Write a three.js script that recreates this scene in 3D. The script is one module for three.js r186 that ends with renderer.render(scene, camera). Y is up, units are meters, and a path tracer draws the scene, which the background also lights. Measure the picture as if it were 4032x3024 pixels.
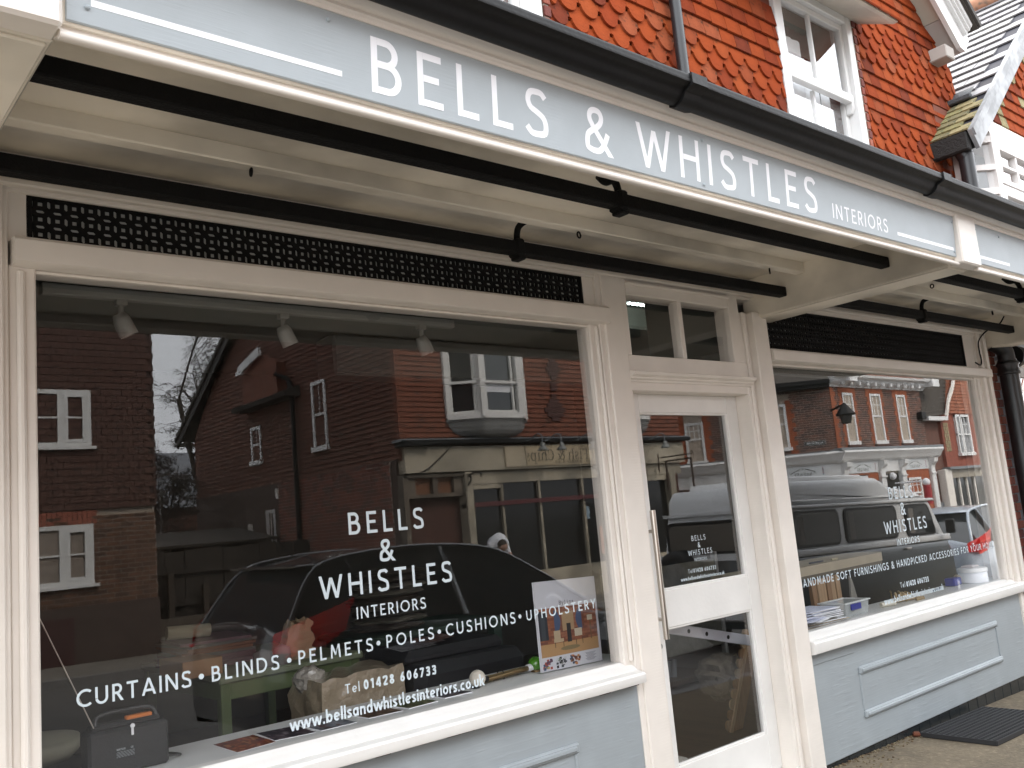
import * as THREE from 'three';
import { mergeGeometries, toCreasedNormals } from 'three/addons/utils/BufferGeometryUtils.js';
import { MarchingCubes } from 'three/addons/objects/MarchingCubes.js';

// ---------------------------------------------------------------- camera, sky, sun, exposure
const scene = new THREE.Scene();
const camera = new THREE.PerspectiveCamera(45.806, 4 / 3, 0.05, 900);
const YAW = 0.7153, PITCH = 0.1488, ROLL = -0.0915, EYE = new THREE.Vector3(-0.744, 1.6667, 3.2324);
{
  const f = new THREE.Vector3(Math.sin(YAW) * Math.cos(PITCH), Math.sin(PITCH), -Math.cos(YAW) * Math.cos(PITCH));
  const r0 = new THREE.Vector3().crossVectors(f, new THREE.Vector3(0, 1, 0)).normalize(), u0 = new THREE.Vector3().crossVectors(r0, f);
  const r = r0.clone().multiplyScalar(Math.cos(ROLL)).addScaledVector(u0, Math.sin(ROLL));
  const u = u0.clone().multiplyScalar(Math.cos(ROLL)).addScaledVector(r0, -Math.sin(ROLL));
  camera.matrixAutoUpdate = true;
  camera.quaternion.setFromRotationMatrix(new THREE.Matrix4().makeBasis(r, u, f.clone().negate()));
  camera.position.copy(EYE);
}
{ // overcast sky
  const w = 256, h = 128, d = new Float32Array(w * h * 4);
  for (let j = 0; j < h; j++) for (let i = 0; i < w; i++) {
    const el = Math.asin(Math.min(1, Math.max(-1, 2 * (j + 0.5) / h - 1))), az = (i / w) * Math.PI * 2;
    const e = Math.sin(Math.max(0, (j + 0.5) / h - 0.5) * Math.PI);
    const cl = 0.06 * Math.sin(az * 3 + 2.1 * e * 5) + 0.05 * Math.sin(az * 7 + 9 * e + 1) + 0.03 * Math.sin(az * 13 - 17 * e);
    const L = (1.0 + 0.12 * e) * (1 + cl), k = (j * w + i) * 4;
    if (j < h / 2) { d[k] = 0.12; d[k + 1] = 0.115; d[k + 2] = 0.105; } else { d[k] = L * 0.965; d[k + 1] = L * 0.995; d[k + 2] = L * 1.04; }
    d[k + 3] = 1;
  }
  const t = new THREE.DataTexture(d, w, h, THREE.RGBAFormat, THREE.FloatType);
  t.mapping = THREE.EquirectangularReflectionMapping; t.magFilter = THREE.LinearFilter; t.minFilter = THREE.LinearFilter; t.needsUpdate = true;
  scene.background = t; scene.environment = t;
}
const sun = new THREE.DirectionalLight(0xfff3e2, 1.4);
sun.position.set(9, 17, -17); sun.target.position.set(3, 1, 0); sun.castShadow = true; sun.shadow.radius = 40;
sun.shadow.camera.left = -40; sun.shadow.camera.right = 40; sun.shadow.camera.top = 30; sun.shadow.camera.bottom = -30; sun.shadow.camera.far = 90;
scene.add(sun, sun.target);
const renderer = new THREE.WebGLRenderer({ antialias: true });
renderer.toneMapping = THREE.LinearToneMapping;
renderer.toneMappingExposure = 4.2;
renderer.shadowMap.enabled = true;

// ---------------------------------------------------------------- helpers
let seed = 7;
const rnd = () => { seed = (seed * 1664525 + 1013904223) >>> 0; return seed / 4294967296; };
const rr = (a, b) => a + (b - a) * rnd();
const pick = (a) => a[Math.floor(rnd() * a.length)];
const V = (x, y, z) => new THREE.Vector3(x, y, z);
const names = new Map();
const numbered = (n) => { const k = names.get(n) || 0; names.set(n, k + 1); return k ? `${n}_${String(k).padStart(3, '0')}` : n; };
// ground: the street falls gently to the right
const SL = -0.0268, gy = (x) => 0.162 + SL * x;

function clean(g) { // non-indexed, position + normal + uv in metres (box projection)
  if (g.index) g = g.toNonIndexed();
  if (!g.attributes.normal) g.computeVertexNormals();
  for (const k of Object.keys(g.attributes)) if (!['position', 'normal', 'uv'].includes(k)) g.deleteAttribute(k);
  if (g.userData.keepUv) return g;
  const p = g.attributes.position, uv = new Float32Array(p.count * 2), a = V(), b = V(), c = V(), n = V();
  for (let i = 0; i < p.count; i += 3) {
    a.fromBufferAttribute(p, i); b.fromBufferAttribute(p, i + 1); c.fromBufferAttribute(p, i + 2);
    n.copy(b).sub(a).cross(c.clone().sub(a));
    const x = Math.abs(n.x), y = Math.abs(n.y), z = Math.abs(n.z);
    [a, b, c].forEach((q, k) => {
      const o = (i + k) * 2;
      if (z >= x && z >= y) { uv[o] = q.x; uv[o + 1] = q.y; } else if (x >= y) { uv[o] = q.z; uv[o + 1] = q.y; } else { uv[o] = q.x; uv[o + 1] = q.z; }
    });
  }
  g.setAttribute('uv', new THREE.BufferAttribute(uv, 2));
  return g;
}
const join = (gs) => { gs = (Array.isArray(gs) ? gs : [gs]).map(clean); return gs.length === 1 ? gs[0] : mergeGeometries(gs, false); };
const BASE = new WeakMap();
function thing(name, label, category, at = [0, 0, 0], group) {
  const o = new THREE.Group(); o.name = numbered(name); o.position.set(...at); o.userData = { label, category };
  if (group) o.userData.group = group;
  BASE.set(o, at); scene.add(o); return o;
}
function part(parent, name, gs, mat, label) { // geometry is given in world metres
  const g = join(gs), at = BASE.get(parent) || [0, 0, 0];
  g.translate(-at[0], -at[1], -at[2]);
  const m = new THREE.Mesh(g, mat); m.name = numbered(name); m.castShadow = m.receiveShadow = true;
  if (label) m.userData.label = label;
  BASE.set(m, at); parent.add(m); return m;
}
function single(name, gs, mat, label, category, at, group) {
  const g = join(gs); g.translate(-at[0], -at[1], -at[2]);
  const m = new THREE.Mesh(g, mat); m.name = numbered(name); m.position.set(...at); m.castShadow = m.receiveShadow = true;
  m.userData = { label, category }; if (group) m.userData.group = group;
  scene.add(m); return m;
}
function structure(name, gs, mat, label) {
  const m = new THREE.Mesh(join(gs), mat); m.name = numbered(name); m.userData = { kind: 'structure' }; if (label) m.userData.label = label;
  m.castShadow = m.receiveShadow = true; scene.add(m); return m;
}
function shared(parent, name, geo, mat, pos, rot) { // a repeated piece with shared geometry, placed in world metres
  const m = new THREE.Mesh(geo, mat), at = BASE.get(parent) || [0, 0, 0];
  m.name = numbered(name); m.position.set(pos[0] - at[0], pos[1] - at[1], pos[2] - at[2]); if (rot) m.rotation.set(...rot);
  m.castShadow = m.receiveShadow = true; parent.add(m); return m;
}
// box with chamfered edges
function bx(x0, x1, y0, y1, z0, z1, c = 0) {
  if (x0 > x1) [x0, x1] = [x1, x0]; if (y0 > y1) [y0, y1] = [y1, y0]; if (z0 > z1) [z0, z1] = [z1, z0];
  if (!c) { const g = new THREE.BoxGeometry(x1 - x0, y1 - y0, z1 - z0); g.translate((x0 + x1) / 2, (y0 + y1) / 2, (z0 + z1) / 2); return g; }
  c = Math.min(c, (x1 - x0) * 0.4, (y1 - y0) * 0.4, (z1 - z0) * 0.4);
  const X = [x0, x1], Y = [y0, y1], Z = [z0, z1], tri = [];
  const P = (i, j, k, ax) => [X[i] + (ax === 0 ? 0 : (i ? -c : c)), Y[j] + (ax === 1 ? 0 : (j ? -c : c)), Z[k] + (ax === 2 ? 0 : (k ? -c : c))];
  const ctr = V((x0 + x1) / 2, (y0 + y1) / 2, (z0 + z1) / 2);
  const face = (...q) => { // orient outward
    const a = V(...q[0]), n = V(...q[1]).sub(a).cross(V(...q[2]).sub(a)), m = q.reduce((s, t) => s.add(V(...t)), V()).multiplyScalar(1 / q.length).sub(ctr);
    if (n.dot(m) < 0) q.reverse();
    for (let i = 1; i + 1 < q.length; i++) tri.push(...q[0], ...q[i], ...q[i + 1]);
  };
  for (const i of [0, 1]) { face(P(i, 0, 0, 0), P(i, 1, 0, 0), P(i, 1, 1, 0), P(i, 0, 1, 0)); face(P(0, i, 0, 1), P(1, i, 0, 1), P(1, i, 1, 1), P(0, i, 1, 1)); face(P(0, 0, i, 2), P(1, 0, i, 2), P(1, 1, i, 2), P(0, 1, i, 2)); }
  for (const i of [0, 1]) for (const j of [0, 1]) {
    face(P(i, j, 0, 0), P(i, j, 1, 0), P(i, j, 1, 1), P(i, j, 0, 1)); face(P(i, 0, j, 0), P(i, 1, j, 0), P(i, 1, j, 2), P(i, 0, j, 2)); face(P(0, i, j, 1), P(1, i, j, 1), P(1, i, j, 2), P(0, i, j, 2));
    for (const k of [0, 1]) face(P(i, j, k, 0), P(i, j, k, 1), P(i, j, k, 2));
  }
  const g = new THREE.BufferGeometry(); g.setAttribute('position', new THREE.Float32BufferAttribute(tri, 3)); g.computeVertexNormals(); return g;
}
// profile extruded along an axis: 'x' takes [z,y] points, 'y' takes [x,z], 'z' takes [x,y]
function ext(pts, axis, a, b, crease = 0.5) {
  const map = axis === 'x' ? (p, t) => [t, p[1], p[0]] : axis === 'y' ? (p, t) => [p[0], t, p[1]] : (p, t) => [p[0], p[1], t];
  const tri = [], n = pts.length, put = (...q) => q.forEach((v) => tri.push(...v));
  let area = 0; for (let i = 0; i < n; i++) { const p = pts[i], q = pts[(i + 1) % n]; area += p[0] * q[1] - q[0] * p[1]; }
  let flip = area < 0; if (axis === 'x') flip = !flip; if (axis === 'y') flip = !flip;
  if (b < a) [a, b] = [b, a];
  const T = (u, v, w) => (flip ? put(u, w, v) : put(u, v, w));
  for (let i = 0; i < n; i++) { const p = pts[i], q = pts[(i + 1) % n], A = map(p, a), B = map(q, a), C = map(q, b), D = map(p, b); T(A, B, C); T(A, C, D); }
  const f = THREE.ShapeUtils.triangulateShape(pts.map((p) => new THREE.Vector2(p[0], p[1])), []);
  const ccw = area > 0;
  for (const [i, j, k] of f) { const q = ccw ? [i, j, k] : [i, k, j]; T(map(pts[q[0]], b), map(pts[q[1]], b), map(pts[q[2]], b)); T(map(pts[q[0]], a), map(pts[q[2]], a), map(pts[q[1]], a)); }
  let g = new THREE.BufferGeometry(); g.setAttribute('position', new THREE.Float32BufferAttribute(tri, 3)); g.computeVertexNormals();
  return crease ? toCreasedNormals(g, crease) : g;
}
function quad(a, b, c, d) { const g = new THREE.BufferGeometry(); g.setAttribute('position', new THREE.Float32BufferAttribute([...a, ...b, ...c, ...a, ...c, ...d], 3)); g.computeVertexNormals(); return g; }
function sheet(a, b, c, d, uvs = [0, 0, 1, 0, 1, 1, 0, 1]) { // quad with 0..1 uv (prints)
  const g = quad(a, b, c, d), [u0, v0, u1, v1, u2, v2, u3, v3] = uvs;
  g.setAttribute('uv', new THREE.Float32BufferAttribute([u0, v0, u1, v1, u2, v2, u0, v0, u2, v2, u3, v3], 2)); g.userData.keepUv = true; return g;
}
function bar(p, q, w, h = w, c = 0) { // square bar between two points
  const a = V(...p), b = V(...q), L = a.distanceTo(b), g = bx(-w / 2, w / 2, -h / 2, h / 2, 0, L, c);
  g.applyMatrix4(new THREE.Matrix4().lookAt(b, a, Math.abs(b.y - a.y) / L > 0.95 ? V(1, 0, 0) : V(0, 1, 0)).setPosition(a)); return g;
}
function cyl(p, q, r0, r1 = r0, n = 14) {
  const a = V(...p), b = V(...q), L = a.distanceTo(b), g = new THREE.CylinderGeometry(r1, r0, L, n);
  g.translate(0, L / 2, 0); g.applyQuaternion(new THREE.Quaternion().setFromUnitVectors(V(0, 1, 0), b.sub(a).normalize())); g.translate(...p); return g;
}
const tube = (pts, r, n = 40, k = 8, closed = false) => new THREE.TubeGeometry(new THREE.CatmullRomCurve3(pts.map((p) => V(...p)), closed), n, r, k, closed);
const ball = (x, y, z, r, sy = 1) => { const g = new THREE.SphereGeometry(r, 20, 14); g.scale(1, sy, 1); g.translate(x, y, z); return g; };
const lathe = (pts, x, y, z, n = 24) => { const g = new THREE.LatheGeometry(pts.map((p) => new THREE.Vector2(p[0], p[1])), n); g.translate(x, y, z); return g; };
const around = (g, ax, ang, at) => { g.translate(-at[0], -at[1], -at[2]); g[ax === 'x' ? 'rotateX' : ax === 'y' ? 'rotateY' : 'rotateZ'](ang); g.translate(...at); return g; };

// ---------------------------------------------------------------- textures and materials
const NS = 256;
function lattice(s) { const a = new Float32Array(256 * 256); let q = s * 7919 + 13; for (let i = 0; i < a.length; i++) { q = (q * 1664525 + 1013904223) >>> 0; a[i] = q / 4294967296; } return a; }
const LAT = lattice(3);
function vnoise(x, y, per) {
  const xi = Math.floor(x), yi = Math.floor(y), fx = x - xi, fy = y - yi, sx = fx * fx * (3 - 2 * fx), sy = fy * fy * (3 - 2 * fy);
  const L = (i, j) => LAT[(((j % per) + per) % per) * 256 + (((i % per) + per) % per)];
  const a = L(xi, yi), b = L(xi + 1, yi), c = L(xi, yi + 1), d = L(xi + 1, yi + 1);
  return a + (b - a) * sx + (c - a) * sy + (a - b - c + d) * sx * sy;
}
function fbm(u, v, f, oct, fy = f) { let s = 0, a = 0.5, t = 0; for (let o = 0; o < oct; o++) { s += a * vnoise(u * f + o * 17.3 * 0, v * fy, Math.max(f, 1)); t += a; f *= 2; fy *= 2; a *= 0.5; } return s / t; }
function tex(fn, size = NS, rx = 1, ry = rx, srgb = false) { // fn(u,v) -> grey or [r,g,b] in 0..1
  const d = new Uint8Array(size * size * 4);
  for (let j = 0; j < size; j++) for (let i = 0; i < size; i++) {
    const c = fn(i / size, j / size), k = (j * size + i) * 4;
    for (let m = 0; m < 3; m++) d[k + m] = Math.max(0, Math.min(255, 255 * (typeof c === 'number' ? c : c[m])));
    d[k + 3] = 255;
  }
  const t = new THREE.DataTexture(d, size, size); t.wrapS = t.wrapT = THREE.RepeatWrapping; t.magFilter = THREE.LinearFilter; t.minFilter = THREE.LinearMipmapLinearFilter; t.generateMipmaps = true;
  t.repeat.set(rx, ry); if (srgb) t.colorSpace = THREE.SRGBColorSpace; t.needsUpdate = true; return t;
}
const rep = (t, x, y = x) => { const c = t.clone(); c.repeat.set(x, y); c.needsUpdate = true; return c; };
const T = {
  blotch: tex((u, v) => 0.62 + 0.38 * fbm(u, v, 6, 5)),
  mild: tex((u, v) => 0.86 + 0.14 * fbm(u, v, 5, 5)),
  fine: tex((u, v) => fbm(u, v, 16, 5)),
  grain: tex((u, v) => 0.5 * fbm(u, v, 3, 6, 40) + 0.5 * fbm(u, v, 4, 4)),
  wood: tex((u, v) => { const w = fbm(u, v, 30, 4, 2); return 0.6 + 0.4 * w; }),
  clay: tex((u, v) => { const a = fbm(u, v, 4, 5), b = fbm(u + 0.37, v + 0.11, 9, 5), s = b > 0.6 ? (b - 0.6) * 3 : 0; return [Math.min(1, 0.72 + 0.4 * a - 0.75 * s), Math.min(1, 0.7 + 0.4 * a - 0.5 * s), Math.min(1, 0.72 + 0.36 * a - 0.3 * s)]; }),
  grit: tex((u, v) => { const a = fbm(u, v, 5, 4), b = fbm(u, v, 64, 3); return 0.5 + 0.35 * a + 0.35 * (b - 0.5) + (b > 0.73 ? 0.25 : 0); }),
  stain: tex((u, v) => { const a = fbm(u, v, 4, 6); return 0.55 + 0.45 * Math.min(1, Math.max(0, (a - 0.3) * 2.6)); }),
  strokes: tex((u, v) => { const s = fbm(u, v, 4, 5, 70), m = fbm(u, v, 6, 4, 24); return 0.5 + 0.35 * (s - 0.5) + (m > 0.66 ? (m - 0.66) * 1.6 : 0); }),
};
const M = {};
function mk(name, rgb, rough = 0.7, o = {}) {
  const { map, rx = 1, ry = rx, bump, bs = 0.001, brx = rx, bry = brx, physical, ...rest } = o;
  const m = new (physical ? THREE.MeshPhysicalMaterial : THREE.MeshStandardMaterial)({ roughness: rough, ...rest });
  m.color.setRGB(...rgb); if (map) m.map = rep(map, rx, ry); if (bump) { m.bumpMap = rep(bump, brx, bry); m.bumpScale = bs; }
  m.name = name; M[name] = m; return m;
}
mk('cream', [0.81, 0.755, 0.69], 0.42, { map: T.mild, rx: 1.3, bump: T.grain, bs: 0.0012, brx: 2.5 });
mk('soffit', [0.80, 0.74, 0.635], 0.6, { map: T.stain, rx: 0.5, bump: T.grain, bs: 0.0012, brx: 2 });
mk('white', [0.81, 0.795, 0.765], 0.38, { map: T.mild, rx: 1.1, bump: T.fine, bs: 0.0006, brx: 4 });
mk('upvc', [0.70, 0.70, 0.69], 0.3);
mk('board_blue', [0.41, 0.455, 0.48], 0.5, { map: T.mild, rx: 2, bump: T.strokes, bs: 0.0008, brx: 2.5, bry: 5 });
mk('riser_blue', [0.33, 0.365, 0.385], 0.36, { map: T.mild, rx: 1.5, bump: T.strokes, bs: 0.003, brx: 1.1, bry: 1.6 });
mk('letter', [0.86, 0.87, 0.90], 0.5);
mk('vinyl', [0.58, 0.66, 0.70], 0.6);
mk('black_iron', [0.007, 0.007, 0.007], 0.75, { physical: true, specularIntensity: 0.35, bump: T.fine, bs: 0.0025, brx: 9 });
mk('gutter_black', [0.007, 0.007, 0.0075], 0.5, { physical: true, specularIntensity: 0.5, map: T.blotch, rx: 2, bump: T.fine, bs: 0.0006, brx: 5 });
mk('pipe_black', [0.02, 0.022, 0.025], 0.35, { map: T.blotch, rx: 1.5 });
mk('lead', [0.23, 0.25, 0.27], 0.5, { map: T.blotch, rx: 2, bump: T.fine, bs: 0.004, brx: 4 });
mk('rivet', [0.36, 0.41, 0.44], 0.35);
mk('steel', [0.62, 0.58, 0.53], 0.28, { metalness: 1 });
mk('screw_grey', [0.35, 0.35, 0.35], 0.4, { metalness: 0.6 });
const TILE = [[0.40, 0.082, 0.024], [0.43, 0.094, 0.027], [0.36, 0.07, 0.022], [0.45, 0.108, 0.033], [0.31, 0.064, 0.024], [0.38, 0.10, 0.042], [0.24, 0.058, 0.03], [0.42, 0.125, 0.058]]
  .map((c, i) => mk('clay_' + i, [c[0] * 0.66, c[1] * 0.58, c[2] * 0.52], 0.95, { physical: true, specularIntensity: 0.25, map: T.clay, rx: 2.1 + i * 0.35, ry: 2.6 + i * 0.2, bump: T.fine, bs: 0.002, brx: 6 }));
TILE.weights = [0, 0, 0, 1, 1, 1, 2, 2, 3, 3, 4, 4, 5, 6, 7];
mk('tile_bed', [0.16, 0.05, 0.03], 0.9);
const MOSS = [[0.25, 0.23, 0.10], [0.30, 0.26, 0.13], [0.20, 0.18, 0.09]].map((c, i) => mk('moss_' + i, c, 0.95, { map: T.clay, rx: 5, bump: T.fine, bs: 0.006, brx: 7 }));
const SLATE = [[0.24, 0.23, 0.235], [0.26, 0.25, 0.25], [0.22, 0.21, 0.22], [0.28, 0.27, 0.265]].map((c, i) => mk('slate_' + i, c, 0.5, { map: T.mild, rx: 2 + i }));
mk('slate_bed', [0.03, 0.03, 0.04], 0.9);
mk('mortar', [0.32, 0.27, 0.23], 0.95, { map: T.blotch, rx: 3, bump: T.fine, bs: 0.002, brx: 8 });
mk('mortar_dark', [0.40, 0.34, 0.28], 0.95);
const BRK = [[0.22, 0.055, 0.035], [0.28, 0.08, 0.05], [0.16, 0.045, 0.035], [0.33, 0.11, 0.07]].map((c, i) => mk('brick_' + i, c, 0.9, { map: T.clay, rx: 3, bump: T.fine, bs: 0.003, brx: 9 }));
const BRKD = [[0.11, 0.055, 0.045], [0.16, 0.075, 0.055], [0.075, 0.045, 0.042], [0.20, 0.085, 0.06]].map((c, i) => mk('dark_brick_' + i, c, 0.9, { map: T.clay, rx: 3 }));
const BRKO = [[0.36, 0.10, 0.04], [0.42, 0.13, 0.06]].map((c, i) => mk('orange_brick_' + i, c, 0.9, { map: T.clay, rx: 3 }));
const TILED = [[0.075, 0.042, 0.034], [0.10, 0.05, 0.038], [0.055, 0.036, 0.032]].map((c, i) => mk('brown_tile_' + i, c, 0.9, { map: T.clay, rx: 3 }));
mk('tile_red', [0.215, 0.075, 0.042], 0.85, { map: T.clay, rx: 1.4, bump: T.fine, bs: 0.004, brx: 4 });
mk('tile_red_dark', [0.15, 0.06, 0.038], 0.88, { map: T.clay, rx: 1.1, bump: T.fine, bs: 0.004, brx: 4 });
mk('tile_orange', [0.33, 0.115, 0.06], 0.85, { map: T.clay, rx: 1.6 });
mk('roof_dark', [0.07, 0.06, 0.05], 0.85, { map: T.blotch, rx: 2 });
mk('glass', [1, 1, 1], 0.0, { physical: true, transmission: 1, thickness: 0, ior: 1.5 });
mk('glass_up', [1, 1, 1], 0.0, { physical: true, transmission: 1, thickness: 0, ior: 1.75 });
mk('dark_glass', [0.022, 0.026, 0.028], 0.04, { physical: true, ior: 1.9 });
mk('asphalt', [0.17, 0.162, 0.15], 0.92, { map: T.grit, rx: 0.9, bump: T.grit, bs: 0.006, brx: 1.5 });
mk('pavement', [0.225, 0.18, 0.12], 0.93, { map: T.grit, rx: 0.8, bump: T.grit, bs: 0.008, brx: 1.7 });
mk('pave_far', [0.26, 0.235, 0.2], 0.9, { map: T.grit, rx: 0.6 });
mk('kerb', [0.27, 0.26, 0.25], 0.9, { map: T.grit, rx: 1.1 });
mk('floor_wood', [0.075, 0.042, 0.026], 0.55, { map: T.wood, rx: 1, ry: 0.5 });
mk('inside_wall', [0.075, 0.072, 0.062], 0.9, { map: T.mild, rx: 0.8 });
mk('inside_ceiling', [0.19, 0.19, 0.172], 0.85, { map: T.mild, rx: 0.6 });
mk('inside_trim', [0.26, 0.26, 0.24], 0.6);
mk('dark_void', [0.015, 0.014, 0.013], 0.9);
mk('shelf_white', [0.66, 0.67, 0.66], 0.35, { map: T.mild, rx: 1.2 });
mk('paper', [0.78, 0.79, 0.82], 0.8);
mk('wood_pale', [0.40, 0.26, 0.14], 0.65, { map: T.wood, rx: 3, ry: 0.7 });
mk('wood_mid', [0.27, 0.15, 0.07], 0.65, { map: T.wood, rx: 4, ry: 0.7 });
mk('plant_green', [0.13, 0.19, 0.055], 0.55);
// ---------------------------------------------------------------- lettering: a geometric sans drawn as strokes of even width
const arc = (cx, cy, rx, ry, a0, a1, n = 18) => { const r = []; for (let i = 0; i <= n; i++) { const a = (a0 + (a1 - a0) * i / n) * Math.PI / 180; r.push([cx + rx * Math.cos(a), cy + ry * Math.sin(a)]); } return r; };
const curve = (pts, n = 40) => new THREE.CatmullRomCurve3(pts.map((p) => V(p[0], p[1], 0)), false, 'centripetal').getPoints(n).map((p) => [p.x, p.y]);
function glyph(ch, t) { // [advance, strokes]; cap height 1
  const a = t / 2, b = 1 - a, bowl = (y0, y1, x, w) => { const r = (y1 - y0) / 2; return [[x, y1], [w - a - r * 0.95, y1], ...arc(w - a - r * 0.95, y0 + r, r * 0.95, r, 90, -90), [x, y0]]; };
  const xh = 0.68, xm = xh - a;
  switch (ch) {
    case 'A': return [0.80, [[[0.05, 0], [0.40, 1]], [[0.75, 0], [0.40, 1]], [[0.17, 0.29], [0.63, 0.29]]]];
    case 'B': return [0.62, [[[a, 0], [a, 1]], bowl(0.53, b, t, 0.55), bowl(a, 0.53, t, 0.61)]];
    case 'C': return [0.80, [arc(0.5, 0.5, 0.5 - a, 0.5 - a, 48, 312, 40)]];
    case 'D': return [0.78, [[[a, 0], [a, 1]], [[t, b], [0.30, b], ...arc(0.30, 0.5, 0.47 - a, 0.5 - a, 90, -90, 26), [t, a]]]];
    case 'E': return [0.54, [[[a, 0], [a, 1]], [[t, b], [0.53, b]], [[t, 0.52], [0.47, 0.52]], [[t, a], [0.55, a]]]];
    case 'F': return [0.51, [[[a, 0], [a, 1]], [[t, b], [0.52, b]], [[t, 0.50], [0.46, 0.50]]]];
    case 'G': return [0.86, [[...arc(0.5, 0.5, 0.5 - a, 0.5 - a, 46, 330, 40), [0.86 - a, 0.46]], [[0.52, 0.46], [0.86, 0.46]]]];
    case 'H': return [0.72, [[[a, 0], [a, 1]], [[0.72 - a, 0], [0.72 - a, 1]], [[t, 0.52], [0.72 - t, 0.52]]]];
    case 'I': return [t, [[[a, 0], [a, 1]]]];
    case 'K': return [0.64, [[[a, 0], [a, 1]], [[0.58, 1], [t, 0.46]], [[0.26, 0.60], [0.62, 0]]]];
    case 'L': return [0.50, [[[a, 0], [a, 1]], [[t, a], [0.50, a]]]];
    case 'M': return [0.92, [[[0.04 + a, 0], [0.1 + a, 1]], [[0.1 + a, 1], [0.46, 0.22], [0.82 - a, 1]], [[0.82 - a, 1], [0.88 - a, 0]]]];
    case 'N': return [0.76, [[[a, 0], [a, 1]], [[0.76 - a, 0], [0.76 - a, 1]], [[a, 1], [0.76 - a, 0]]]];
    case 'O': return [0.98, [arc(0.49, 0.5, 0.49 - a, 0.5 - a, 0, 360, 48)]];
    case 'P': return [0.57, [[[a, 0], [a, 1]], bowl(0.44, b, t, 0.57)]];
    case 'R': return [0.60, [[[a, 0], [a, 1]], bowl(0.47, b, t, 0.56), [[0.28, 0.47], [0.56, 0]]]];
    case 'S': return [0.60, [curve([[0.54, 0.83], [0.44, 0.925], [0.31, b], [0.15, 0.90], [a + 0.02, 0.75], [0.14, 0.60], [0.31, 0.52], [0.48, 0.42], [0.60 - a, 0.26], [0.50, 0.11], [0.31, a], [0.15, 0.075], [0.03, 0.19]])]];
    case 'T': return [0.66, [[[0.33, 0], [0.33, 1 - t]], [[0, b], [0.66, b]]]];
    case 'U': return [0.72, [[[a, 1], [a, 0.36], ...arc(0.36, 0.36, 0.36 - a, 0.36 - a, 180, 360, 24), [0.72 - a, 1]]]];
    case 'W': return [1.10, [[[0.03, 1], [0.29, 0]], [[0.29, 0], [0.55, 0.9]], [[0.55, 0.9], [0.81, 0]], [[0.81, 0], [1.07, 1]]]];
    case 'Y': return [0.68, [[[0.34, 0], [0.34, 0.46]], [[0.03, 1], [0.34, 0.44]], [[0.65, 1], [0.34, 0.44]]]];
    case '&': return [0.76, [[[0.75, 0.0], [0.22, 0.62]], curve([[0.24, 0.60], [0.165, 0.72], [0.165, 0.83], [0.23, 0.91], [0.34, b], [0.45, 0.91], [0.505, 0.81], [0.475, 0.69], [0.38, 0.59], [0.22, 0.49], [0.10, 0.39], [a, 0.26], [0.08, 0.12], [0.17, 0.08], [0.28, a], [0.42, 0.09], [0.54, 0.21], [0.61, 0.33], [0.68, 0.48]], 80)]];
    case '0': return [0.60, [arc(0.30, 0.5, 0.30 - a, 0.5 - a, 0, 360, 40)]];
    case '1': return [0.36, [[[0.26, 0], [0.26, 1]], [[0.02, 0.80], [0.26, 0.95]]]];
    case '2': return [0.56, [curve([[a, 0.72], [0.09, 0.88], [0.27, b], [0.45, 0.88], [0.47, 0.68], [0.35, 0.46], [0.10, a * 1.2]]), [[0.05, a], [0.55, a]]]];
    case '3': return [0.55, [curve([[0.06, 0.85], [0.26, b], [0.44, 0.86], [0.44, 0.66], [0.24, 0.54], [0.45, 0.44], [0.50 - a * 0.4, 0.26], [0.40, 0.09], [0.24, a], [0.04, 0.13]])]];
    case '4': return [0.62, [[[0.46, 0], [0.46, 1]], [[0.42, 0.97], [0.05, 0.26]], [[0.03, 0.27], [0.60, 0.27]]]];
    case '6': return [0.58, [arc(0.29, 0.31, 0.29 - a, 0.31 - a, 0, 360, 32), [[0.40, 1], [0.075, 0.42]]]];
    case '7': return [0.54, [[[0.02, b], [0.52, b]], [[0.50, 0.96], [0.16, 0]]]];
    case '8': return [0.58, [arc(0.29, 0.28, 0.29 - a, 0.28 - a, 0, 360, 30), arc(0.29, 0.76, 0.24 - a, 0.24 - a, 0, 360, 26)]];
    case 'a': return [0.56, [arc(0.27, 0.34, 0.27 - a, 0.34 - a, 0, 360, 28), [[0.54 - a, 0], [0.54 - a, xh]]]];
    case 'b': return [0.58, [arc(0.31, 0.34, 0.27 - a, 0.34 - a, 0, 360, 28), [[a, 0], [a, 1.05]]]];
    case 'c': return [0.48, [arc(0.29, 0.34, 0.29 - a, 0.34 - a, 50, 310, 26)]];
    case 'd': return [0.58, [arc(0.27, 0.34, 0.27 - a, 0.34 - a, 0, 360, 28), [[0.56 - a, 0], [0.56 - a, 1.05]]]];
    case 'e': return [0.56, [[[t, 0.33], [0.56 - t, 0.33]], arc(0.28, 0.34, 0.28 - a, 0.34 - a, 0, 315, 30)]];
    case 'h': return [0.52, [[[a, 0], [a, 1.05]], [[t * 0.9, 0.42], ...arc(0.27, 0.43, 0.25 - a, xm - 0.43, 160, 0, 16), [0.52 - a, 0]]]];
    case 'i': return [t, [[[a, 0], [a, xh]], [[a, 0.80], [a, 0.80 + t]]]];
    case 'k': return [0.50, [[[a, 0], [a, 1.05]], [[0.46, xh], [t, 0.30]], [[0.22, 0.42], [0.48, 0]]]];
    case 'l': return [t, [[[a, 0], [a, 1.05]]]];
    case 'n': return [0.52, [[[a, 0], [a, xh]], [[t * 0.9, 0.42], ...arc(0.27, 0.43, 0.25 - a, xm - 0.43, 160, 0, 16), [0.52 - a, 0]]]];
    case 'o': return [0.58, [arc(0.29, 0.34, 0.29 - a, 0.34 - a, 0, 360, 30)]];
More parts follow.
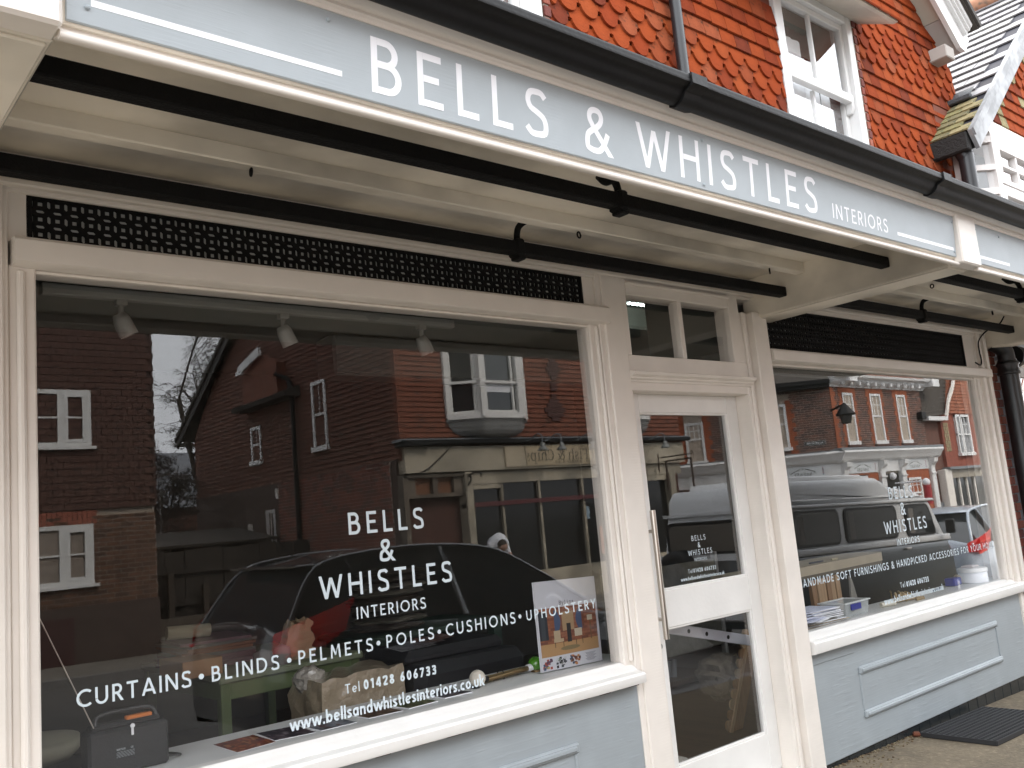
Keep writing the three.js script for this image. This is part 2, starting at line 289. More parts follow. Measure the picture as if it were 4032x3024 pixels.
    case 'r': return [0.32, [[[a, 0], [a, xh]], curve([[t * 0.9, 0.42], [0.18, 0.60], [0.32, xm]], 12)]];
    case 's': return [0.42, [curve([[0.38, 0.55], [0.22, xm], [0.085, 0.51], [0.21, 0.35], [0.36, 0.19], [0.22, a], [0.03, 0.12]], 26)]];
    case 't': return [0.34, [[[0.15, 0.90], [0.15, 0.2], ...arc(0.30, 0.2, 0.15, 0.2 - a, 180, 270, 8), [0.34, a]], [[0, xm], [0.33, xm]]]];
    case 'u': return [0.52, [[[a, xh], [a, 0.27], ...arc(0.26, 0.27, 0.26 - a, 0.27 - a, 180, 360, 16), [0.52 - a, xh]]]];
    case 'w': return [0.84, [[[0.03, xh], [0.23, 0]], [[0.23, 0], [0.42, xh]], [[0.42, xh], [0.61, 0]], [[0.61, 0], [0.81, xh]]]];
    case 'l_': return [0, []];
    case '.': return [t, [[[a, 0], [a, t]]]];
    case '*': return [0.32, [arc(0.16, 0.45, 0.001, 0.001, 0, 360, 4)]];
    case '-': return [0.3, [[[0.02, 0.4], [0.28, 0.4]]]];
    case ' ': return [0.24, []];
    default: return [0.5, []];
  }
}
// text laid out from x0 to x1 on the baseline, as flat ribbons facing +z
function lettering(text, x0, x1, y, h, t, z, { mirror = false } = {}) {
  const gl = [...text].map((c) => glyph(c, t)), total = gl.reduce((s, g) => s + g[0], 0) * h, gap = (x1 - x0 - total) / Math.max(1, gl.length - 1);
  const pos = []; let x = x0, layer = 0;
  const tri = (p, q, r, zz) => { const s = (q[0] - p[0]) * (r[1] - p[1]) - (r[0] - p[0]) * (q[1] - p[1]); const o = s > 0 ? [p, q, r] : [p, r, q]; for (const v of o) pos.push(v[0], v[1], zz); };
  [...text].forEach((ch, gi) => {
    const [adv, strokes] = gl[gi];
    if (ch === '*') { const cx = x + 0.16 * h, cy = y + 0.45 * h, r = 0.17 * h; for (let i = 0; i < 24; i++) { const a = i / 24 * 6.2832, b = (i + 1) / 24 * 6.2832; tri([cx, cy], [cx + r * Math.cos(a), cy + r * Math.sin(a)], [cx + r * Math.cos(b), cy + r * Math.sin(b)], z); } }
    else strokes.forEach((s, si) => {
      const zz = z + (si % 4) * 0.00025, hw = t / 2, n = s.length, closed = n > 3 && Math.hypot(s[0][0] - s[n - 1][0], s[0][1] - s[n - 1][1]) < 1e-6, L = [], R = [];
      for (let i = 0; i < n; i++) {
        const p = s[i], a = i ? s[i - 1] : closed ? s[n - 2] : null, b = i < n - 1 ? s[i + 1] : closed ? s[1] : null;
        const d1 = a ? [p[0] - a[0], p[1] - a[1]] : null, d2 = b ? [b[0] - p[0], b[1] - p[1]] : null;
        const nz = (d) => { const l = Math.hypot(...d) || 1; return [-d[1] / l, d[0] / l]; };
        let m;
        if (d1 && d2) { const n1 = nz(d1), n2 = nz(d2), k = 1 + n1[0] * n2[0] + n1[1] * n2[1]; m = k > 0.25 ? [(n1[0] + n2[0]) / k, (n1[1] + n2[1]) / k] : n1; }
        else { const d = d1 || d2, l = Math.hypot(...d), ex = p[1] === 0 || p[1] === 1 || p[1] === 0.68 || p[1] === 0.9; m = nz(d); if (ex && Math.abs(d[0]) > 1e-6 && Math.abs(d[1]) / l > 0.35) m = [-Math.sign(d[1]) * l / Math.abs(d[1]), 0]; }
        const f = (q) => [x + q[0] * h, y + q[1] * h];
        L.push(f([p[0] + m[0] * hw, p[1] + m[1] * hw])); R.push(f([p[0] - m[0] * hw, p[1] - m[1] * hw]));
      }
      for (let i = 0; i + 1 < n; i++) { tri(R[i], R[i + 1], L[i + 1], zz); tri(R[i], L[i + 1], L[i], zz); }
    });
    x += adv * h + gap;
  });
  const g = new THREE.BufferGeometry(); g.setAttribute('position', new THREE.Float32BufferAttribute(pos, 3)); g.computeVertexNormals(); return g;
}
// ================================================================ ground
const slope = (x0, x1, z0, z1, dy) => quad([x0, gy(x0) + dy, z1], [x1, gy(x1) + dy, z1], [x1, gy(x1) + dy, z0], [x0, gy(x0) + dy, z0]);
structure('ground', quad([-500, -0.9 - SL * -500 * 0 - 0.6, 500], [500, -1.5, 500], [500, -1.5, -500], [-500, -1.5, -500]), M.asphalt);
structure('road', slope(-40, 70, 2.35, 10.6, -0.11), M.asphalt);
structure('pavement', ext([[-40, gy(-40)], [70, gy(70)], [70, gy(70) - 0.25], [-40, gy(-40) - 0.25]], 'z', -0.3, 2.2), M.pavement);
structure('pavement', ext([[-40, gy(-40)], [70, gy(70)], [70, gy(70) - 0.25], [-40, gy(-40) - 0.25]], 'z', 10.75, 26), M.pave_far);
{
  const k = structure('kerb', ext([[-40, gy(-40) + 0.002], [70, gy(70) + 0.002], [70, gy(70) - 0.25], [-40, gy(-40) - 0.25]], 'z', 2.2, 2.35), M.kerb);
  structure('kerb', ext([[-40, gy(-40) + 0.002], [70, gy(70) + 0.002], [70, gy(70) - 0.25], [-40, gy(-40) - 0.25]], 'z', 10.6, 10.75), M.kerb);
}
// ================================================================ the shop
const shop = thing('shop_building', 'white and grey-blue shopfront with orange tile-hung upper storey and deep white canopy', 'building', [3, 0, 0]);
// ---- inside: floor, walls, ceiling with thickness
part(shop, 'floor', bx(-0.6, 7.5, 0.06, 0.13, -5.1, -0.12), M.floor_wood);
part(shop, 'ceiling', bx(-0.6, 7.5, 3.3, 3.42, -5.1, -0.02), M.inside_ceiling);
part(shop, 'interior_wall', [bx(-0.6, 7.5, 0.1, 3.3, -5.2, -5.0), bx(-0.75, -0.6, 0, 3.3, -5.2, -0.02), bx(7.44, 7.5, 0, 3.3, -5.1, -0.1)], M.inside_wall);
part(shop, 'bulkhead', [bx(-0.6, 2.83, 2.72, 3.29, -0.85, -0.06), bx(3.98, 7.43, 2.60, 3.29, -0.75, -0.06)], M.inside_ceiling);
part(shop, 'ceiling_beam', [bx(2.9, 7.4, 3.1, 3.29, -1.75, -1.5, 0.02), bx(2.9, 7.4, 2.95, 3.29, -3.4, -3.1, 0.02)], M.inside_ceiling);
// ---- posts of the shopfront
const moulded = (x0, x1, y0, y1, z, steps) => { const g = [bx(x0, x1, y0, y1, -0.12, z, 0.004)]; for (const [a, b, d] of steps) g.push(bx(a, b, y0, y1, z - 0.03, z + d, 0.006)); return g; };
part(shop, 'post', [...moulded(-0.62, -0.085, 0.02, 3.0, 0.045, [[-0.6, -0.30, 0.05], [-0.265, -0.235, 0.022], [-0.215, -0.185, 0.030], [-0.165, -0.10, 0.014]])], M.cream);
part(shop, 'post', moulded(2.655, 2.855, 0.06, 2.93, 0.05, [[2.69, 2.845, 0.012]]), M.cream);
part(shop, 'post', moulded(3.90, 4.165, 0.04, 2.80, 0.04, [[3.925, 3.955, 0.018], [3.985, 4.13, 0.05]]), M.cream);
part(shop, 'post', moulded(7.245, 7.42, -0.03, 2.95, 0.035, [[7.285, 7.34, 0.03], [7.365, 7.42, 0.045]]), M.cream);
part(shop, 'frieze', [bx(-0.3, 4.1, 2.885, 3.03, -0.1, 0.045, 0.003), bx(-0.3, 4.1, 2.90, 2.925, 0.04, 0.075, 0.006), bx(-0.3, 4.1, 2.955, 2.985, 0.04, 0.09, 0.01), bx(4.25, 7.6, 2.86, 3.03, -0.1, 0.045, 0.003), bx(4.25, 7.6, 2.885, 2.91, 0.04, 0.075, 0.006), bx(4.25, 7.6, 2.94, 2.97, 0.04, 0.09, 0.01)], M.cream);
// ---- display windows
function displayWindow(x0, x1, y0, y1, tx0, tx1, ty0, ty1, sx0, sx1, sy0, sy1, lab) {
  const w = part(shop, 'display_window', [ // the frame itself: beads and jambs
    bx(x0 - 0.085, x0, y0 - 0.05, y1 + 0.02, -0.05, 0.03, 0.006), bx(x0 - 0.06, x0 - 0.035, y0, y1, 0.025, 0.048, 0.008), bx(x0 - 0.018, x0 + 0.001, y0, y1, -0.01, 0.018, 0.006),
    bx(x1, x1 + 0.075, y0 - 0.05, y1 + 0.02, -0.05, 0.03, 0.006), bx(x1 + 0.032, x1 + 0.052, y0, y1, 0.025, 0.048, 0.008), bx(x1 - 0.001, x1 + 0.016, y0, y1, -0.01, 0.018, 0.006),
    bx(x0, x1, y1, y1 + 0.05, -0.05, 0.016, 0.004), bx(x0 - 0.02, x1 + 0.02, y1 + 0.016, y1 + 0.034, 0.01, 0.034, 0.006), bx(x0, x1, y1 - 0.004, y1 + 0.006, -0.004, 0.024, 0.003),
  ], M.cream, lab);
  part(w, 'transom', ext([[-0.1, ty0], [0.085, ty0], [0.096, ty0 + 0.006], [0.096, ty1 - 0.012], [0.084, ty1], [-0.1, ty1]], 'x', tx0, tx1), M.cream);
  part(w, 'pane', bx(x0 - 0.01, x1 + 0.01, y0 - 0.01, y1 + 0.01, -0.0008, 0.0).scale(1, 1, 1), M.glass);
  part(w, 'sill', [ext([[-0.1, sy0 + 0.01], [0.085, sy0], [0.108, sy0 + 0.004], [0.112, sy0 + 0.012], [0.112, sy1 - 0.01], [0.104, sy1], [0.02, sy1 + 0.012], [-0.1, sy1 + 0.012]], 'x', sx0, sx1), ext([[-0.05, sy1], [0.062, sy1], [0.062, sy1 + 0.010], [0.048, sy1 + 0.022], [0.03, sy1 + 0.03], [0.022, y0 - 0.008], [0.004, y0 + 0.002], [-0.05, y0 + 0.002]], 'x', x0 - 0.06, x1 + 0.05)], M.white);
  part(w, 'sill_shadow_strip', Array.from({ length: 40 }, (_, i) => bx(sx0 + 0.01 + (sx1 - sx0 - 0.02) * i / 40, sx0 + 0.01 + (sx1 - sx0 - 0.02) * (i + 1) / 40, sy0 - 0.004 - rr(0.001, 0.006), sy0 + 0.006, 0.044, 0.054 + rr(0, 0.02))), M.old_paint || mk('old_paint', [0.045, 0.022, 0.016], 0.9)).userData.kind = 'stuff';  // dark brown strip painted in for the shadow line under the sill
  return w;
}
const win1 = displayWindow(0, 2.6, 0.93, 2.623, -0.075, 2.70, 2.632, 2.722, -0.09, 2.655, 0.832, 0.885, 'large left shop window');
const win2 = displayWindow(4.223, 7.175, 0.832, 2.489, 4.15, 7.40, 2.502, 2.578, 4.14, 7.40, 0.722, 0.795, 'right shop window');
const word = (parent, txt, x0, x1, y, h, k, z = 0.0009, mat = M.vinyl) => part(parent, 'lettering', lettering(txt, x0, x1, y, h, k, z), mat);
word(win1, 'BELLS', 1.132, 1.496, 1.670, 0.088, 0.140); word(win1, '&', 1.268, 1.345, 1.550, 0.090, 0.140); word(win1, 'WHISTLES', 0.990, 1.622, 1.433, 0.088, 0.140);
word(win1, 'INTERIORS', 1.144, 1.476, 1.339, 0.046, 0.140);
word(win1, 'CURTAINS', 0.108, 0.478, 1.203, 0.055, 0.142); word(win1, '*', 0.505, 0.523, 1.206, 0.055, 0.142); word(win1, 'BLINDS', 0.551, 0.806, 1.206, 0.052, 0.142); word(win1, '*', 0.838, 0.856, 1.207, 0.053, 0.142);
word(win1, 'PELMETS', 0.884, 1.208, 1.208, 0.051, 0.142); word(win1, '*', 1.226, 1.244, 1.210, 0.053, 0.142); word(win1, 'POLES', 1.272, 1.505, 1.210, 0.049, 0.142); word(win1, '*', 1.525, 1.543, 1.211, 0.053, 0.142);
word(win1, 'CUSHIONS', 1.568, 1.955, 1.211, 0.050, 0.142); word(win1, '*', 1.975, 1.993, 1.213, 0.053, 0.142); word(win1, 'UPHOLSTERY', 2.022, 2.470, 1.212, 0.045, 0.142);
word(win1, 'Tel', 1.072, 1.136, 1.067, 0.036, 0.12); word(win1, '01428 606733', 1.155, 1.502, 1.068, 0.037, 0.21); word(win1, 'www.bellsandwhistlesinteriors.co.uk', 0.836, 1.748, 0.978, 0.047, 0.165);
word(win2, 'BELLS', 5.493, 5.853, 1.572, 0.088, 0.140); word(win2, '&', 5.634, 5.710, 1.455, 0.088, 0.140); word(win2, 'WHISTLES', 5.366, 5.992, 1.339, 0.087, 0.140); word(win2, 'INTERIORS', 5.512, 5.845, 1.247, 0.046, 0.140);
word(win2, 'HANDMADE SOFT FURNISHINGS & HANDPICKED ACCESSORIES FOR YOUR HOME', 4.228, 7.08, 1.101, 0.049, 0.142);
word(win2, 'Tel', 5.466, 5.535, 0.961, 0.036, 0.12); word(win2, '01428 606733', 5.555, 5.889, 0.959, 0.037, 0.21); word(win2, 'www.bellsandwhistlesinteriors.co.uk', 5.218, 6.098, 0.876, 0.043, 0.165);
// ---- pierced iron ventilation grilles
function grille(x0, x1, y0, y1, p) {
  const q = p / 2, holes = (s) => {
    const sq = (cx, cy, a, b, c) => [[cx - a, cy - b + c], [cx - a + c, cy - b], [cx + a - c, cy - b], [cx + a, cy - b + c], [cx + a, cy + b - c], [cx + a - c, cy + b], [cx - a + c, cy + b], [cx - a, cy + b - c]];
    return [sq(q * 1.24, q * 1.24, q * 0.30, q * 0.30, 0.0008), sq(q * 0.24, q * 1.24, q * 0.22, q * 0.52, q * 0.19), sq(q * 1.24, q * 0.24, q * 0.52, q * 0.22, q * 0.19)];
  };
  const sh = new THREE.Shape([[0, 0], [p, 0], [p, p], [0, p]].map((v) => new THREE.Vector2(...v)));
  for (const h of holes()) sh.holes.push(new THREE.Path(h.map((v) => new THREE.Vector2(...v))));
  const cell = new THREE.ExtrudeGeometry(sh, { depth: 0.009, bevelEnabled: false }).toNonIndexed();
  const gs = [];
  for (let j = 0, n = Math.round((y1 - y0) / p); j < n; j++) for (let i = 0, m = Math.round((x1 - x0) / p); i < m; i++) { const c = cell.clone(); c.scale((x1 - x0) / m / p, (y1 - y0) / n / p, 1); c.translate(x0 + i * (x1 - x0) / m, y0 + j * (y1 - y0) / n, 0.012); gs.push(c); }
  const v = part(shop, 'vent_grille', gs, M.black_iron);
  part(v, 'backing', bx(x0 - 0.01, x1 + 0.01, y0 - 0.01, y1 + 0.02, -0.06, 0.008), M.vent_back || mk('vent_back', [0.55, 0.57, 0.55], 0.7));
  part(v, 'rim', [bx(x0 - 0.012, x1 + 0.012, y0 - 0.006, y0 + 0.008, -0.02, 0.03), bx(x0 - 0.012, x1 + 0.012, y1 - 0.006, y1 + 0.012, -0.02, 0.03), bx(x0 - 0.012, x0 + 0.006, y0, y1, -0.02, 0.03), bx(x1 - 0.006, x1 + 0.012, y0, y1, -0.02, 0.03)], M.black_iron);
  return v;
}
grille(-0.015, 2.575, 2.725, 2.885, 0.0535); grille(4.128, 7.06, 2.580, 2.86, 0.047);
for (const g of [bx(2.58, 2.66, 2.72, 2.89, -0.05, 0.035, 0.004), bx(-0.10, -0.02, 2.72, 2.89, -0.05, 0.03, 0.004), bx(7.07, 7.26, 2.575, 2.87, -0.05, 0.03, 0.004)]) part(shop, 'frame', g, M.cream);
// ---- stall risers with panel mouldings
function riser(x0, x1, y1, p) {
  const r = part(shop, 'stall_riser', bx(x0, x1, 0.078, y1, -0.1, 0.045, 0.004), M.riser_blue);
  part(r, 'board', [bx(x0 + 0.01, p[0] - 0.02, y1 - 0.07, y1 - 0.005, 0.04, 0.052, 0.003), bx(x0, x1, y1 - 0.006, y1 + 0.02, -0.05, 0.03)], M.riser_blue);
  const m = (a, b, c, d) => [bx(a, b, c, d, 0.04, 0.062, 0.007), bx(a + (b - a > d - c ? 0.02 : 0.012), b - (b - a > d - c ? 0.02 : 0.012), c + 0.011, d - 0.011, 0.055, 0.07, 0.005)];
  part(r, 'panel_moulding', [...m(p[0], p[1], p[3] - 0.045, p[3]), ...m(p[0], p[1], p[2], p[2] + 0.045), bx(p[0], p[0] + 0.026, p[2] + 0.044, p[3] - 0.044, 0.04, 0.054, 0.006), bx(p[1] - 0.026, p[1], p[2] + 0.044, p[3] - 0.044, 0.04, 0.054, 0.006)], M.riser_blue);
  return r;
}
riser(-0.10, 2.656, 0.832, [0.40, 2.22, 0.26, 0.645]); riser(4.165, 7.36, 0.722, [4.685, 6.775, 0.250, 0.560]);
{ // glazed black tiles at the foot of the right-hand riser
  const pl = part(shop, 'plinth', bx(4.15, 7.42, -0.3, 0.082, -0.1, 0.02), M.mortar_dark);
  const gt = mk('glazed_tile', [0.022, 0.026, 0.028], 0.25, { map: T.blotch, rx: 4 }); const g = bx(-0.073, 0.073, -0.15, 0, -0.01, 0.012, 0.004); clean(g);
  for (let i = 0; i < 21; i++) shared(pl, 'plinth_tile', g, gt, [4.24 + i * 0.151, 0.079, 0.02 + rr(0, 0.002)]);
}
part(shop, 'threshold', [bx(2.85, 3.92, 0.0, 0.125, -0.12, 0.03, 0.01), bx(2.84, 3.93, -0.02, 0.075, 0.03, 0.10, 0.01)], M.white);
// ---- door
const door = part(shop, 'door', [bx(2.885, 3.006, 0.13, 2.29, -0.095, -0.05, 0.003), bx(3.795, 3.898, 0.13, 2.29, -0.095, -0.05, 0.003), bx(3.006, 3.795, 2.186, 2.29, -0.095, -0.051, 0.003), bx(3.006, 3.795, 1.032, 1.226, -0.095, -0.051, 0.003), bx(3.006, 3.795, 0.13, 0.338, -0.095, -0.051, 0.003)], M.white);
part(door, 'glazing_bead', [[1.226, 2.186], [0.338, 1.032]].flatMap(([a, b]) => [bx(3.004, 3.016, a, b, -0.075, -0.056, 0.003), bx(3.783, 3.797, a, b, -0.075, -0.056, 0.003), bx(3.016, 3.783, a - 0.002, a + 0.011, -0.075, -0.056, 0.003), bx(3.016, 3.783, b - 0.011, b + 0.002, -0.075, -0.056, 0.003)]), M.white);
part(door, 'pane', bx(3.006, 3.795, 1.22, 2.19, -0.0728, -0.072), M.glass); part(door, 'pane', bx(3.006, 3.795, 0.33, 1.04, -0.0728, -0.072), M.glass);
{
  const k = 1.038, X = (x) => -0.744 + (x + 0.744) * k, Y = (y) => 1.667 + (y - 1.667) * k, z = -0.071;
  const w = (t, a, b, y, h, s) => word(door, t, X(a), X(b), Y(y), h * k, s, z);
  w('BELLS', 3.197, 3.318, 1.471, 0.028, 0.12); w('&', 3.244, 3.272, 1.433, 0.028, 0.12); w('WHISTLES', 3.156, 3.362, 1.396, 0.028, 0.12); w('INTERIORS', 3.202, 3.310, 1.364, 0.015, 0.12);
  w('Tel', 3.138, 3.175, 1.305, 0.021, 0.12); w('01428 606733', 3.183, 3.378, 1.305, 0.021, 0.18); w('www.bellsandwhistlesinteriors.co.uk', 3.072, 3.446, 1.270, 0.019, 0.165);
}
part(door, 'handle', [cyl([2.955, 0.99, 0.008], [2.955, 1.655, 0.008], 0.0155, 0.0155, 20), cyl([2.955, 1.545, -0.05], [2.955, 1.545, 0.008], 0.010), cyl([2.955, 1.09, -0.05], [2.955, 1.09, 0.008], 0.010)], M.steel);
part(door, 'keyhole', cyl([2.965, 0.95, -0.051], [2.965, 0.95, -0.046], 0.014), M.screw_grey);
part(shop, 'door_frame', [bx(2.835, 2.885, 0.1, 2.33, -0.12, 0.03, 0.003), bx(3.898, 3.925, 0.1, 2.33, -0.12, 0.05, 0.004), bx(2.85, 3.925, 2.29, 2.345, -0.12, 0.045, 0.004),
  ext([[-0.1, 2.335], [0.055, 2.335], [0.058, 2.345], [0.07, 2.352], [0.07, 2.36], [0.09, 2.37], [0.095, 2.385], [0.06, 2.395], [-0.1, 2.395]], 'x', 2.84, 3.935), bx(2.85, 3.92, 2.39, 2.482, -0.1, 0.05, 0.004)], M.cream);
// ---- fanlight above the door
const fan = part(shop, 'fanlight', [bx(2.85, 2.89, 2.48, 2.93, -0.06, 0.05, 0.004), bx(3.80, 3.90, 2.48, 2.93, -0.06, 0.05, 0.004), bx(2.89, 3.80, 2.815, 2.90, -0.06, 0.05, 0.004), bx(3.318, 3.354, 2.482, 2.815, -0.02, 0.05, 0.004), bx(2.89, 3.80, 2.87, 2.885, 0.045, 0.07, 0.005)], M.cream);
part(fan, 'pane', bx(2.88, 3.33, 2.47, 2.82, 0.0142, 0.015), M.glass); part(fan, 'pane', bx(3.34, 3.81, 2.47, 2.82, 0.0142, 0.015), M.glass);
// ---- canopy
const canopy = part(shop, 'canopy', [bx(-3.0, 11, 3.02, 3.05, -0.02, 1.30), bx(-3, 11, 2.80, 3.06, 1.272, 1.30, 0.004)], M.soffit);
part(canopy, 'soffit_beam', [bx(-0.25, 4.05, 2.958, 3.03, 0.38, 0.44, 0.005), bx(4.28, 7.47, 2.958, 3.03, 0.38, 0.44, 0.005)], M.soffit);
const pier = (x0, x1) => {
  part(canopy, 'bracket', [bx(x0, x1, 2.772, 3.03, -0.02, 1.262, 0.006), bx(x0 + 0.012, x1 - 0.012, 2.764, 2.775, 0.0, 1.25, 0.004)], M.soffit);
  part(canopy, 'fascia_block', [bx(x0 + 0.004, x1, 2.772, 3.06, 1.26, 1.338, 0.008)], M.cream);
};
pier(-0.47, -0.245); pier(4.052, 4.28); pier(7.47, 7.69);
const lip = [[1.262, 2.778], [1.290, 2.776], [1.296, 2.764], [1.304, 2.758], [1.313, 2.760], [1.317, 2.768], [1.313, 2.777], [1.302, 2.782], [1.292, 2.786], [1.288, 2.796], [1.288, 2.81], [1.262, 2.81]];
for (const [a, b] of [[-0.246, 4.053], [4.279, 7.471], [-3, -0.47]]) part(canopy, 'bottom_moulding', ext(lip, 'x', a, b, 0.9), M.cream);
part(canopy, 'top_moulding', ext([[1.29, 3.02], [1.325, 3.02], [1.328, 3.03], [1.338, 3.034], [1.336, 3.044], [1.345, 3.05], [1.352, 3.062], [1.366, 3.072], [1.378, 3.076], [1.378, 3.12], [1.29, 3.12]], 'x', -3, 11, 0.6), M.cream);
part(canopy, 'lean_to_roof', quad([-3, 3.19, 1.36], [11, 3.19, 1.36], [11, 3.62, 0.05], [-3, 3.62, 0.05]), M.roof_dark);
// ---- gutter along the canopy
const gut = part(shop, 'gutter', ext([[1.372, 3.10], [1.374, 3.052], [1.392, 3.044], [1.408, 3.046], [1.422, 3.054], [1.432, 3.066], [1.44, 3.08], [1.452, 3.088], [1.464, 3.090], [1.474, 3.096], [1.476, 3.104], [1.474, 3.110], [1.476, 3.116], [1.474, 3.124], [1.466, 3.124], [1.46, 3.10], [1.44, 3.094], [1.42, 3.065], [1.39, 3.056], [1.38, 3.10], [1.38, 3.13], [1.372, 3.13]], 'x', -3, 11, 0.7), M.gutter_black);
for (const x of [1.72, 3.63, 6.6]) part(gut, 'gutter_joint', ext([[1.37, 3.135], [1.37, 3.046], [1.392, 3.037], [1.41, 3.039], [1.428, 3.048], [1.44, 3.062], [1.447, 3.076], [1.47, 3.083], [1.483, 3.092], [1.482, 3.13], [1.46, 3.13], [1.44, 3.075], [1.40, 3.05], [1.384, 3.055], [1.382, 3.135]], 'x', x, x + 0.085, 0.5), M.gutter_black);

// ================================================================ signs
function sign(x0, x1, words, rules, rivets, label) {
  const t = thing('shop_sign', label, 'sign', [x0, 2.806, 1.306]);
  const B = part(t, 'board', bx(x0, x1, 2.806, 3.022, 1.298, 1.308, 0.002), M.board_blue);
  for (const [s, a, b, y, h, k] of words) part(t, 'lettering', lettering(s, a, b, y, h, k, 1.3085), M.letter);
  for (const [a, b, y, h] of rules) part(t, 'rule', bx(a, b, y, y + h, 1.3075, 1.3088), M.letter);
  for (const [x, y] of rivets) part(t, 'rivet', ball(x, y, 1.3085, 0.0065).scale(1, 1, 1), M.rivet);
  t.rotation.x = 0.062; return t;
}
sign(-0.232, 4.05, [['BELLS', 0.527, 1.172, 2.832, 0.157, 0.130], ['&', 1.335, 1.462, 2.830, 0.16, 0.130], ['WHISTLES', 1.594, 2.728, 2.831, 0.156, 0.130], ['INTERIORS', 2.850, 3.335, 2.834, 0.066, 0.130]],
  [[-0.182, 0.437, 2.850, 0.0155], [3.425, 4.022, 2.836, 0.0165]], [[-0.19, 2.845], [1.957, 2.995], [1.95, 2.824], [4.03, 2.988], [4.028, 2.832], [0.4, 2.995]], 'long grey-blue shop sign with white lettering BELLS & WHISTLES INTERIORS');
sign(4.284, 7.47, [['SOFT FURNISHINGS', 4.985, 7.3, 2.831, 0.156, 0.130]], [[4.345, 4.74, 2.835, 0.0165]], [[4.315, 2.990], [4.32, 2.815], [4.62, 2.99]], 'grey-blue shop sign right of the white fascia block, only its start in view');

// ================================================================ awning rods under the canopy
function rod(x0, x1, z, br, label, group) {
  const t = thing('awning_rod', label, 'rod', [(x0 + x1) / 2, 2.876, z], group);
  part(t, 'bar', bx(x0, x1, 2.850, 2.908, z - 0.056, z, 0.005), M.black_iron);
  for (const [x, hook] of br) {
    const b = part(t, 'clamp', [bx(x - 0.026, x + 0.026, 2.838, 2.920, z - 0.066, z + 0.010, 0.01), bx(x - 0.018, x + 0.03, 2.824, 2.840, z - 0.058, z + 0.002, 0.006)], M.black_iron);
    part(b, 'hook', hook ? tube([[x, 2.90, z - 0.02], [x, 2.945, z - 0.016], [x + 0.004, 2.975, z - 0.004], [x + 0.012, 2.990, z + 0.03], [x + 0.02, 2.992, z + 0.085]], 0.0145, 24, 10) : tube([[x, 2.90, z - 0.02], [x + 0.004, 2.945, z - 0.03], [x + 0.008, 2.978, z - 0.05], [x + 0.006, 2.985, z - 0.09], [x + 0.002, 3.02, z - 0.12]], 0.0155, 24, 10), M.black_iron);
  }
  return t;
}
rod(-0.246, 4.05, 0.955, [[1.905, false]], 'black square awning rod nearest the street, under the long sign');
rod(-0.55, 4.05, 0.305, [[1.925, true]], 'black square awning rod above the left ventilation grille');
rod(4.28, 7.47, 0.955, [[5.93, false]], 'black square awning rod nearest the street, under the short sign at right');
rod(4.28, 7.46, 0.305, [[5.84, true]], 'black square awning rod above the right ventilation grille');
function eye(x, y, z, turn, label) { const g = [new THREE.TorusGeometry(0.0135, 0.0042, 8, 20).rotateY(turn).translate(x, y - 0.016, z), cyl([x, y - 0.004, z], [x, y + 0.03, z], 0.0035)]; single('hook_eye', g, M.black_iron, label, 'hook', [x, y - 0.02, z]); }
eye(0.598, 2.962, 0.41, 1.35, 'small black hook eye over the left part of the large window'); eye(2.20, 2.957, 0.41, 0.2, 'small black hook eye just right of the hooked rod clamp'); eye(3.73, 2.955, 0.41, 0.5, 'small black hook eye over the shop door');
eye(5.53, 3.02, 0.52, 1.3, 'small black hook eye just right of the middle canopy bracket'); eye(6.78, 2.955, 0.41, 0.1, 'small black hook eye at the right end of the canopy soffit');
single('cable', tube([[7.30, 2.98, 0.30], [7.32, 2.93, 0.25], [7.24, 2.90, 0.22], [7.20, 2.86, 0.16], [7.19, 2.80, 0.11], [7.22, 2.72, 0.09], [7.23, 2.64, 0.09], [7.20, 2.60, 0.09], [7.13, 2.62, 0.08]], 0.006, 50, 8), M.black_iron, 'thin black cable looping down at the right end of the right grille', 'cable', [7.2, 2.6, 0.1]);
// drain grate let into the pavement
{
  const t = thing('drain_grate', 'black plastic drain grate set in the pavement below the right window', 'drain grate', [5.75, gy(5.75), 0.32]);
  const X0 = 5.25, X1 = 6.22, Z0 = 0.10, Z1 = 0.58, g = [];
  part(t, 'tray', ext([[X0, gy(X0) + 0.004], [X1, gy(X1) + 0.004], [X1, gy(X1) - 0.02], [X0, gy(X0) - 0.02]], 'z', Z0, Z1), M.dark_void);
  const gm = mk('grate_black', [0.022, 0.022, 0.024], 0.55);
  const along = []; for (let i = 0; i <= 30; i++) { const x = X0 + (X1 - X0) * i / 30; along.push(bx(x - 0.005, x + 0.005, gy(x) + 0.005, gy(x) + 0.0315, Z0, Z1)); }
  part(t, 'cross_bar', along, gm).userData.kind = 'stuff';
  for (let i = 0; i <= 13; i++) { const z = Z0 + (Z1 - Z0) * i / 13; g.push(ext([[X0, gy(X0) + 0.031], [X1, gy(X1) + 0.031], [X1, gy(X1) + 0.006], [X0, gy(X0) + 0.006]], 'z', z - 0.006, z + 0.006, 0)); }
  g.forEach((q) => part(t, 'long_bar', q, gm));
}
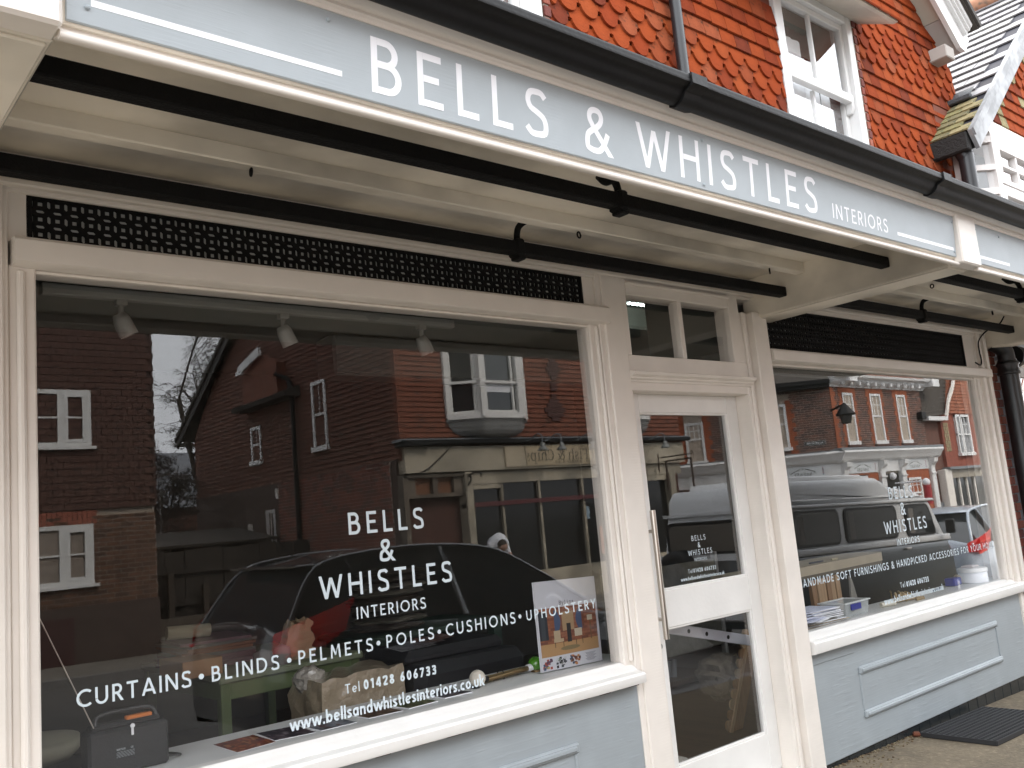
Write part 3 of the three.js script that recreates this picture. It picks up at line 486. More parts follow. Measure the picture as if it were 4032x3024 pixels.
{ // dirt and leaf litter where the pavement meets the plinth
  const cols = [[0.10, 0.06, 0.03], [0.16, 0.12, 0.07], [0.22, 0.18, 0.11]].map((c, i) => mk('litter_' + i, c, 0.95));
  cols.forEach((m, k) => { const gs = []; for (let i = 0; i < 90; i++) { const x = rr(4.15, 5.35), s = rr(0.004, 0.014), z = 0.035 + Math.pow(rnd(), 2) * 0.22 * (x < 4.7 ? 1 : 0.4); const g = new THREE.TetrahedronGeometry(s); g.rotateY(rr(0, 6)); g.rotateX(rr(0, 6)); g.scale(1, 0.5, 1); g.translate(x, gy(x) + s * 0.25, z); gs.push(g); } const o = single('leaf_litter', gs, m, ['dark brown', 'mid brown', 'pale brown'][k] + ' grit and leaf litter on the pavement at the foot of the riser', 'litter', [4.6, gy(4.6), 0.1]); o.userData.kind = 'stuff'; });
  single('fallen_leaf', around(bx(5.215, 5.275, gy(5.24) + 0.004, gy(5.24) + 0.03, 0.05, 0.10, 0.01), 'y', 0.5, [5.24, 0, 0.07]), mk('leaf_rust', [0.12, 0.035, 0.015], 0.9), 'rust-brown fallen leaf against the plinth by the drain grate', 'leaf', [5.24, gy(5.24), 0.07]);
}
// ================================================================ upper storey: tile-hung wall
const verge = (x) => 5.88 - 0.855 * (x - 7.24);                     // underside of the gable bargeboard
const upper = part(shop, 'upper_wall', [bx(-1, 1.42, 3.3, 5.42, -0.3, -0.012), bx(2.50, 4.88, 3.3, 5.42, -0.3, -0.012), bx(5.97, 7.84, 3.3, 5.42, -0.3, -0.012), bx(1.42, 2.5, 3.3, 4.0, -0.3, -0.012), bx(4.88, 5.97, 3.3, 4.0, -0.3, -0.012), ext([[-1, 5.42], [7.82, 5.42], [4.2, 8.5], [-1, 8.5]], 'z', -0.3, -0.012)], M.tile_bed);
const plainTile = clean(ext([[0.004, 0], [0.016, 0.004], [0.012, 0.165], [0, 0.165]], 'x', -0.0815, 0.0815, 0));
const clubTile = (() => { const s = new THREE.Shape(); s.moveTo(-0.0815, 0.165); s.lineTo(-0.0815, 0.072); s.lineTo(-0.066, 0.066); s.absarc(0, 0.066, 0.066, Math.PI, 2 * Math.PI, false); s.lineTo(0.0815, 0.072); s.lineTo(0.0815, 0.165); const g = new THREE.ExtrudeGeometry(s, { depth: 0.016, bevelEnabled: true, bevelSize: 0.0012, bevelThickness: 0.0012, bevelSegments: 1, curveSegments: 9 }); return clean(g); })();
const GAUGE = 0.11, TW = 0.168;
function hang(parent, x0, x1, y0, y1, keep, isClub, z, mats, dx = 0, bottomPad = 0) {
  for (let k = Math.floor((y0 - 4.66) / GAUGE); 4.66 + k * GAUGE < y1; k++) {
    const club = isClub(k), y = 4.66 + k * GAUGE - (club ? 0.006 : 0);
    const off = (((k % 2) + 2) % 2) * 0.5;
    for (let i = Math.floor(x0 / TW) - 1; (i + off) * TW + dx < x1 + TW / 2; i++) {
      const cx = (i + off) * TW + dx, l = cx - TW / 2, r = cx + TW / 2;
      if (r < x0 + 0.02 || l > x1 - 0.02 || !keep(cx, y + 0.06)) continue;
      const m = mats[pick(TILE.weights)] || pick(mats), tilt = 0.135 + rr(-0.012, 0.012), jy = rr(-0.003, 0.003);
      const a = Math.max(l, x0), b = Math.min(r, x1), sx = Math.min(1, (b - a) / TW);
      const o = shared(parent, 'tile', club ? clubTile : plainTile, m, [(a + b) / 2, y + jy, z + 0.012], [tilt * -1, 0, rr(-0.012, 0.012)]);
      o.scale.x = sx;
    }
  }
}
const band = (k) => { const q = ((k % 8) + 8) % 8; return q >= 4; };  // four courses of plain, four of club tiles
hang(upper, 2.565, 4.86, 4.2, 5.05, () => true, band, 0.0, TILE, 0.03);
hang(upper, 6.06, 7.845, 4.2, 6.2, (x, y) => y < verge(x) + 0.08, band, 0.0, TILE, 0.05);
part(upper, 'brick_reveal', [bx(6.0, 6.062, 4.1, 5.42, -0.1, 0.012), bx(2.53, 2.57, 4.1, 5.4, -0.1, 0.012)], M.mortar);
{ const g = bx(-0.024, 0.024, 0, 0.062, -0.01, 0.008, 0.003); clean(g); for (let i = 0; i < 17; i++) shared(upper, 'brick', g, pick(BRK), [6.04 + (i % 2) * 0.008, 4.18 + i * 0.073, 0.012]); for (let i = 0; i < 6; i++) shared(upper, 'brick', g, pick(BRK), [2.552, 4.2 + i * 0.073, 0.012]); }
// ---- sash windows
function sash(parent, x0, x1, y0, y1, ym, z, mat, glass, lab) { // one vertical glazing bar in each sash
  const xm = (x0 + x1) / 2 - 0.02;
  const w = part(parent, 'sash_window', [bx(x0 - 0.10, x0, y0 - 0.08, y1 + 0.08, z - 0.14, z + 0.006, 0.006), bx(x1, x1 + 0.085, y0 - 0.08, y1 + 0.08, z - 0.14, z + 0.006, 0.006), bx(x0, x1, y1, y1 + 0.08, z - 0.14, z + 0.004, 0.006), bx(x0 - 0.14, x1 + 0.12, y0 - 0.16, y0 - 0.08, z - 0.14, z + 0.06, 0.01)], mat, lab);
  part(w, 'upper_sash', [bx(x0, x0 + 0.045, ym, y1, z - 0.075, z - 0.03, 0.004), bx(x1 - 0.045, x1, ym, y1, z - 0.075, z - 0.03, 0.004), bx(x0, x1, y1 - 0.05, y1, z - 0.075, z - 0.031, 0.004), bx(xm - 0.010, xm + 0.010, ym, y1, z - 0.07, z - 0.034, 0.004), bx(x0, x1, ym - 0.02, ym + 0.05, z - 0.075, z - 0.018, 0.006)], mat);
  part(w, 'lower_sash', [bx(x0, x0 + 0.05, y0, ym, z - 0.12, z - 0.078, 0.004), bx(x1 - 0.05, x1, y0, ym, z - 0.12, z - 0.078, 0.004), bx(x0, x1, y0, y0 + 0.08, z - 0.12, z - 0.079, 0.004), bx(xm - 0.010, xm + 0.010, y0, ym, z - 0.115, z - 0.082, 0.004)], mat);
  for (const x of [x0, x1]) part(w, 'sash_horn', ext([[z - 0.075, ym - 0.015], [z - 0.02, ym - 0.015], [z - 0.02, ym - 0.05], [z - 0.028, ym - 0.075], [z - 0.04, ym - 0.10], [z - 0.075, ym - 0.105]], 'x', x === x0 ? x0 + 0.003 : x1 - 0.043, x === x0 ? x0 + 0.043 : x1 - 0.003), mat);
  part(w, 'pane', bx(x0 + 0.02, x1 - 0.02, ym, y1 - 0.02, z - 0.0533, z - 0.0525), glass); part(w, 'pane', bx(x0 + 0.02, x1 - 0.02, y0 + 0.04, ym, z - 0.1003, z - 0.0995), glass);
  return w;
}
const sw = sash(shop, 4.965, 5.895, 4.10, 5.33, 4.68, 0.02, M.upvc, M.glass_up, 'white sash window over the long sign');
{ const skyWhite = mk('net_curtain', [0.80, 0.82, 0.84], 0.95), blind = mk('maroon_curtain', [0.12, 0.03, 0.03], 0.9);
  const pl = (x0, x1, y0, y1, z, n, a) => { const p = []; for (let i = 0; i <= n; i++) p.push([x0 + (x1 - x0) * i / n, z + a * Math.sin(i * 2.1)]); for (let i = n; i >= 0; i--) p.push([x0 + (x1 - x0) * i / n, z + a * Math.sin(i * 2.1) - 0.004]); return ext(p, 'y', y0, y1, 1.2); };
  part(sw, 'net_curtain', [pl(4.92, 5.42, 4.05, 5.10, -0.125, 14, 0.006), pl(5.42, 5.62, 4.05, 4.98, -0.135, 6, 0.006), pl(5.62, 5.74, 4.05, 4.80, -0.125, 4, 0.005)], skyWhite);  // white sheets added behind the panes to stand for reflected sky
  part(sw, 'curtain', [pl(5.62, 5.95, 4.05, 5.4, -0.34, 12, 0.02), pl(4.9, 5.95, 5.02, 5.4, -0.36, 30, 0.015)], blind);
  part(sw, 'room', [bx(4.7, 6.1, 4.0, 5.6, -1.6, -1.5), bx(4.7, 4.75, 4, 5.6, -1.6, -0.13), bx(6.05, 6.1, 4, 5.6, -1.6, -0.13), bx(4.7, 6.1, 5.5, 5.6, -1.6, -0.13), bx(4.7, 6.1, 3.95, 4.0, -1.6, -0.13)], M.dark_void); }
const sw2 = sash(shop, 1.50, 2.42, 4.10, 5.33, 4.68, 0.02, M.upvc, M.glass_up, 'white sash window cut off by the top of the picture');
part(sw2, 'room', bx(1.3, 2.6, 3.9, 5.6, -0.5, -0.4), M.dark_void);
{ // bell-cast hood of tiles over the sash window
  const h = part(shop, 'window_hood', ext([[-0.01, 5.395], [0.02, 5.395], [0.30, 5.255], [0.335, 5.255], [0.335, 5.275], [0.02, 5.60], [-0.01, 5.60]], 'x', 4.2, 6.12, 0), M.soffit, 'white soffit board over the sash window');
  const a = Math.atan2(0.315, 0.325);
  for (let k = 0; k < 4; k++) for (let i = 0; i < 12; i++) { const x = 4.2 + (i + (k % 2) * 0.5) * TW; if (x > 6.12) continue; shared(h, 'tile', plainTile, TILE[pick(TILE.weights)], [x, 5.250 + k * 0.085, 0.352 - k * 0.082], [-a + rr(-0.02, 0.02), 0, 0]); }
}
{ // gable bargeboard, moulding, soffit and purlin end
  const dir = [1, -0.855], L = Math.hypot(...dir), nx = 0.855 / L, ny = 1 / L;
  const strip = (o0, o1, z0, z1, xa, xb, cut = 0) => { const P = (x, o) => [x + nx * o, 5.88 - 0.855 * (x - 7.24) + ny * o]; return ext([P(xa, o0), P(xb - cut, o0), P(xb, o0 + cut * 0.9), P(xb, o1), P(xa, o1)], 'z', z0, z1, 0); };
  const b = part(shop, 'bargeboard', strip(0, 0.25, 0.17, 0.21, 5.6, 7.70, 0.06), M.upvc, 'white moulded bargeboard of the gable');
  part(b, 'moulding', [strip(0.17, 0.26, 0.205, 0.245, 5.6, 7.63), strip(0.20, 0.275, 0.24, 0.27, 5.6, 7.62), strip(0.225, 0.285, 0.268, 0.288, 5.6, 7.61)], M.upvc);
  part(b, 'verge_tile', strip(0.285, 0.335, -0.2, 0.335, 5.6, 7.66), mk('verge_dark', [0.06, 0.055, 0.05], 0.9));
  part(b, 'verge_undercloak', strip(0.27, 0.287, -0.2, 0.31, 5.6, 7.66), M.roof_dark);
  for (let i = 0; i < 7; i++) { const x = 5.6 + i * 0.3; part(b, 'soffit_board', strip(0.045, 0.06, -0.01, 0.172, x, x + 0.296), mk('soffit_grey_' + i, [0.42 + 0.02 * (i % 3), 0.40 + 0.02 * (i % 3), 0.37], 0.8)); }
  part(b, 'purlin_end', [bx(7.40, 7.57, 5.41, 5.53, -0.02, 0.172, 0.008)], mk('purlin_grey', [0.36, 0.33, 0.30], 0.8));
  part(shop, 'roof', strip(0.33, 0.40, -6, 0.30, 3, 7.68), M.roof_dark);
}
part(shop, 'downpipe', [cyl([3.62, 3.5, 0.075], [3.62, 5.4, 0.075], 0.036, 0.036, 20), bx(3.55, 3.69, 4.98, 5.02, 0.01, 0.115, 0.01)], M.pipe_black);

// ================================================================ neighbouring house at right
const nb = thing('neighbour_house', 'slate-roofed house with grey bargeboard and white bay window beside the shop', 'house', [9.5, 0, 0]);
{ // left roof slope: rises to the right, ridge runs away from the street
  const ex = 7.17, ey = 4.60, a = 0.70, ca = Math.cos(a), sa = Math.sin(a), Q = (s, z, o = 0) => [ex + ca * s - sa * o, ey + sa * s + ca * o, z];
  const S1 = 3.69, zf = 0.34, roof = part(nb, 'roof', [(() => { const A = Q(0, zf), B = Q(S1, zf), C = Q(S1, -9), D = Q(0, -9); return quad(A, D, C, B); })(), (() => { const A = Q(0, zf, -0.06), B = Q(S1, zf, -0.06), C = Q(S1, -9, -0.06), D = Q(0, -9, -0.06); return quad(A, B, C, D); })()], M.slate_bed);
  // slates: courses run with the ridge, each piece its own
  const GA = 0.20, W = 0.30, mkPiece = (g0, w, th) => clean(bx(-w / 2 + 0.003, w / 2 - 0.003, 0, th, 0, g0));
  const slate = mkPiece(GA + 0.06, W - 0.002, 0.014), mossy = mkPiece(0.15, 0.17, 0.014);
  const place = (geo, m, s, z, o, name) => { const p = Q(s, z, o), me = shared(roof, name, geo, m, p); me.rotation.set(0, 0, 0); const X = V(0, 0, 1), Z = V(ca, sa, 0).applyAxisAngle(V(0, 0, 1), -0.11), Y = V().crossVectors(Z, X); me.quaternion.setFromRotationMatrix(new THREE.Matrix4().makeBasis(X, Y, Z)); };
  for (let k = 0; k < 6; k++) for (let i = 0; i < 5; i++) { const z = zf - 0.085 - (i + (k % 2) * 0.5) * 0.172; if (z < -0.35) continue; place(mossy, pick(MOSS), k * 0.115 - 0.04, z, 0.026 + rr(0, 0.006), 'mossy_tile'); }
  for (let k = 0; k < 15; k++) for (let i = -1; i < 13; i++) { const s = 0.72 + k * GA; const z = 0.19 - (i + (k % 2) * 0.5) * W; if (z > 0.2) continue; place(slate, pick(SLATE), s, z, 0.022 + rr(0, 0.004), 'slate'); }
  part(nb, 'ridge', cyl(Q(S1, 0.4, 0.02), Q(S1, -9, 0.02), 0.12, 0.12, 14), mk('ridge_clay', [0.38, 0.19, 0.11], 0.85, { map: T.clay, rx: 1.5 }));
  part(nb, 'lead_flashing', [quad(Q(0.66, 0.2, 0.045), Q(0.66, -0.5, 0.045), Q(0.9, -0.5, 0.05), Q(0.9, 0.2, 0.05)), bar(Q(0.68, 0.22, 0.05), Q(0.68, -0.35, 0.05), 0.05, 0.05, 0.01)], mk('dark_lead', [0.05, 0.055, 0.06], 0.6, { bump: T.fine, bs: 0.004, brx: 6 }));
  // bargeboard on the front verge
  const bb = (o0, o1, z0, z1, s0, s1) => { const P = (s, o) => { const p = Q(s, 0, o); return [p[0], p[1]]; }; return ext([P(s0, o0), P(s1, o0), P(s1, o1), P(s0, o1)], 'z', z0, z1, 0); };
  part(nb, 'bargeboard', [bb(-0.17, 0.015, zf - 0.005, zf + 0.03, -0.06, 3.7), bb(-0.05, 0.02, zf + 0.03, zf + 0.045, -0.05, 3.7)], mk('barge_grey', [0.35, 0.36, 0.37], 0.55, { map: T.stain, rx: 2 }));
  part(nb, 'eaves_soffit', [bb(-0.17, -0.02, -0.02, zf - 0.01, -0.03, 0.34), bx(7.12, 7.2, 4.42, 4.58, -0.02, zf - 0.02, 0.01)], mk('old_black', [0.015, 0.014, 0.013], 0.8, { bump: T.fine, bs: 0.006, brx: 6 }));
  // tile-hung gable
  const gab = part(nb, 'gable_wall', ext([[7.75, 4.98], [11.5, 4.9], [11.5, 8.2]], 'z', 0.02, 0.22), M.tile_bed);
  const line = (x) => ey + Math.tan(a) * (x - ex) - 0.28;
  hang(gab, 7.7, 9.6, 4.93, 6.6, (x, y) => y < line(x) - 0.02 && y > 4.92, (k) => k >= 7 && k < 11, 0.235, TILE.map((m, i) => (i % 3 === 2 ? MOSS[1] : m)), 0);
  part(nb, 'bay_soffit', ext([[0.22, 4.99], [0.30, 4.70], [0.31, 4.66], [0.0, 4.66], [0.0, 4.99]], 'x', 7.70, 10.5, 0.3), M.cream);
  part(nb, 'wall', bx(7.3, 11.5, 3.2, 4.99, -0.15, 0.02), M.tile_bed);
  const hg = clean(ext([[0.004, 0], [0.016, 0.004], [0.012, 0.165], [0, 0.165]], 'x', -0.06, 0.06, 0)); for (let i = 0; i < 6; i++) shared(nb, 'tile', hg, TILE[i % 4], [7.385, 4.05 + i * 0.10, 0.20], [-0.1, 0, 0]);
}
{ // white casement bay
  const z = 0.30, wm = mk('pink_white', [0.70, 0.665, 0.64], 0.45);
  const bay = part(nb, 'bay_window', [bx(7.66, 7.735, 3.4, 4.68, z - 0.07, z + 0.02, 0.006), bx(8.62, 8.70, 3.4, 4.68, z - 0.07, z + 0.01, 0.006), bx(7.735, 8.62, 4.61, 4.68, z - 0.07, z + 0.01, 0.006), bx(7.735, 8.62, 4.165, 4.225, z - 0.07, z + 0.012, 0.006), bx(8.7, 10.4, 4.61, 4.68, z - 0.07, z + 0.01), bx(8.7, 10.4, 4.165, 4.225, z - 0.07, z + 0.012), bx(9.55, 9.63, 3.4, 4.68, z - 0.07, z + 0.01)], wm, 'white casement bay window');
  part(bay, 'casement', [bx(7.745, 7.80, 4.225, 4.61, z - 0.05, z + 0.022, 0.005), bx(8.555, 8.615, 4.225, 4.61, z - 0.05, z + 0.022, 0.005), bx(7.80, 8.555, 4.55, 4.61, z - 0.05, z + 0.022, 0.005), bx(7.80, 8.555, 4.225, 4.275, z - 0.05, z + 0.022, 0.005), bx(8.163, 8.193, 4.275, 4.55, z - 0.04, z + 0.014, 0.003), bx(7.80, 8.555, 4.40, 4.425, z - 0.04, z + 0.012, 0.003)], wm);
  part(bay, 'lower_casement', [bx(7.745, 7.80, 3.4, 4.165, z - 0.05, z + 0.022, 0.005), bx(8.555, 8.615, 3.4, 4.165, z - 0.05, z + 0.022, 0.005), bx(7.80, 8.555, 4.115, 4.165, z - 0.05, z + 0.022, 0.005)], wm);
  part(bay, 'side_light', [bar([7.40, 3.4, 0.10], [7.40, 4.66, 0.10], 0.05, 0.05, 0.004), bar([7.40, 4.36, 0.10], [7.66, 4.36, z], 0.04, 0.05), bar([7.40, 4.62, 0.10], [7.66, 4.62, z], 0.04, 0.06), bar([7.40, 4.14, 0.10], [7.66, 4.14, z], 0.04, 0.06)], wm);
  const gl = M.glass_up;
  part(bay, 'pane', bx(7.78, 8.58, 3.4, 4.6, z - 0.0208, z - 0.02), gl); part(bay, 'pane', bx(8.7, 10.4, 3.4, 4.6, z - 0.0208, z - 0.02), gl); part(bay, 'pane', quad([7.41, 3.4, 0.105], [7.66, 3.4, z - 0.02], [7.66, 4.62, z - 0.02], [7.41, 4.62, 0.105]), gl);
  part(bay, 'net_curtain', [bx(7.5, 8.1, 3.3, 4.6, 0.09, 0.10), bx(8.2, 10, 3.3, 4.3, 0.06, 0.07)], mk('pale_curtain', [0.36, 0.38, 0.39], 0.9));
}
part(nb, 'downpipe', [cyl([7.245, 3.3, 0.24], [7.245, 4.42, 0.24], 0.062, 0.062, 20), cyl([7.245, 4.40, 0.24], [7.20, 4.56, 0.18], 0.07, 0.06, 16)], M.pipe_black);
// ---- lower right: brick pier, rainwater pipe, drum, pilaster and next fascia
{
  const pierT = part(nb, 'brick_pier', bx(7.43, 7.72, -0.4, 3.3, -0.25, -0.01), M.mortar);
  const full = clean(bx(-0.1065, 0.1065, 0, 0.065, -0.05, 0.004, 0.003)), half = clean(bx(-0.05, 0.05, 0, 0.065, -0.05, 0.004, 0.003));
  for (let i = 0; i < 40; i++) { const y = 0.0 + i * 0.0755; shared(pierT, 'brick', full, pick(BRK), [7.545 + (i % 2) * 0.075, y, 0.0]); shared(pierT, 'brick', half, pick(BRK), [i % 2 ? 7.455 : 7.715, y, 0.0]); }
}
{
  const p = thing('rainwater_pipe', 'thick black cast-iron rainwater pipe right of the shopfront', 'pipe', [7.71, -0.05, 0.10]);
  part(p, 'pipe', cyl([7.71, -0.1, 0.11], [7.71, 2.66, 0.11], 0.078, 0.078, 24), M.pipe_black);
  part(p, 'collar', lathe([[0.0, 0], [0.088, 0], [0.096, 0.012], [0.088, 0.03], [0.084, 0.075], [0.098, 0.09], [0.088, 0.105], [0.07, 0.13], [0, 0.15]], 7.71, 2.53, 0.11), M.pipe_black);
  part(p, 'offset', tube([[7.71, 2.64, 0.11], [7.69, 2.74, 0.11], [7.60, 2.80, 0.08], [7.50, 2.82, 0.05]], 0.07, 24, 16), M.pipe_black);
}
single('alarm_drum', cyl([7.86, 2.70, 0.10], [7.98, 2.70, 0.10], 0.10, 0.10, 28), M.gutter_black, 'round black drum on the wall behind the rainwater pipe', 'drum', [7.92, 2.6, 0.1]);
{
  const s2 = thing('next_shopfront', 'pale blue-grey shopfront pilaster and fascia beyond the black pipe', 'shopfront', [8.1, 0, 0]);
  const pb = mk('pale_blue', [0.46, 0.51, 0.58], 0.5);
  part(s2, 'pilaster', bx(7.93, 8.10, -0.2, 2.75, -0.2, 0.05, 0.01), pb);
  part(s2, 'fascia', [bx(7.9, 12, 2.72, 3.05, -0.2, 0.10, 0.01)], pb); part(s2, 'cornice', bx(7.9, 12, 2.60, 2.70, -0.2, 0.16, 0.02), M.white);
  part(s2, 'stall_riser', bx(8.1, 12, -0.3, 0.6, -0.2, 0.0), pb); part(s2, 'frame', [bx(8.1, 12, 0.6, 0.68, -0.2, 0.05), bx(8.9, 8.96, 0.6, 2.6, -0.1, 0.02)], M.white);
  part(s2, 'pane', bx(8.1, 12, 0.68, 2.6, -0.0508, -0.05), M.glass_up); part(s2, 'room', [bx(8.0, 12, -0.2, 2.9, -2.1, -2.0), bx(7.95, 8.0, -0.2, 2.9, -2.1, -0.2), bx(8, 12, 2.7, 2.8, -2.1, -0.2)], M.dark_void);
}
// ================================================================ across the street (seen in the shop windows)
const FZ = 12.5; // building line across the street; their fronts face -z
// lapped tile courses on a wall: each course a thin wedge. dir 'z' wall faces -z at depth d between x0..x1; dir 'x' wall faces -x
function courses(axis, u0, u1, y0, y1, d, gauge = 0.11, clip = null, th = 0.018) {
  const gs = [];
  for (let y = y0; y < y1; y += gauge) {
    let a = u0, b = u1; if (clip) { [a, b] = clip(y + gauge * 0.5); if (b - a < 0.05) continue; }
    if (axis === 'z') gs.push(ext([[d, y + gauge], [d - th, y], [d, y]], 'x', a, b, 0)); else gs.push(ext([[d, y + gauge], [d - th, y], [d, y]], 'z', a, b, 0));
  }
  return gs;
}
// real bricks on a wall facing -z (or any turned wall through `place`), merged by colour
function brickwork(parent, len, y0, y1, holes, pal, place, mortar, individually = 0) {
  const bins = pal.map(() => []), W = 0.225, H = 0.075; let n = 0;
  const bed = clean(bx(0, len, y0, y1, 0.004, 0.05)); place(bed); part(parent, 'mortar_bed', bed, mortar);
  const unit = new Map();
  for (let j = 0, y = y0; y < y1; j++, y += H) for (let u = -(j % 2) * W / 2; u < len; u += W) {
    const a = Math.max(0, u + 0.008), b = Math.min(len, u + W - 0.008); if (b - a < 0.03) continue;
    let segs = [[a, b]]; for (const h of holes) if (y + H * 0.5 > h[2] && y + H * 0.5 < h[3]) segs = segs.flatMap(([p, q]) => (q <= h[0] || p >= h[1] ? [[p, q]] : [[p, h[0]], [h[1], q]].filter(([m, n2]) => n2 - m > 0.02)));
    for (const [a2, b2] of segs) { const g = clean(bx(a2, b2, y + 0.008, Math.min(y1, y + H - 0.008), -rr(0.002, 0.006), 0.03)); place(g);
    const k = Math.floor(rnd() * pal.length);
    if (n++ < individually) part(parent, 'brick', g, pal[k]); else bins[k].push(g); }
  }
  bins.forEach((b, k) => { if (b.length) part(parent, 'brickwork', b, pal[k]).userData.kind = 'stuff'; });
}
const flat = (x0, z) => (g) => g.applyMatrix4(new THREE.Matrix4().makeTranslation(x0, 0, z));
// casement / sash window on a wall facing -z at depth d
function farSash(parent, x0, x1, y0, y1, d, mat, opt = {}) {
  const { rows = 0, cols = 1, mid = (y0 + y1) / 2, place = (g) => g, curtain = null, fw = 0.085 } = opt, P = (gs) => gs.map((g) => { g = clean(g); place(g); return g; });
  const w = part(parent, 'window', P([bx(x0, x0 + fw, y0, y1, d - 0.03, d + 0.08), bx(x1 - fw, x1, y0, y1, d - 0.03, d + 0.08), bx(x0, x1, y1 - fw, y1, d - 0.028, d + 0.08), bx(x0 - 0.05, x1 + 0.05, y0 - 0.07, y0 + 0.05, d - 0.08, d + 0.08), bx(x0, x1, mid - 0.03, mid + 0.03, d - 0.02, d + 0.08)]), mat);
  const bars = []; for (let c = 1; c < cols; c++) { const x = x0 + (x1 - x0) * c / cols; bars.push(bx(x - 0.018, x + 0.018, opt.barLow ? y0 : mid, y1, d + 0.0, d + 0.05)); }
  for (let r = 1; r <= rows; r++) { const y = mid + (y1 - mid) * r / (rows + 1); bars.push(bx(x0, x1, y - 0.014, y + 0.014, d + 0.0, d + 0.05)); }
  if (bars.length) part(w, 'glazing_bar', P(bars), mat);
  part(w, 'pane', P([bx(x0 + 0.02, x1 - 0.02, y0, y1, d + 0.055, d + 0.07)]), M.dark_glass);
  if (curtain) part(w, 'net_curtain', P([bx(x0 + fw, x1 - fw, y0 + 0.05, y0 + (y1 - y0) * curtain, d + 0.045, d + 0.053)]), mk('far_net', [0.30, 0.31, 0.32], 0.9));
  return w;
}
// ---- brick and tile house opposite the left end of the window
{
  const h = thing('brick_house', 'brown tile-hung brick house with white casements reflected at the far left', 'house', [2.5, 0, FZ]);
  const x0 = -6, x1 = 4.70;
  part(h, 'wall', bx(x0, x1, -0.2, 2.47, FZ + 0.05, FZ + 5), M.mortar_dark);
  brickwork(h, 2.6, 0.95, 2.36, [[0, 1.6, 1.28, 2.26]], [[0.115, 0.058, 0.034], [0.14, 0.07, 0.04], [0.095, 0.052, 0.034], [0.155, 0.08, 0.05]].map((c, i) => mk('brown_brick_' + i, c, 0.9, { map: T.clay, rx: 3 })), flat(2.1, FZ), M.mortar, 250);
  part(h, 'soldier_course', Array.from({ length: 22 }, (_, i) => bx(2.12 + i * 0.075, 2.185 + i * 0.075, 2.24, 2.45, FZ - 0.005, FZ + 0.03)), BRK[3]);
  part(h, 'plinth', bx(2.1, 4.72, -0.2, 0.95, FZ - 0.03, FZ + 0.05), mk('plinth_brown', [0.085, 0.06, 0.05], 0.9, { map: T.blotch, rx: 1 }));
  part(h, 'door', bx(2.2, 3.38, -0.1, 0.80, FZ - 0.04, FZ), mk('door_maroon', [0.05, 0.018, 0.016], 0.7));
  part(h, 'wall', bx(x0, x1 - 0.04, 2.47, 8.2, FZ + 0.02, FZ + 5), M.tile_bed);
  TILED.forEach((m, k) => { const gs = courses('z', -2, x1, 2.47 + k * 0.11, 8.2, FZ + 0.02, 0.33, null, 0.025).concat(); part(h, 'tile_course', courses('z', -2, x1, 2.47, 8.2, FZ + 0.02, 0.11, null, 0.025).filter((_, i) => i % 3 === k), m); });
  { const sc = []; for (let y = 2.47, j = 0; y < 7.4; y += 0.11, j++) for (let i = 0; i < 14; i++) { const x = 2.35 + (i + (j % 2) / 2) * 0.168; if (x + 0.08 > x1 + 0.02) continue; sc.push(bx(x - 0.08, x + 0.078, y, y + 0.10, FZ - 0.012 - rr(0, 0.010), FZ)); } part(h, 'wall_tile', sc, TILED[1]).userData.kind = 'stuff'; }
  part(h, 'corner_tile', Array.from({ length: 51 }, (_, i) => bx(x1 - 0.02, x1 + 0.02 + 0.015 * (i % 2), 2.47 + i * 0.11, 2.575 + i * 0.11, FZ - 0.02, FZ + 0.2)), TILED[0]);
  part(h, 'roof', ext([[FZ - 0.3, 8.1], [FZ + 5.3, 8.1], [FZ + 2.5, 11]], 'x', x0, x1 + 0.3, 0), M.roof_dark);
  for (const [a, b, lab] of [[3.49, 4.42, 'upper'], [1.29, 2.235, 'lower']]) {
    const w = part(h, 'casement_window', [bx(2.1, 3.62, b - 0.07, b, FZ - 0.035, FZ + 0.08), bx(2.1, 3.62, a, a + 0.07, FZ - 0.035, FZ + 0.08), bx(3.62, 3.70, a, b, FZ - 0.035, FZ + 0.08), bx(3.19, 3.29, a, b, FZ - 0.036, FZ + 0.08), bx(3.29, 3.345, a + 0.07, b - 0.07, FZ - 0.047, FZ + 0.05), bx(3.565, 3.62, a + 0.07, b - 0.07, FZ - 0.047, FZ + 0.05), bx(3.345, 3.565, b - 0.12, b - 0.07, FZ - 0.044, FZ + 0.05), bx(3.345, 3.565, a + 0.07, a + 0.12, FZ - 0.044, FZ + 0.05), bx(2.1, 3.60, a + 0.46, a + 0.49, FZ - 0.03, FZ + 0.02), bx(2.0, 3.76, a - 0.05, a + 0.0, FZ - 0.10, FZ + 0.05)], M.upvc);
    part(w, 'pane', bx(2.1, 3.66, a + 0.03, b - 0.03, FZ + 0.03, FZ + 0.04), M.dark_glass);
    part(w, 'venetian_blind', Array.from({ length: 22 }, (_, i) => bx(2.1, 3.64, a + 0.06 + i * 0.037, a + 0.088 + i * 0.037, FZ + 0.018, FZ + 0.028)), mk('blind_' + lab, lab === 'lower' ? [0.12, 0.13, 0.13] : [0.07, 0.075, 0.075], 0.6));
  }
}
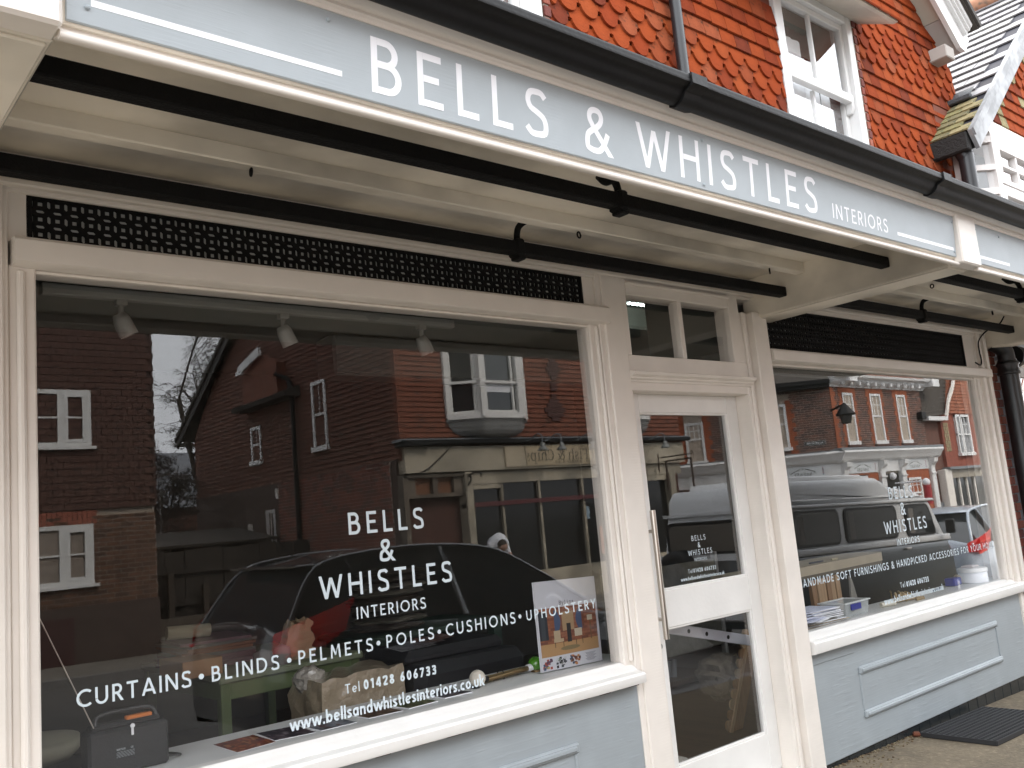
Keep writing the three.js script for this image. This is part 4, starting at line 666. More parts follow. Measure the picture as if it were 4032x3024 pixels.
// ---- lane between: fence, gate posts, shed, far roofs, trees
{
  const f = thing('lane_fence', 'dark wooden fence and gate closing the lane between the reflected houses', 'fence', [6.2, 0, 16.2]);
  const fm = mk('fence_dark', [0.035, 0.03, 0.026], 0.85), fp = mk('fence_post', [0.075, 0.06, 0.048], 0.85, { map: T.blotch, rx: 4 });
  for (let i = 0; i < 11; i++) part(f, 'board', bx(4.9 + i * 0.42, 5.30 + i * 0.42, 0.0, 1.66 + 0.02 * (i % 3), 16.22 + 0.02 * (i % 2), 16.26), fm);
  part(f, 'rail', [bx(4.8, 9.5, 0.55, 0.65, 16.1, 16.16), bx(4.8, 9.5, 1.2, 1.28, 16.12, 16.18)], fm);
  for (const [x, hh] of [[5.69, 1.27], [6.17, 1.22], [6.9, 0.95]]) part(f, 'post', [bx(x - 0.06, x + 0.06, -0.2, hh, 15.94, 16.06, 0.01)], fp);
  part(f, 'low_wall', bx(4.8, 9.6, -0.2, 0.34, 15.7, 15.9), mk('low_wall', [0.10, 0.085, 0.07], 0.9));
  const s = thing('garden_shed', 'low dark shed with a pale roof edge at the back of the lane', 'shed', [7.5, 0, 18]);
  part(s, 'wall', bx(5.6, 9.4, -0.1, 1.75, 18, 20), fm); part(s, 'roof', ext([[17.7, 1.74], [20.2, 2.1], [20.2, 2.16], [17.7, 1.80]], 'x', 6.4, 9.45, 0), M.roof_dark);
  const fh = thing('distant_house', 'distant grey-roofed house low behind the lane', 'house', [12, 0, 36]);
  part(fh, 'wall', bx(9.5, 15.5, -1, 3.6, 36, 42), BRKD[1]); part(fh, 'roof', ext([[35.6, 3.5], [42.4, 3.5], [39, 6.2]], 'x', 9.2, 15.8, 0), mk('far_slate', [0.16, 0.17, 0.19], 0.8)); farSash(fh, 10.6, 11.8, 1.6, 2.9, 35.99, M.upvc, { cols: 2 });
}
function bareTree(name, label, x, y, z, H, seedv, lean, spread, bark, twig, rad = 0.05) {
  seed = seedv; const t = thing(name, label, 'tree', [x, y, z]), trunk = [], br = [], tw = [];
  const limb = (p, d, L, r, lev) => {
    const q = p.clone().addScaledVector(d, L), m = p.clone().addScaledVector(d, L * 0.5).add(V(rr(-1, 1), rr(-0.3, 0.5), rr(-1, 1)).multiplyScalar(L * 0.06));
    (lev === 0 ? trunk : lev < 3 ? br : tw).push(new THREE.TubeGeometry(new THREE.QuadraticBezierCurve3(p, m, q), lev < 2 ? 6 : 3, Math.max(r, 0.0065), lev < 2 ? 7 : 3));
    if (lev >= 5) return;
    const n = lev === 0 ? 9 : lev === 1 ? 6 : lev === 2 ? 5 : lev === 3 ? 4 : 3;
    for (let i = 0; i < n; i++) {
      const s = lev === 0 ? 0.28 + 0.72 * (i + rnd()) / n : 0.3 + 0.7 * (i + rnd()) / n, b = p.clone().lerp(q, s);
      const az = rr(0, 6.283), up = lev < 2 ? rr(0.35, 0.9) : rr(-0.5, 0.6);
      const droop = lev > 2 ? -0.35 : 0; const nd = d.clone().multiplyScalar(lev < 2 ? 0.7 : 0.6).add(V(Math.cos(az) * spread, up * 0.6 + droop, Math.sin(az) * spread)).normalize();
      limb(b, nd, L * (lev === 0 ? rr(0.32, 0.5) : rr(0.38, 0.6)), r * (lev === 0 ? 0.42 : 0.5), lev + 1);
    }
  };
  limb(V(x, y, z), V(lean, 1, 0).normalize(), H, rad, 0);
  part(t, 'trunk', trunk, bark); part(t, 'branches', br, twig); part(t, 'crown', tw, twig).userData.kind = 'stuff'; return t;
}
const barkM = mk('bark', [0.10, 0.085, 0.07], 0.9, { map: T.blotch, rx: 2 }), twigM = mk('twig', [0.07, 0.055, 0.05], 0.9), birchM = mk('birch_bark', [0.34, 0.32, 0.29], 0.8, { map: T.stain, rx: 3 });
bareTree('bare_tree', 'tall bare winter tree rising behind the reflected gable', 10.9, -0.2, 24.0, 6.6, 11, -0.22, 0.8, barkM, twigM, 0.075);
bareTree('birch_tree', 'slim white-barked birch at the corner of the lane', 8.1, -0.2, 21.6, 3.5, 23, -0.02, 0.6, birchM, twigM, 0.045);
bareTree('bare_bush', 'bare twiggy bush low in the lane between the reflected houses', 9.0, -0.3, 24.2, 2.6, 37, 0.05, 0.9, barkM, twigM, 0.03);
seed = 99;
// ---- fish and chip shop with a tile-hung upper storey and an oriel window
{
  const c = thing('chip_shop', 'red tile-hung fish and chip shop with cream fascia reflected in the large window', 'building', [14, 0, FZ]);
  const X0 = 9.72, X1 = 18.95, Y1 = 7.6;
  part(c, 'wall', bx(X0 + 0.03, X1, -0.6, 3.2, FZ + 0.25, FZ + 11), mk('red_brick_plain', [0.10, 0.042, 0.03], 0.9, { map: T.blotch, rx: 2 }));
  part(c, 'wall', ext([[FZ + 0.02, 3.1], [FZ + 11.0, 3.1], [FZ + 11.0, 4.9], [FZ + 6.4, 9.4], [FZ + 0.02, 6.6]], 'x', X0 + 0.02, X1, 0), M.tile_red_dark);
  part(c, 'tile_course', courses('z', X0 + 0.1, X1, 3.46, 7.6, FZ + 0.02, 0.11, null, 0.026).filter((_, i) => i % 2), M.tile_red); part(c, 'tile_course', courses('z', X0 + 0.1, X1, 3.46, 7.6, FZ + 0.02, 0.11, null, 0.026).filter((_, i) => i % 2 === 0), mk('tile_red_b', [0.19, 0.062, 0.034], 0.85, { map: T.clay, rx: 1.1 }));
  const vg = (y) => [FZ + 0.05, FZ + Math.min(10.95, 11.0 - (y - 4.9) * 1.05)];
  part(c, 'side_tile_course', courses('x', 0, 1, 3.14, 8.3, X0 + 0.02, 0.115, (y) => (y < 4.9 ? [FZ + 0.02, FZ + 10.98] : vg(y)), 0.028), M.tile_red_dark);
  part(c, 'corner_tile', Array.from({ length: 38 }, (_, i) => bx(X0 - 0.01, X0 + 0.16, 3.46 + i * 0.11, 3.56 + i * 0.11, FZ - 0.008, FZ + 0.14)), M.tile_red);
  part(c, 'side_wall', bx(X0 - 0.01, X0 + 0.06, -0.6, 3.14, FZ + 0.2, FZ + 11), mk('side_brick_bed', [0.075, 0.05, 0.04], 0.9));
  brickwork(c, 5.2, 0.5, 3.12, [], [BRK[2], BRK[0], BRKD[0], BRK[1]], (g) => g.applyMatrix4(new THREE.Matrix4().makeRotationY(Math.PI / 2).setPosition(X0 - 0.03, 0, FZ + 5.6)), M.mortar_dark);
  // gable verge towards the lane
  const tip = [FZ + 11.9, 4.85], knee = [FZ + 9.3, 6.45], apex = [FZ + 6.2, 8.4];
  part(c, 'bargeboard', [bar([X0 - 0.18, tip[1], tip[0]], [X0 - 0.18, knee[1], knee[0]], 0.06, 0.24), bar([X0 - 0.18, knee[1], knee[0]], [X0 - 0.18, apex[1], apex[0]], 0.06, 0.22)], mk('barge_dark', [0.06, 0.055, 0.05], 0.8));
  part(c, 'roof', [ext([[tip[0], tip[1] + 0.1], [knee[0], knee[1] + 0.12], [apex[0], apex[1] + 0.12], [apex[0], apex[1] + 0.24], [knee[0], knee[1] + 0.24], [tip[0], tip[1] + 0.2]], 'x', X0 - 0.26, X1, 0), ext([[FZ - 0.5, 7.5], [apex[0], 8.52], [apex[0], 8.62], [FZ - 0.5, 7.62]], 'x', X0 - 0.2, X1, 0)], M.roof_dark);
  part(c, 'gutter', bar([X0 - 0.3, 4.86, tip[0]], [X0 + 4, 4.86, tip[0]], 0.12, 0.10), M.upvc);
  { const d = part(c, 'dormer_gable', ext([[FZ + 4.9, 5.3], [FZ + 6.9, 5.3], [FZ + 6.9, 6.0], [FZ + 5.9, 6.5], [FZ + 4.9, 6.1]], 'x', X0 - 0.25, X0 + 0.05, 0), M.tile_red); part(d, 'bargeboard', [bar([X0 - 0.34, 6.22, FZ + 6.9], [X0 - 0.34, 6.52, FZ + 5.6], 0.07, 0.22), bar([X0 - 0.36, 6.15, FZ + 6.95], [X0 - 0.36, 6.15, FZ + 6.6], 0.1, 0.1)], M.upvc); part(d, 'lean_to', ext([[X0 - 0.45, 5.25], [X0 + 0.05, 5.45], [X0 + 0.05, 5.15], [X0 - 0.4, 5.15]], 'z', FZ + 4.2, FZ + 7.3, 0), M.roof_dark); }
  const sideP = (g) => g.applyMatrix4(new THREE.Matrix4().makeRotationY(Math.PI / 2).setPosition(X0, 0, FZ)); // local u = -z
  farSash(c, -3.62, -2.95, 3.75, 5.35, 0, M.upvc, { place: sideP, mid: 4.55, cols: 2 }); farSash(c, -7.05, -6.45, 3.78, 4.72, 0, M.upvc, { place: sideP, mid: 4.25, cols: 2 });
  { const w = farSash(c, -6.35, -5.85, 1.05, 2.5, 0, M.upvc, { place: sideP, mid: 1.8 }); part(w, 'window_bars', [0.12, 0.25, 0.38].map((o) => sideP(clean(bx(-6.35 + o, -6.33 + o, 1.05, 2.5, -0.09, -0.07)))), M.cream); }
  part(c, 'downpipe', [cyl([X0 - 0.1, -0.3, FZ + 4.45], [X0 - 0.1, 5.3, FZ + 4.45], 0.06), tube([[X0 - 0.1, 5.25, FZ + 4.45], [X0 - 0.1, 5.6, FZ + 4.6], [X0 - 0.3, 5.8, FZ + 4.9]], 0.06, 10)], M.gutter_black);
  part(c, 'vent_box', bx(X0 - 0.06, X0, 2.75, 3.0, FZ + 5.55, FZ + 5.7), M.cream); part(c, 'vent_box', bx(X0 - 0.06, X0, 2.0, 2.2, FZ + 7.2, FZ + 7.4), M.cream);
  // dark diamonds in the tiling
  const dk = mk('tile_dark_pattern', [0.085, 0.042, 0.036], 0.9), diam = (cx, rows, y0) => rows.map((w, i) => bx(cx - w / 2, cx + w / 2, y0 + i * 0.11, y0 + i * 0.11 + 0.105, FZ - 0.03, FZ));
  part(c, 'dark_tile', [...diam(14.2, [0.25, 0.5, 0.66, 0.5, 0.3, 0.16], 3.92), ...diam(14.22, [0.2, 0.2], 4.66), ...diam(14.26, [0.18, 0.3, 0.46, 0.34, 0.2], 4.92), ...diam(14.25, [0.16], 3.52)], dk);
  // oriels
  function oriel(x) {
    const w = M.white, A = [x, FZ], Bq = [x + 0.62, FZ - 0.42], C = [x + 1.72, FZ - 0.42], D = [x + 2.2, FZ], y0 = 3.97, y1 = 6.1;
    const o = part(c, 'oriel_window', [[A, Bq], [Bq, C], [C, D]].flatMap(([p, q]) => [bar([p[0], y0 + 0.02, p[1]], [q[0], y0 + 0.02, q[1]], 0.16, 0.12), bar([p[0], 4.74, p[1]], [q[0], 4.74, q[1]], 0.07, 0.06), bar([p[0], y1, p[1]], [q[0], y1, q[1]], 0.16, 0.16)]).concat([A, Bq, C, D].map((p, i) => bar([p[0], y0, p[1]], [p[0], y1, p[1]], i === 1 ? 0.2 : 0.14, 0.12))), w);
    part(o, 'sash', [[A, Bq], [Bq, C], [C, D]].flatMap(([p, q]) => { const L = (s) => [p[0] + (q[0] - p[0]) * s, p[1] + (q[1] - p[1]) * s + 0.03]; return [0.15, 0.86].map((s) => bar([L(s)[0], y0, L(s)[1]], [L(s)[0], y1, L(s)[1]], 0.06, 0.05)).concat(bar([p[0], y0 + 0.1, p[1] + 0.03], [q[0], y0 + 0.1, q[1] + 0.03], 0.05, 0.08)); }), w);
    for (const [p, q] of [[A, Bq], [Bq, C], [C, D]]) part(o, 'pane', quad([p[0], y0, p[1] + 0.05], [p[0], y1, p[1] + 0.05], [q[0], y1, q[1] + 0.05], [q[0], y0, q[1] + 0.05]), M.dark_glass);
    part(o, 'blind', bx(x + 0.75, x + 1.62, 4.52, 4.74, FZ - 0.375, FZ - 0.372), M.paper);
    const rings = []; const prof = [[1.04, 3.96], [1.06, 3.90], [1.0, 3.86], [0.98, 3.78], [0.90, 3.68], [0.76, 3.60], [0.5, 3.55], [0.2, 3.53]];
    const base = [[-1.1, 0], [-0.48, -0.44], [0.62, -0.44], [1.1, 0]], tri = []; for (let i = 0; i + 1 < prof.length; i++) for (let j = 0; j < 3; j++) { const P = (k, m) => [x + 1.1 + base[k][0] * prof[m][0], prof[m][1], FZ + base[k][1] * prof[m][0] - 0.01]; const a = P(j, i), b = P(j + 1, i), d = P(j, i + 1), e = P(j + 1, i + 1); tri.push(...a, ...b, ...e, ...a, ...e, ...d); }
    const g = new THREE.BufferGeometry(); g.setAttribute('position', new THREE.Float32BufferAttribute(tri, 3)); g.computeVertexNormals();
    part(o, 'corbel', g, M.roughcast || mk('roughcast', [0.42, 0.42, 0.41], 0.9, { map: T.grit, rx: 1.2, bump: T.grit, bs: 0.03, brx: 1.5 }));
  }
  oriel(11.0); oriel(15.45);
  // shopfront
  const cr = mk('old_cream', [0.46, 0.405, 0.31], 0.6, { map: T.stain, rx: 0.5 }), z = FZ - 0.06;
  part(c, 'fascia', bx(9.77, X1, 2.82, 3.36, z, z + 0.3), cr); part(c, 'lower_fascia', bx(11.45, X1 - 0.1, 2.53, 2.80, z + 0.10, z + 0.3), cr);
  part(c, 'eaves_gutter', [bx(9.66, X1 + 0.2, 3.40, 3.50, z - 0.14, z + 0.2, 0.02), bx(9.66, 10.35, 3.36, 3.48, z - 0.2, z + 0.2, 0.02)], M.gutter_black); part(c, 'lead_flashing', bx(9.64, X1 + 0.2, 3.47, 3.53, z - 0.08, z + 0.24), M.lead);
  const sg = part(c, 'sign_panel', bx(13.07, 17.05, 2.87, 3.345, z - 0.03, z), mk('sign_cream', [0.52, 0.44, 0.32], 0.6)); part(c, 'blank_panel', bx(12.45, 13.05, 2.87, 3.34, z - 0.03, z), mk('sign_cream', [0.52, 0.44, 0.32], 0.6));
  const rv = (s, xl, xr, y, h, k, mat, font) => { // lettering on a wall facing -z reads from its right end (x decreasing)
    const g = lettering(s, 0, xr - xl, y, h, k, 0); g.rotateY(Math.PI); g.translate(xr, 0, z - 0.033); return part(sg, 'lettering', g, mat); };
  const br = mk('sign_brown', [0.035, 0.022, 0.018], 0.7), canvasSign = (txts, w, h) => { const cv = document.createElement('canvas'); cv.width = w; cv.height = h; const k = cv.getContext('2d'); k.fillStyle = '#bfae90'; k.fillRect(0, 0, w, h); k.textAlign = 'center'; k.textBaseline = 'middle'; for (const [s, x, y, f, col] of txts) { k.font = f; k.fillStyle = col; k.fillText(s, x, y); } const t = new THREE.CanvasTexture(cv); t.colorSpace = THREE.SRGBColorSpace; return t; };
  const tx = canvasSign([['FRANKIES', 512, 18, '30px serif', '#2a2220'], ['Traditional Fish & Chips', 512, 60, '92px serif', '#2f2724'], ['TAKEAWAY ~ RESTAURANT & CAFE', 600, 106, 'bold 24px sans-serif', '#2a2321']], 1024, 120);
  const sm = new THREE.MeshStandardMaterial({ map: tx, roughness: 0.6 }); part(sg, 'lettering', sheet([17.0, 2.88, z - 0.034], [13.1, 2.88, z - 0.034], [13.1, 3.335, z - 0.034], [17.0, 3.335, z - 0.034]), sm);
  for (const x of [13.17, 13.76, 14.79, 16.3, 17.59]) {
    const l = part(c, 'sign_lamp', tube([[x - 0.25, 3.42, z - 0.05], [x - 0.1, 3.45, z - 0.2], [x - 0.03, 3.56, z - 0.42], [x, 3.52, z - 0.50], [x, 3.30, z - 0.52]], 0.016, 30, 8), M.lead);
    part(l, 'shade', lathe([[0.02, 0.13], [0.05, 0.12], [0.055, 0.05], [0.075, 0.03], [0.11, -0.01], [0.125, -0.05], [0.10, -0.05], [0.03, 0.08]], x, 3.22, z - 0.52), mk('lamp_grey', [0.22, 0.23, 0.22], 0.35));
  }
  part(c, 'cable', tube([[10.95, 3.36, z - 0.05], [10.6, 3.1, z - 0.06], [10.3, 2.9, z - 0.05], [10.05, 2.8, z - 0.02]], 0.012, 20, 6), M.black_iron);
  part(c, 'bracket_sign_frame', [bar([17.86, 2.95, z - 0.1], [17.86, 2.95, z - 1.1], 0.03), bar([17.86, 2.84, z - 0.2], [17.86, 2.84, z - 1.1], 0.035), bar([17.86, 3.05, z], [17.86, 2.6, z], 0.03), bar([17.86, 2.84, z - 0.25], [17.86, 2.1, z - 0.25], 0.04), bar([17.86, 2.84, z - 1.08], [17.86, 2.0, z - 1.08], 0.04), tube([[17.86, 2.95, z - 1.1], [17.86, 2.97, z - 1.16], [17.86, 3.02, z - 1.14], [17.86, 3.0, z - 1.09]], 0.012, 14)], mk('rust_iron', [0.06, 0.035, 0.025], 0.7));
  // doorway bay, pilasters, mullions
  part(c, 'doorway', [bx(9.75, 11.35, 2.72, 2.80, z + 0.05, z + 0.3), bx(9.75, 11.3, 2.30, 2.38, z + 0.1, z + 0.25), bx(9.75, 10.05, 2.38, 2.72, z + 0.1, z + 0.25), bx(10.5, 10.62, 2.38, 2.72, z + 0.1, z + 0.25), bx(11.05, 11.3, 2.38, 2.72, z + 0.1, z + 0.25), bx(9.72, 9.84, -0.3, 2.8, z + 0.05, z + 0.3)], mk('weathered', [0.16, 0.13, 0.10], 0.8, { map: T.stain, rx: 1 }));
  part(c, 'fanlight_pane', bx(9.9, 11.1, 2.38, 2.72, z + 0.2, z + 0.22), mk('orange_glow', [0.20, 0.085, 0.04], 0.7));  // pane in one flat orange-brown colour
  part(c, 'door', bx(9.84, 11.3, -0.4, 2.3, z + 0.5, z + 0.55), M.dark_void);
  part(c, 'pilaster', [bx(11.3, 11.5, -0.4, 2.80, z, z + 0.3, 0.02), bx(18.25, 18.5, -0.6, 2.55, z, z + 0.3, 0.02)], cr);
  part(c, 'scroll_bracket', [tube([[11.35, 2.7, z - 0.02], [11.5, 2.78, z - 0.1], [11.62, 2.76, z - 0.12], [11.64, 2.68, z - 0.12]], 0.02, 20), tube([[11.33, 2.5, z - 0.02], [11.4, 2.62, z - 0.06], [11.36, 2.74, z - 0.08]], 0.018, 16)], M.black_iron);
  part(c, 'mullion', [[11.5, 11.58], [12.37, 12.43], [13.49, 13.56], [14.9, 14.98], [16.6, 16.68]].map(([a, b]) => bx(a, b, 0.2, 2.55, z + 0.12, z + 0.22)).concat([bx(11.55, 12.4, 2.42, 2.53, z + 0.12, z + 0.2), bx(17.1, 18.25, 2.38, 2.53, z + 0.12, z + 0.2)]), cr);
  part(c, 'transom', bx(11.3, 17.1, 2.03, 2.13, z + 0.06, z + 0.2), mk('maroon', [0.10, 0.02, 0.022], 0.5));
  part(c, 'shop_pane', bx(11.5, 18.3, 0.5, 2.55, z + 0.2, z + 0.21), mk('shop_dark_glass', [0.012, 0.012, 0.011], 0.08)); part(c, 'stall_riser', bx(11.4, 18.3, -0.7, 0.5, z + 0.1, z + 0.25), cr);
  part(c, 'sticker', [bx(15.02, 15.16, 1.55, 1.85, z + 0.19, z + 0.198)], mk('sticker_blue', [0.25, 0.33, 0.40], 0.6)); part(c, 'poster', bx(15.05, 15.4, 0.7, 1.35, z - 0.2, z - 0.17), mk('poster_orange', [0.30, 0.09, 0.03], 0.7));
}
// ---- corner barber shop in dark brick with orange dressings
{
  const b = thing('corner_building', 'dark brick corner building with white cornice and barber shopfront reflected in the right window', 'building', [29, 0, FZ]);
  const X0 = 26.75, X1 = 33.1, wins = [[27.46, 28.13], [29.27, 30.02], [31.16, 31.84]], wy = [3.21, 4.85], sg = Math.SQRT1_2;
  const side = (g) => g.applyMatrix4(new THREE.Matrix4().makeRotationY(Math.PI * 0.75).setPosition(X0, 0, FZ)).applyMatrix4(new THREE.Matrix4()); // local u runs back along the side street
  part(b, 'wall', bx(X0, X1, -1.2, 5.3, FZ + 0.05, FZ + 6), M.mortar_dark);
  const sidePlace = (g) => { g.applyMatrix4(new THREE.Matrix4().makeBasis(V(-sg, 0, sg), V(0, 1, 0), V(sg, 0, sg)).setPosition(X0, 0, FZ)); const p = g.attributes.position; return g; };
  // the basis above is left-handed for faces: rebuild winding after placing
  const sideP = (g) => { sidePlace(g); for (const k of ['position', 'normal', 'uv']) { const a = g.attributes[k]; if (!a) continue; const n = a.itemSize; for (let i = 0; i < a.count; i += 3) for (let m = 0; m < n; m++) { const t = a.array[(i + 1) * n + m]; a.array[(i + 1) * n + m] = a.array[(i + 2) * n + m]; a.array[(i + 2) * n + m] = t; } } return g; };
  const hs = wins.map(([a, c]) => [a - X0 - 0.14, c - X0 + 0.14, wy[0] - 0.05, wy[1] + 0.28]);
  brickwork(b, X1 - X0, 2.95, 5.1, hs, BRKD, flat(X0, FZ), M.mortar_dark);
  brickwork(b, 9, -0.5, 5.1, [[1.36, 2.25, 3.1, 4.98], [4.0, 4.9, 2.9, 4.6]], BRKD, sideP, M.mortar_dark);
  { const q = []; for (let j = 0; j < 28; j++) { const y = 2.96 + j * 0.076; for (const [a, c] of wins) { q.push(bx(a - 0.14 - (j % 4 < 2 ? 0.09 : 0), a + 0.02, y, y + 0.068, FZ - 0.012, FZ + 0.02), bx(c - 0.02, c + 0.14 + (j % 4 < 2 ? 0.09 : 0), y, y + 0.068, FZ - 0.012, FZ + 0.02)); } q.push(bx(X0 - 0.01, X0 + (j % 4 < 2 ? 0.3 : 0.18), y, y + 0.068, FZ - 0.014, FZ + 0.02)); } part(b, 'orange_quoins', q.slice(0, q.length / 2), BRKO[0]); part(b, 'orange_quoins', q.slice(q.length / 2), BRKO[1]);
    const sd = []; for (let j = 0; j < 24; j++) { const y = 2.96 + j * 0.076; for (const [a, c] of [[1.36, 2.25], [4.0, 4.9]]) sd.push(sideP(clean(bx(a - (j % 4 < 2 ? 0.12 : 0.02), a + 0.14, y, y + 0.068, -0.012, 0.02))), sideP(clean(bx(c - 0.14, c + (j % 4 < 2 ? 0.12 : 0.02), y, y + 0.068, -0.012, 0.02)))); } part(b, 'orange_quoins', sd, BRKO[0]); }
  part(b, 'window_arch', wins.map(([a, c]) => ext([[a - 0.16, 4.84], [a + 0.16, 4.92], [c - 0.16, 4.92], [c + 0.16, 4.84], [c + 0.24, 5.08], [a - 0.24, 5.08]], 'z', FZ - 0.014, FZ + 0.03, 0)), BRKO[1]);
  for (const [a, c] of wins) { farSash(b, a, c, wy[0], wy[1] + 0.06, FZ - 0.0, M.upvc, { rows: 1, cols: 3, mid: 4.12, curtain: 0.5 }); part(b, 'stone_sill', bx(a - 0.1, c + 0.3, 3.07, 3.13, FZ - 0.1, FZ), BRKD[0]); }
  farSash(b, 1.5, 2.12, 3.18, 4.66, 0, M.upvc, { rows: 1, cols: 2, mid: 4.0, curtain: 0.5, place: sideP }); farSash(b, 4.14, 4.76, 3.0, 4.34, 0, M.upvc, { rows: 1, cols: 4, mid: 3.78, curtain: 0.45, place: sideP });
  part(b, 'cornice', [ext([[FZ + 0.02, 5.09], [FZ - 0.06, 5.09], [FZ - 0.08, 5.14], [FZ - 0.22, 5.24], [FZ - 0.26, 5.34], [FZ - 0.42, 5.38], [FZ - 0.44, 5.46], [FZ + 0.02, 5.46]], 'x', X0 - 0.1, X1 + 0.2, 0.5), bx(27.25, 27.75, 5.22, 5.5, FZ - 0.5, FZ - 0.2), bx(33.2, 33.75, 5.2, 5.55, FZ - 0.5, FZ - 0.1)], M.upvc);
  part(b, 'cornice_bracket', Array.from({ length: 11 }, (_, i) => bx(27.2 + i * 0.54, 27.35 + i * 0.54, 5.12, 5.32, FZ - 0.26, FZ - 0.04, 0.03)), M.upvc);
  part(b, 'roof', ext([[FZ - 0.3, 5.46], [FZ + 6, 5.46], [FZ + 6, 8], [FZ + 2.8, 8]], 'x', X0, X1, 0), M.tile_red); part(b, 'side_eaves', [sideP(clean(bx(0.1, 9, 5.05, 5.16, -0.45, 0.02))), sideP(clean(bx(0.1, 9, 5.16, 5.30, -0.55, 0.1)))], M.gutter_black); part(b, 'side_roof', sideP(clean(ext([[-0.5, 5.3], [3, 8], [3, 7.8], [-0.4, 5.26]], 'x', 0.1, 9, 0))), M.roof_dark);
  // street name plate on the side wall
  const cv = document.createElement('canvas'); cv.width = 256; cv.height = 64; { const k = cv.getContext('2d'); k.fillStyle = '#101214'; k.fillRect(0, 0, 256, 64); k.strokeStyle = '#c8cbcc'; k.lineWidth = 4; k.strokeRect(4, 4, 248, 56); k.fillStyle = '#d6d8d8'; k.font = 'bold 36px sans-serif'; k.textAlign = 'center'; k.textBaseline = 'middle'; k.fillText('GLEN ROAD', 128, 33); }
  const pt = new THREE.CanvasTexture(cv); pt.colorSpace = THREE.SRGBColorSpace;
  { const P = (u, y) => [X0 - sg * u - sg * 0.03, y, FZ + sg * u - sg * 0.03]; part(b, 'street_name_plate', sheet(P(0.37, 3.21), P(1.07, 3.21), P(1.07, 3.35), P(0.37, 3.35)), new THREE.MeshStandardMaterial({ map: pt, roughness: 0.5 })); }
  // shopfront: lead flashing, cornice, pilasters with consoles, fascia panels
  const w = M.upvc;
  part(b, 'lead_flashing', [bx(X0 - 0.3, 33.7, 2.93, 3.03, FZ - 0.32, FZ, 0.02), sideP(clean(bx(0, 8, 2.88, 2.98, -0.3, 0)))], M.lead);
  const cor = [[0, 2.94], [-0.34, 2.94], [-0.36, 2.88], [-0.30, 2.80], [-0.24, 2.72], [-0.2, 2.64], [-0.1, 2.57], [0, 2.55]];
  part(b, 'shop_cornice', [ext(cor.map(([z, y]) => [FZ + z, y]), 'x', X0 - 0.2, 33.6, 0.4), sideP(clean(ext(cor, 'x', -0.1, 8, 0.4)))], w);
  part(b, 'fascia', [bx(X0, 33.2, 2.18, 2.56, FZ - 0.04, FZ + 0.03), sideP(clean(bx(0, 8, 2.16, 2.56, -0.05, 0.03)))], w);
  part(b, 'pilaster', [26.7, 29.12, 30.6, 32.85].map((x) => bx(x, x + 0.32, -1, 2.2, FZ - 0.12, FZ + 0.05, 0.02)).concat([26.72, 29.14, 30.62, 32.87].map((x) => ext([[FZ, 2.18], [FZ - 0.12, 2.18], [FZ - 0.14, 2.3], [FZ - 0.26, 2.42], [FZ - 0.28, 2.56], [FZ, 2.56]], 'x', x, x + 0.28, 0.5))).concat([26.68, 29.1, 30.58, 32.83].map((x) => bx(x, x + 0.36, 1.98, 2.04, FZ - 0.16, FZ, 0.01))), w);
  part(b, 'shop_wall', [bx(X0, 29.1, 1.9, 2.2, FZ - 0.02, FZ + 0.06), bx(30.9, 32.9, -0.5, 2.2, FZ - 0.02, FZ + 0.06)], BRKO[0]); part(b, 'shop_pane', bx(27, 29.1, -0.6, 1.9, FZ, FZ + 0.02), M.dark_glass);
  part(b, 'doorway', bx(29.44, 30.58, -1, 2.1, FZ + 0.02, FZ + 0.06), M.dark_void); part(b, 'globe_lamp', ball(30.0, 2.0, FZ - 0.05, 0.13), M.paper);
  farSash(b, 31.1, 32.05, 0.6, 1.9, FZ - 0.04, w, { rows: 1, cols: 3, mid: 1.35 });
  const sc = document.createElement('canvas'); sc.width = 512; sc.height = 128; { const k = sc.getContext('2d'); k.fillStyle = '#cfd3d4'; k.fillRect(0, 0, 512, 128); k.fillStyle = '#1c1c1e'; k.font = 'bold 54px serif'; k.textAlign = 'center'; k.textBaseline = 'middle'; k.fillText('SAFARI', 256, 88); k.lineWidth = 9; k.strokeStyle = '#232323'; k.beginPath(); k.moveTo(110, 74); k.quadraticCurveTo(170, 44, 226, 26); k.moveTo(402, 74); k.quadraticCurveTo(342, 44, 286, 26); k.stroke(); for (const [x, col] of [[30, '#a33'], [482, '#a33']]) for (let i = 0; i < 6; i++) { k.fillStyle = i % 2 ? '#234a7a' : col; k.fillRect(x - 7, 20 + i * 15, 14, 12); } k.fillStyle = '#333'; k.fillRect(250, 18, 12, 16); }
  const st = new THREE.CanvasTexture(sc); st.colorSpace = THREE.SRGBColorSpace; const stm = new THREE.MeshStandardMaterial({ map: st, roughness: 0.5 });
  for (const [a, c] of [[27.1, 29.03], [30.84, 32.72]]) part(b, 'sign_panel', sheet([c, 2.19, FZ - 0.05], [a, 2.19, FZ - 0.05], [a, 2.53, FZ - 0.05], [c, 2.53, FZ - 0.05]), stm);
  { const P = (u, y) => [X0 - sg * u - sg * 0.06, y, FZ + sg * u - sg * 0.06]; part(b, 'sign_panel', sheet(P(0.5, 2.18), P(1.95, 2.18), P(1.95, 2.54), P(0.5, 2.54)), stm); }
  // wall lantern on the corner, alarm box, barber pole
  part(b, 'wall_lantern', [lathe([[0, 0.34], [0.05, 0.30], [0.10, 0.22], [0.26, 0.02], [0.30, -0.04], [0.30, -0.08], [0.22, -0.09], [0, -0.09]], 26.2, 4.1, FZ - 0.75), bar([26.7, 4.3, FZ], [26.2, 4.38, FZ - 0.75], 0.05)], M.gutter_black); part(b, 'lantern_glass', lathe([[0.20, -0.09], [0.14, -0.34], [0, -0.36]], 26.2, 4.1, FZ - 0.75), M.dark_glass);
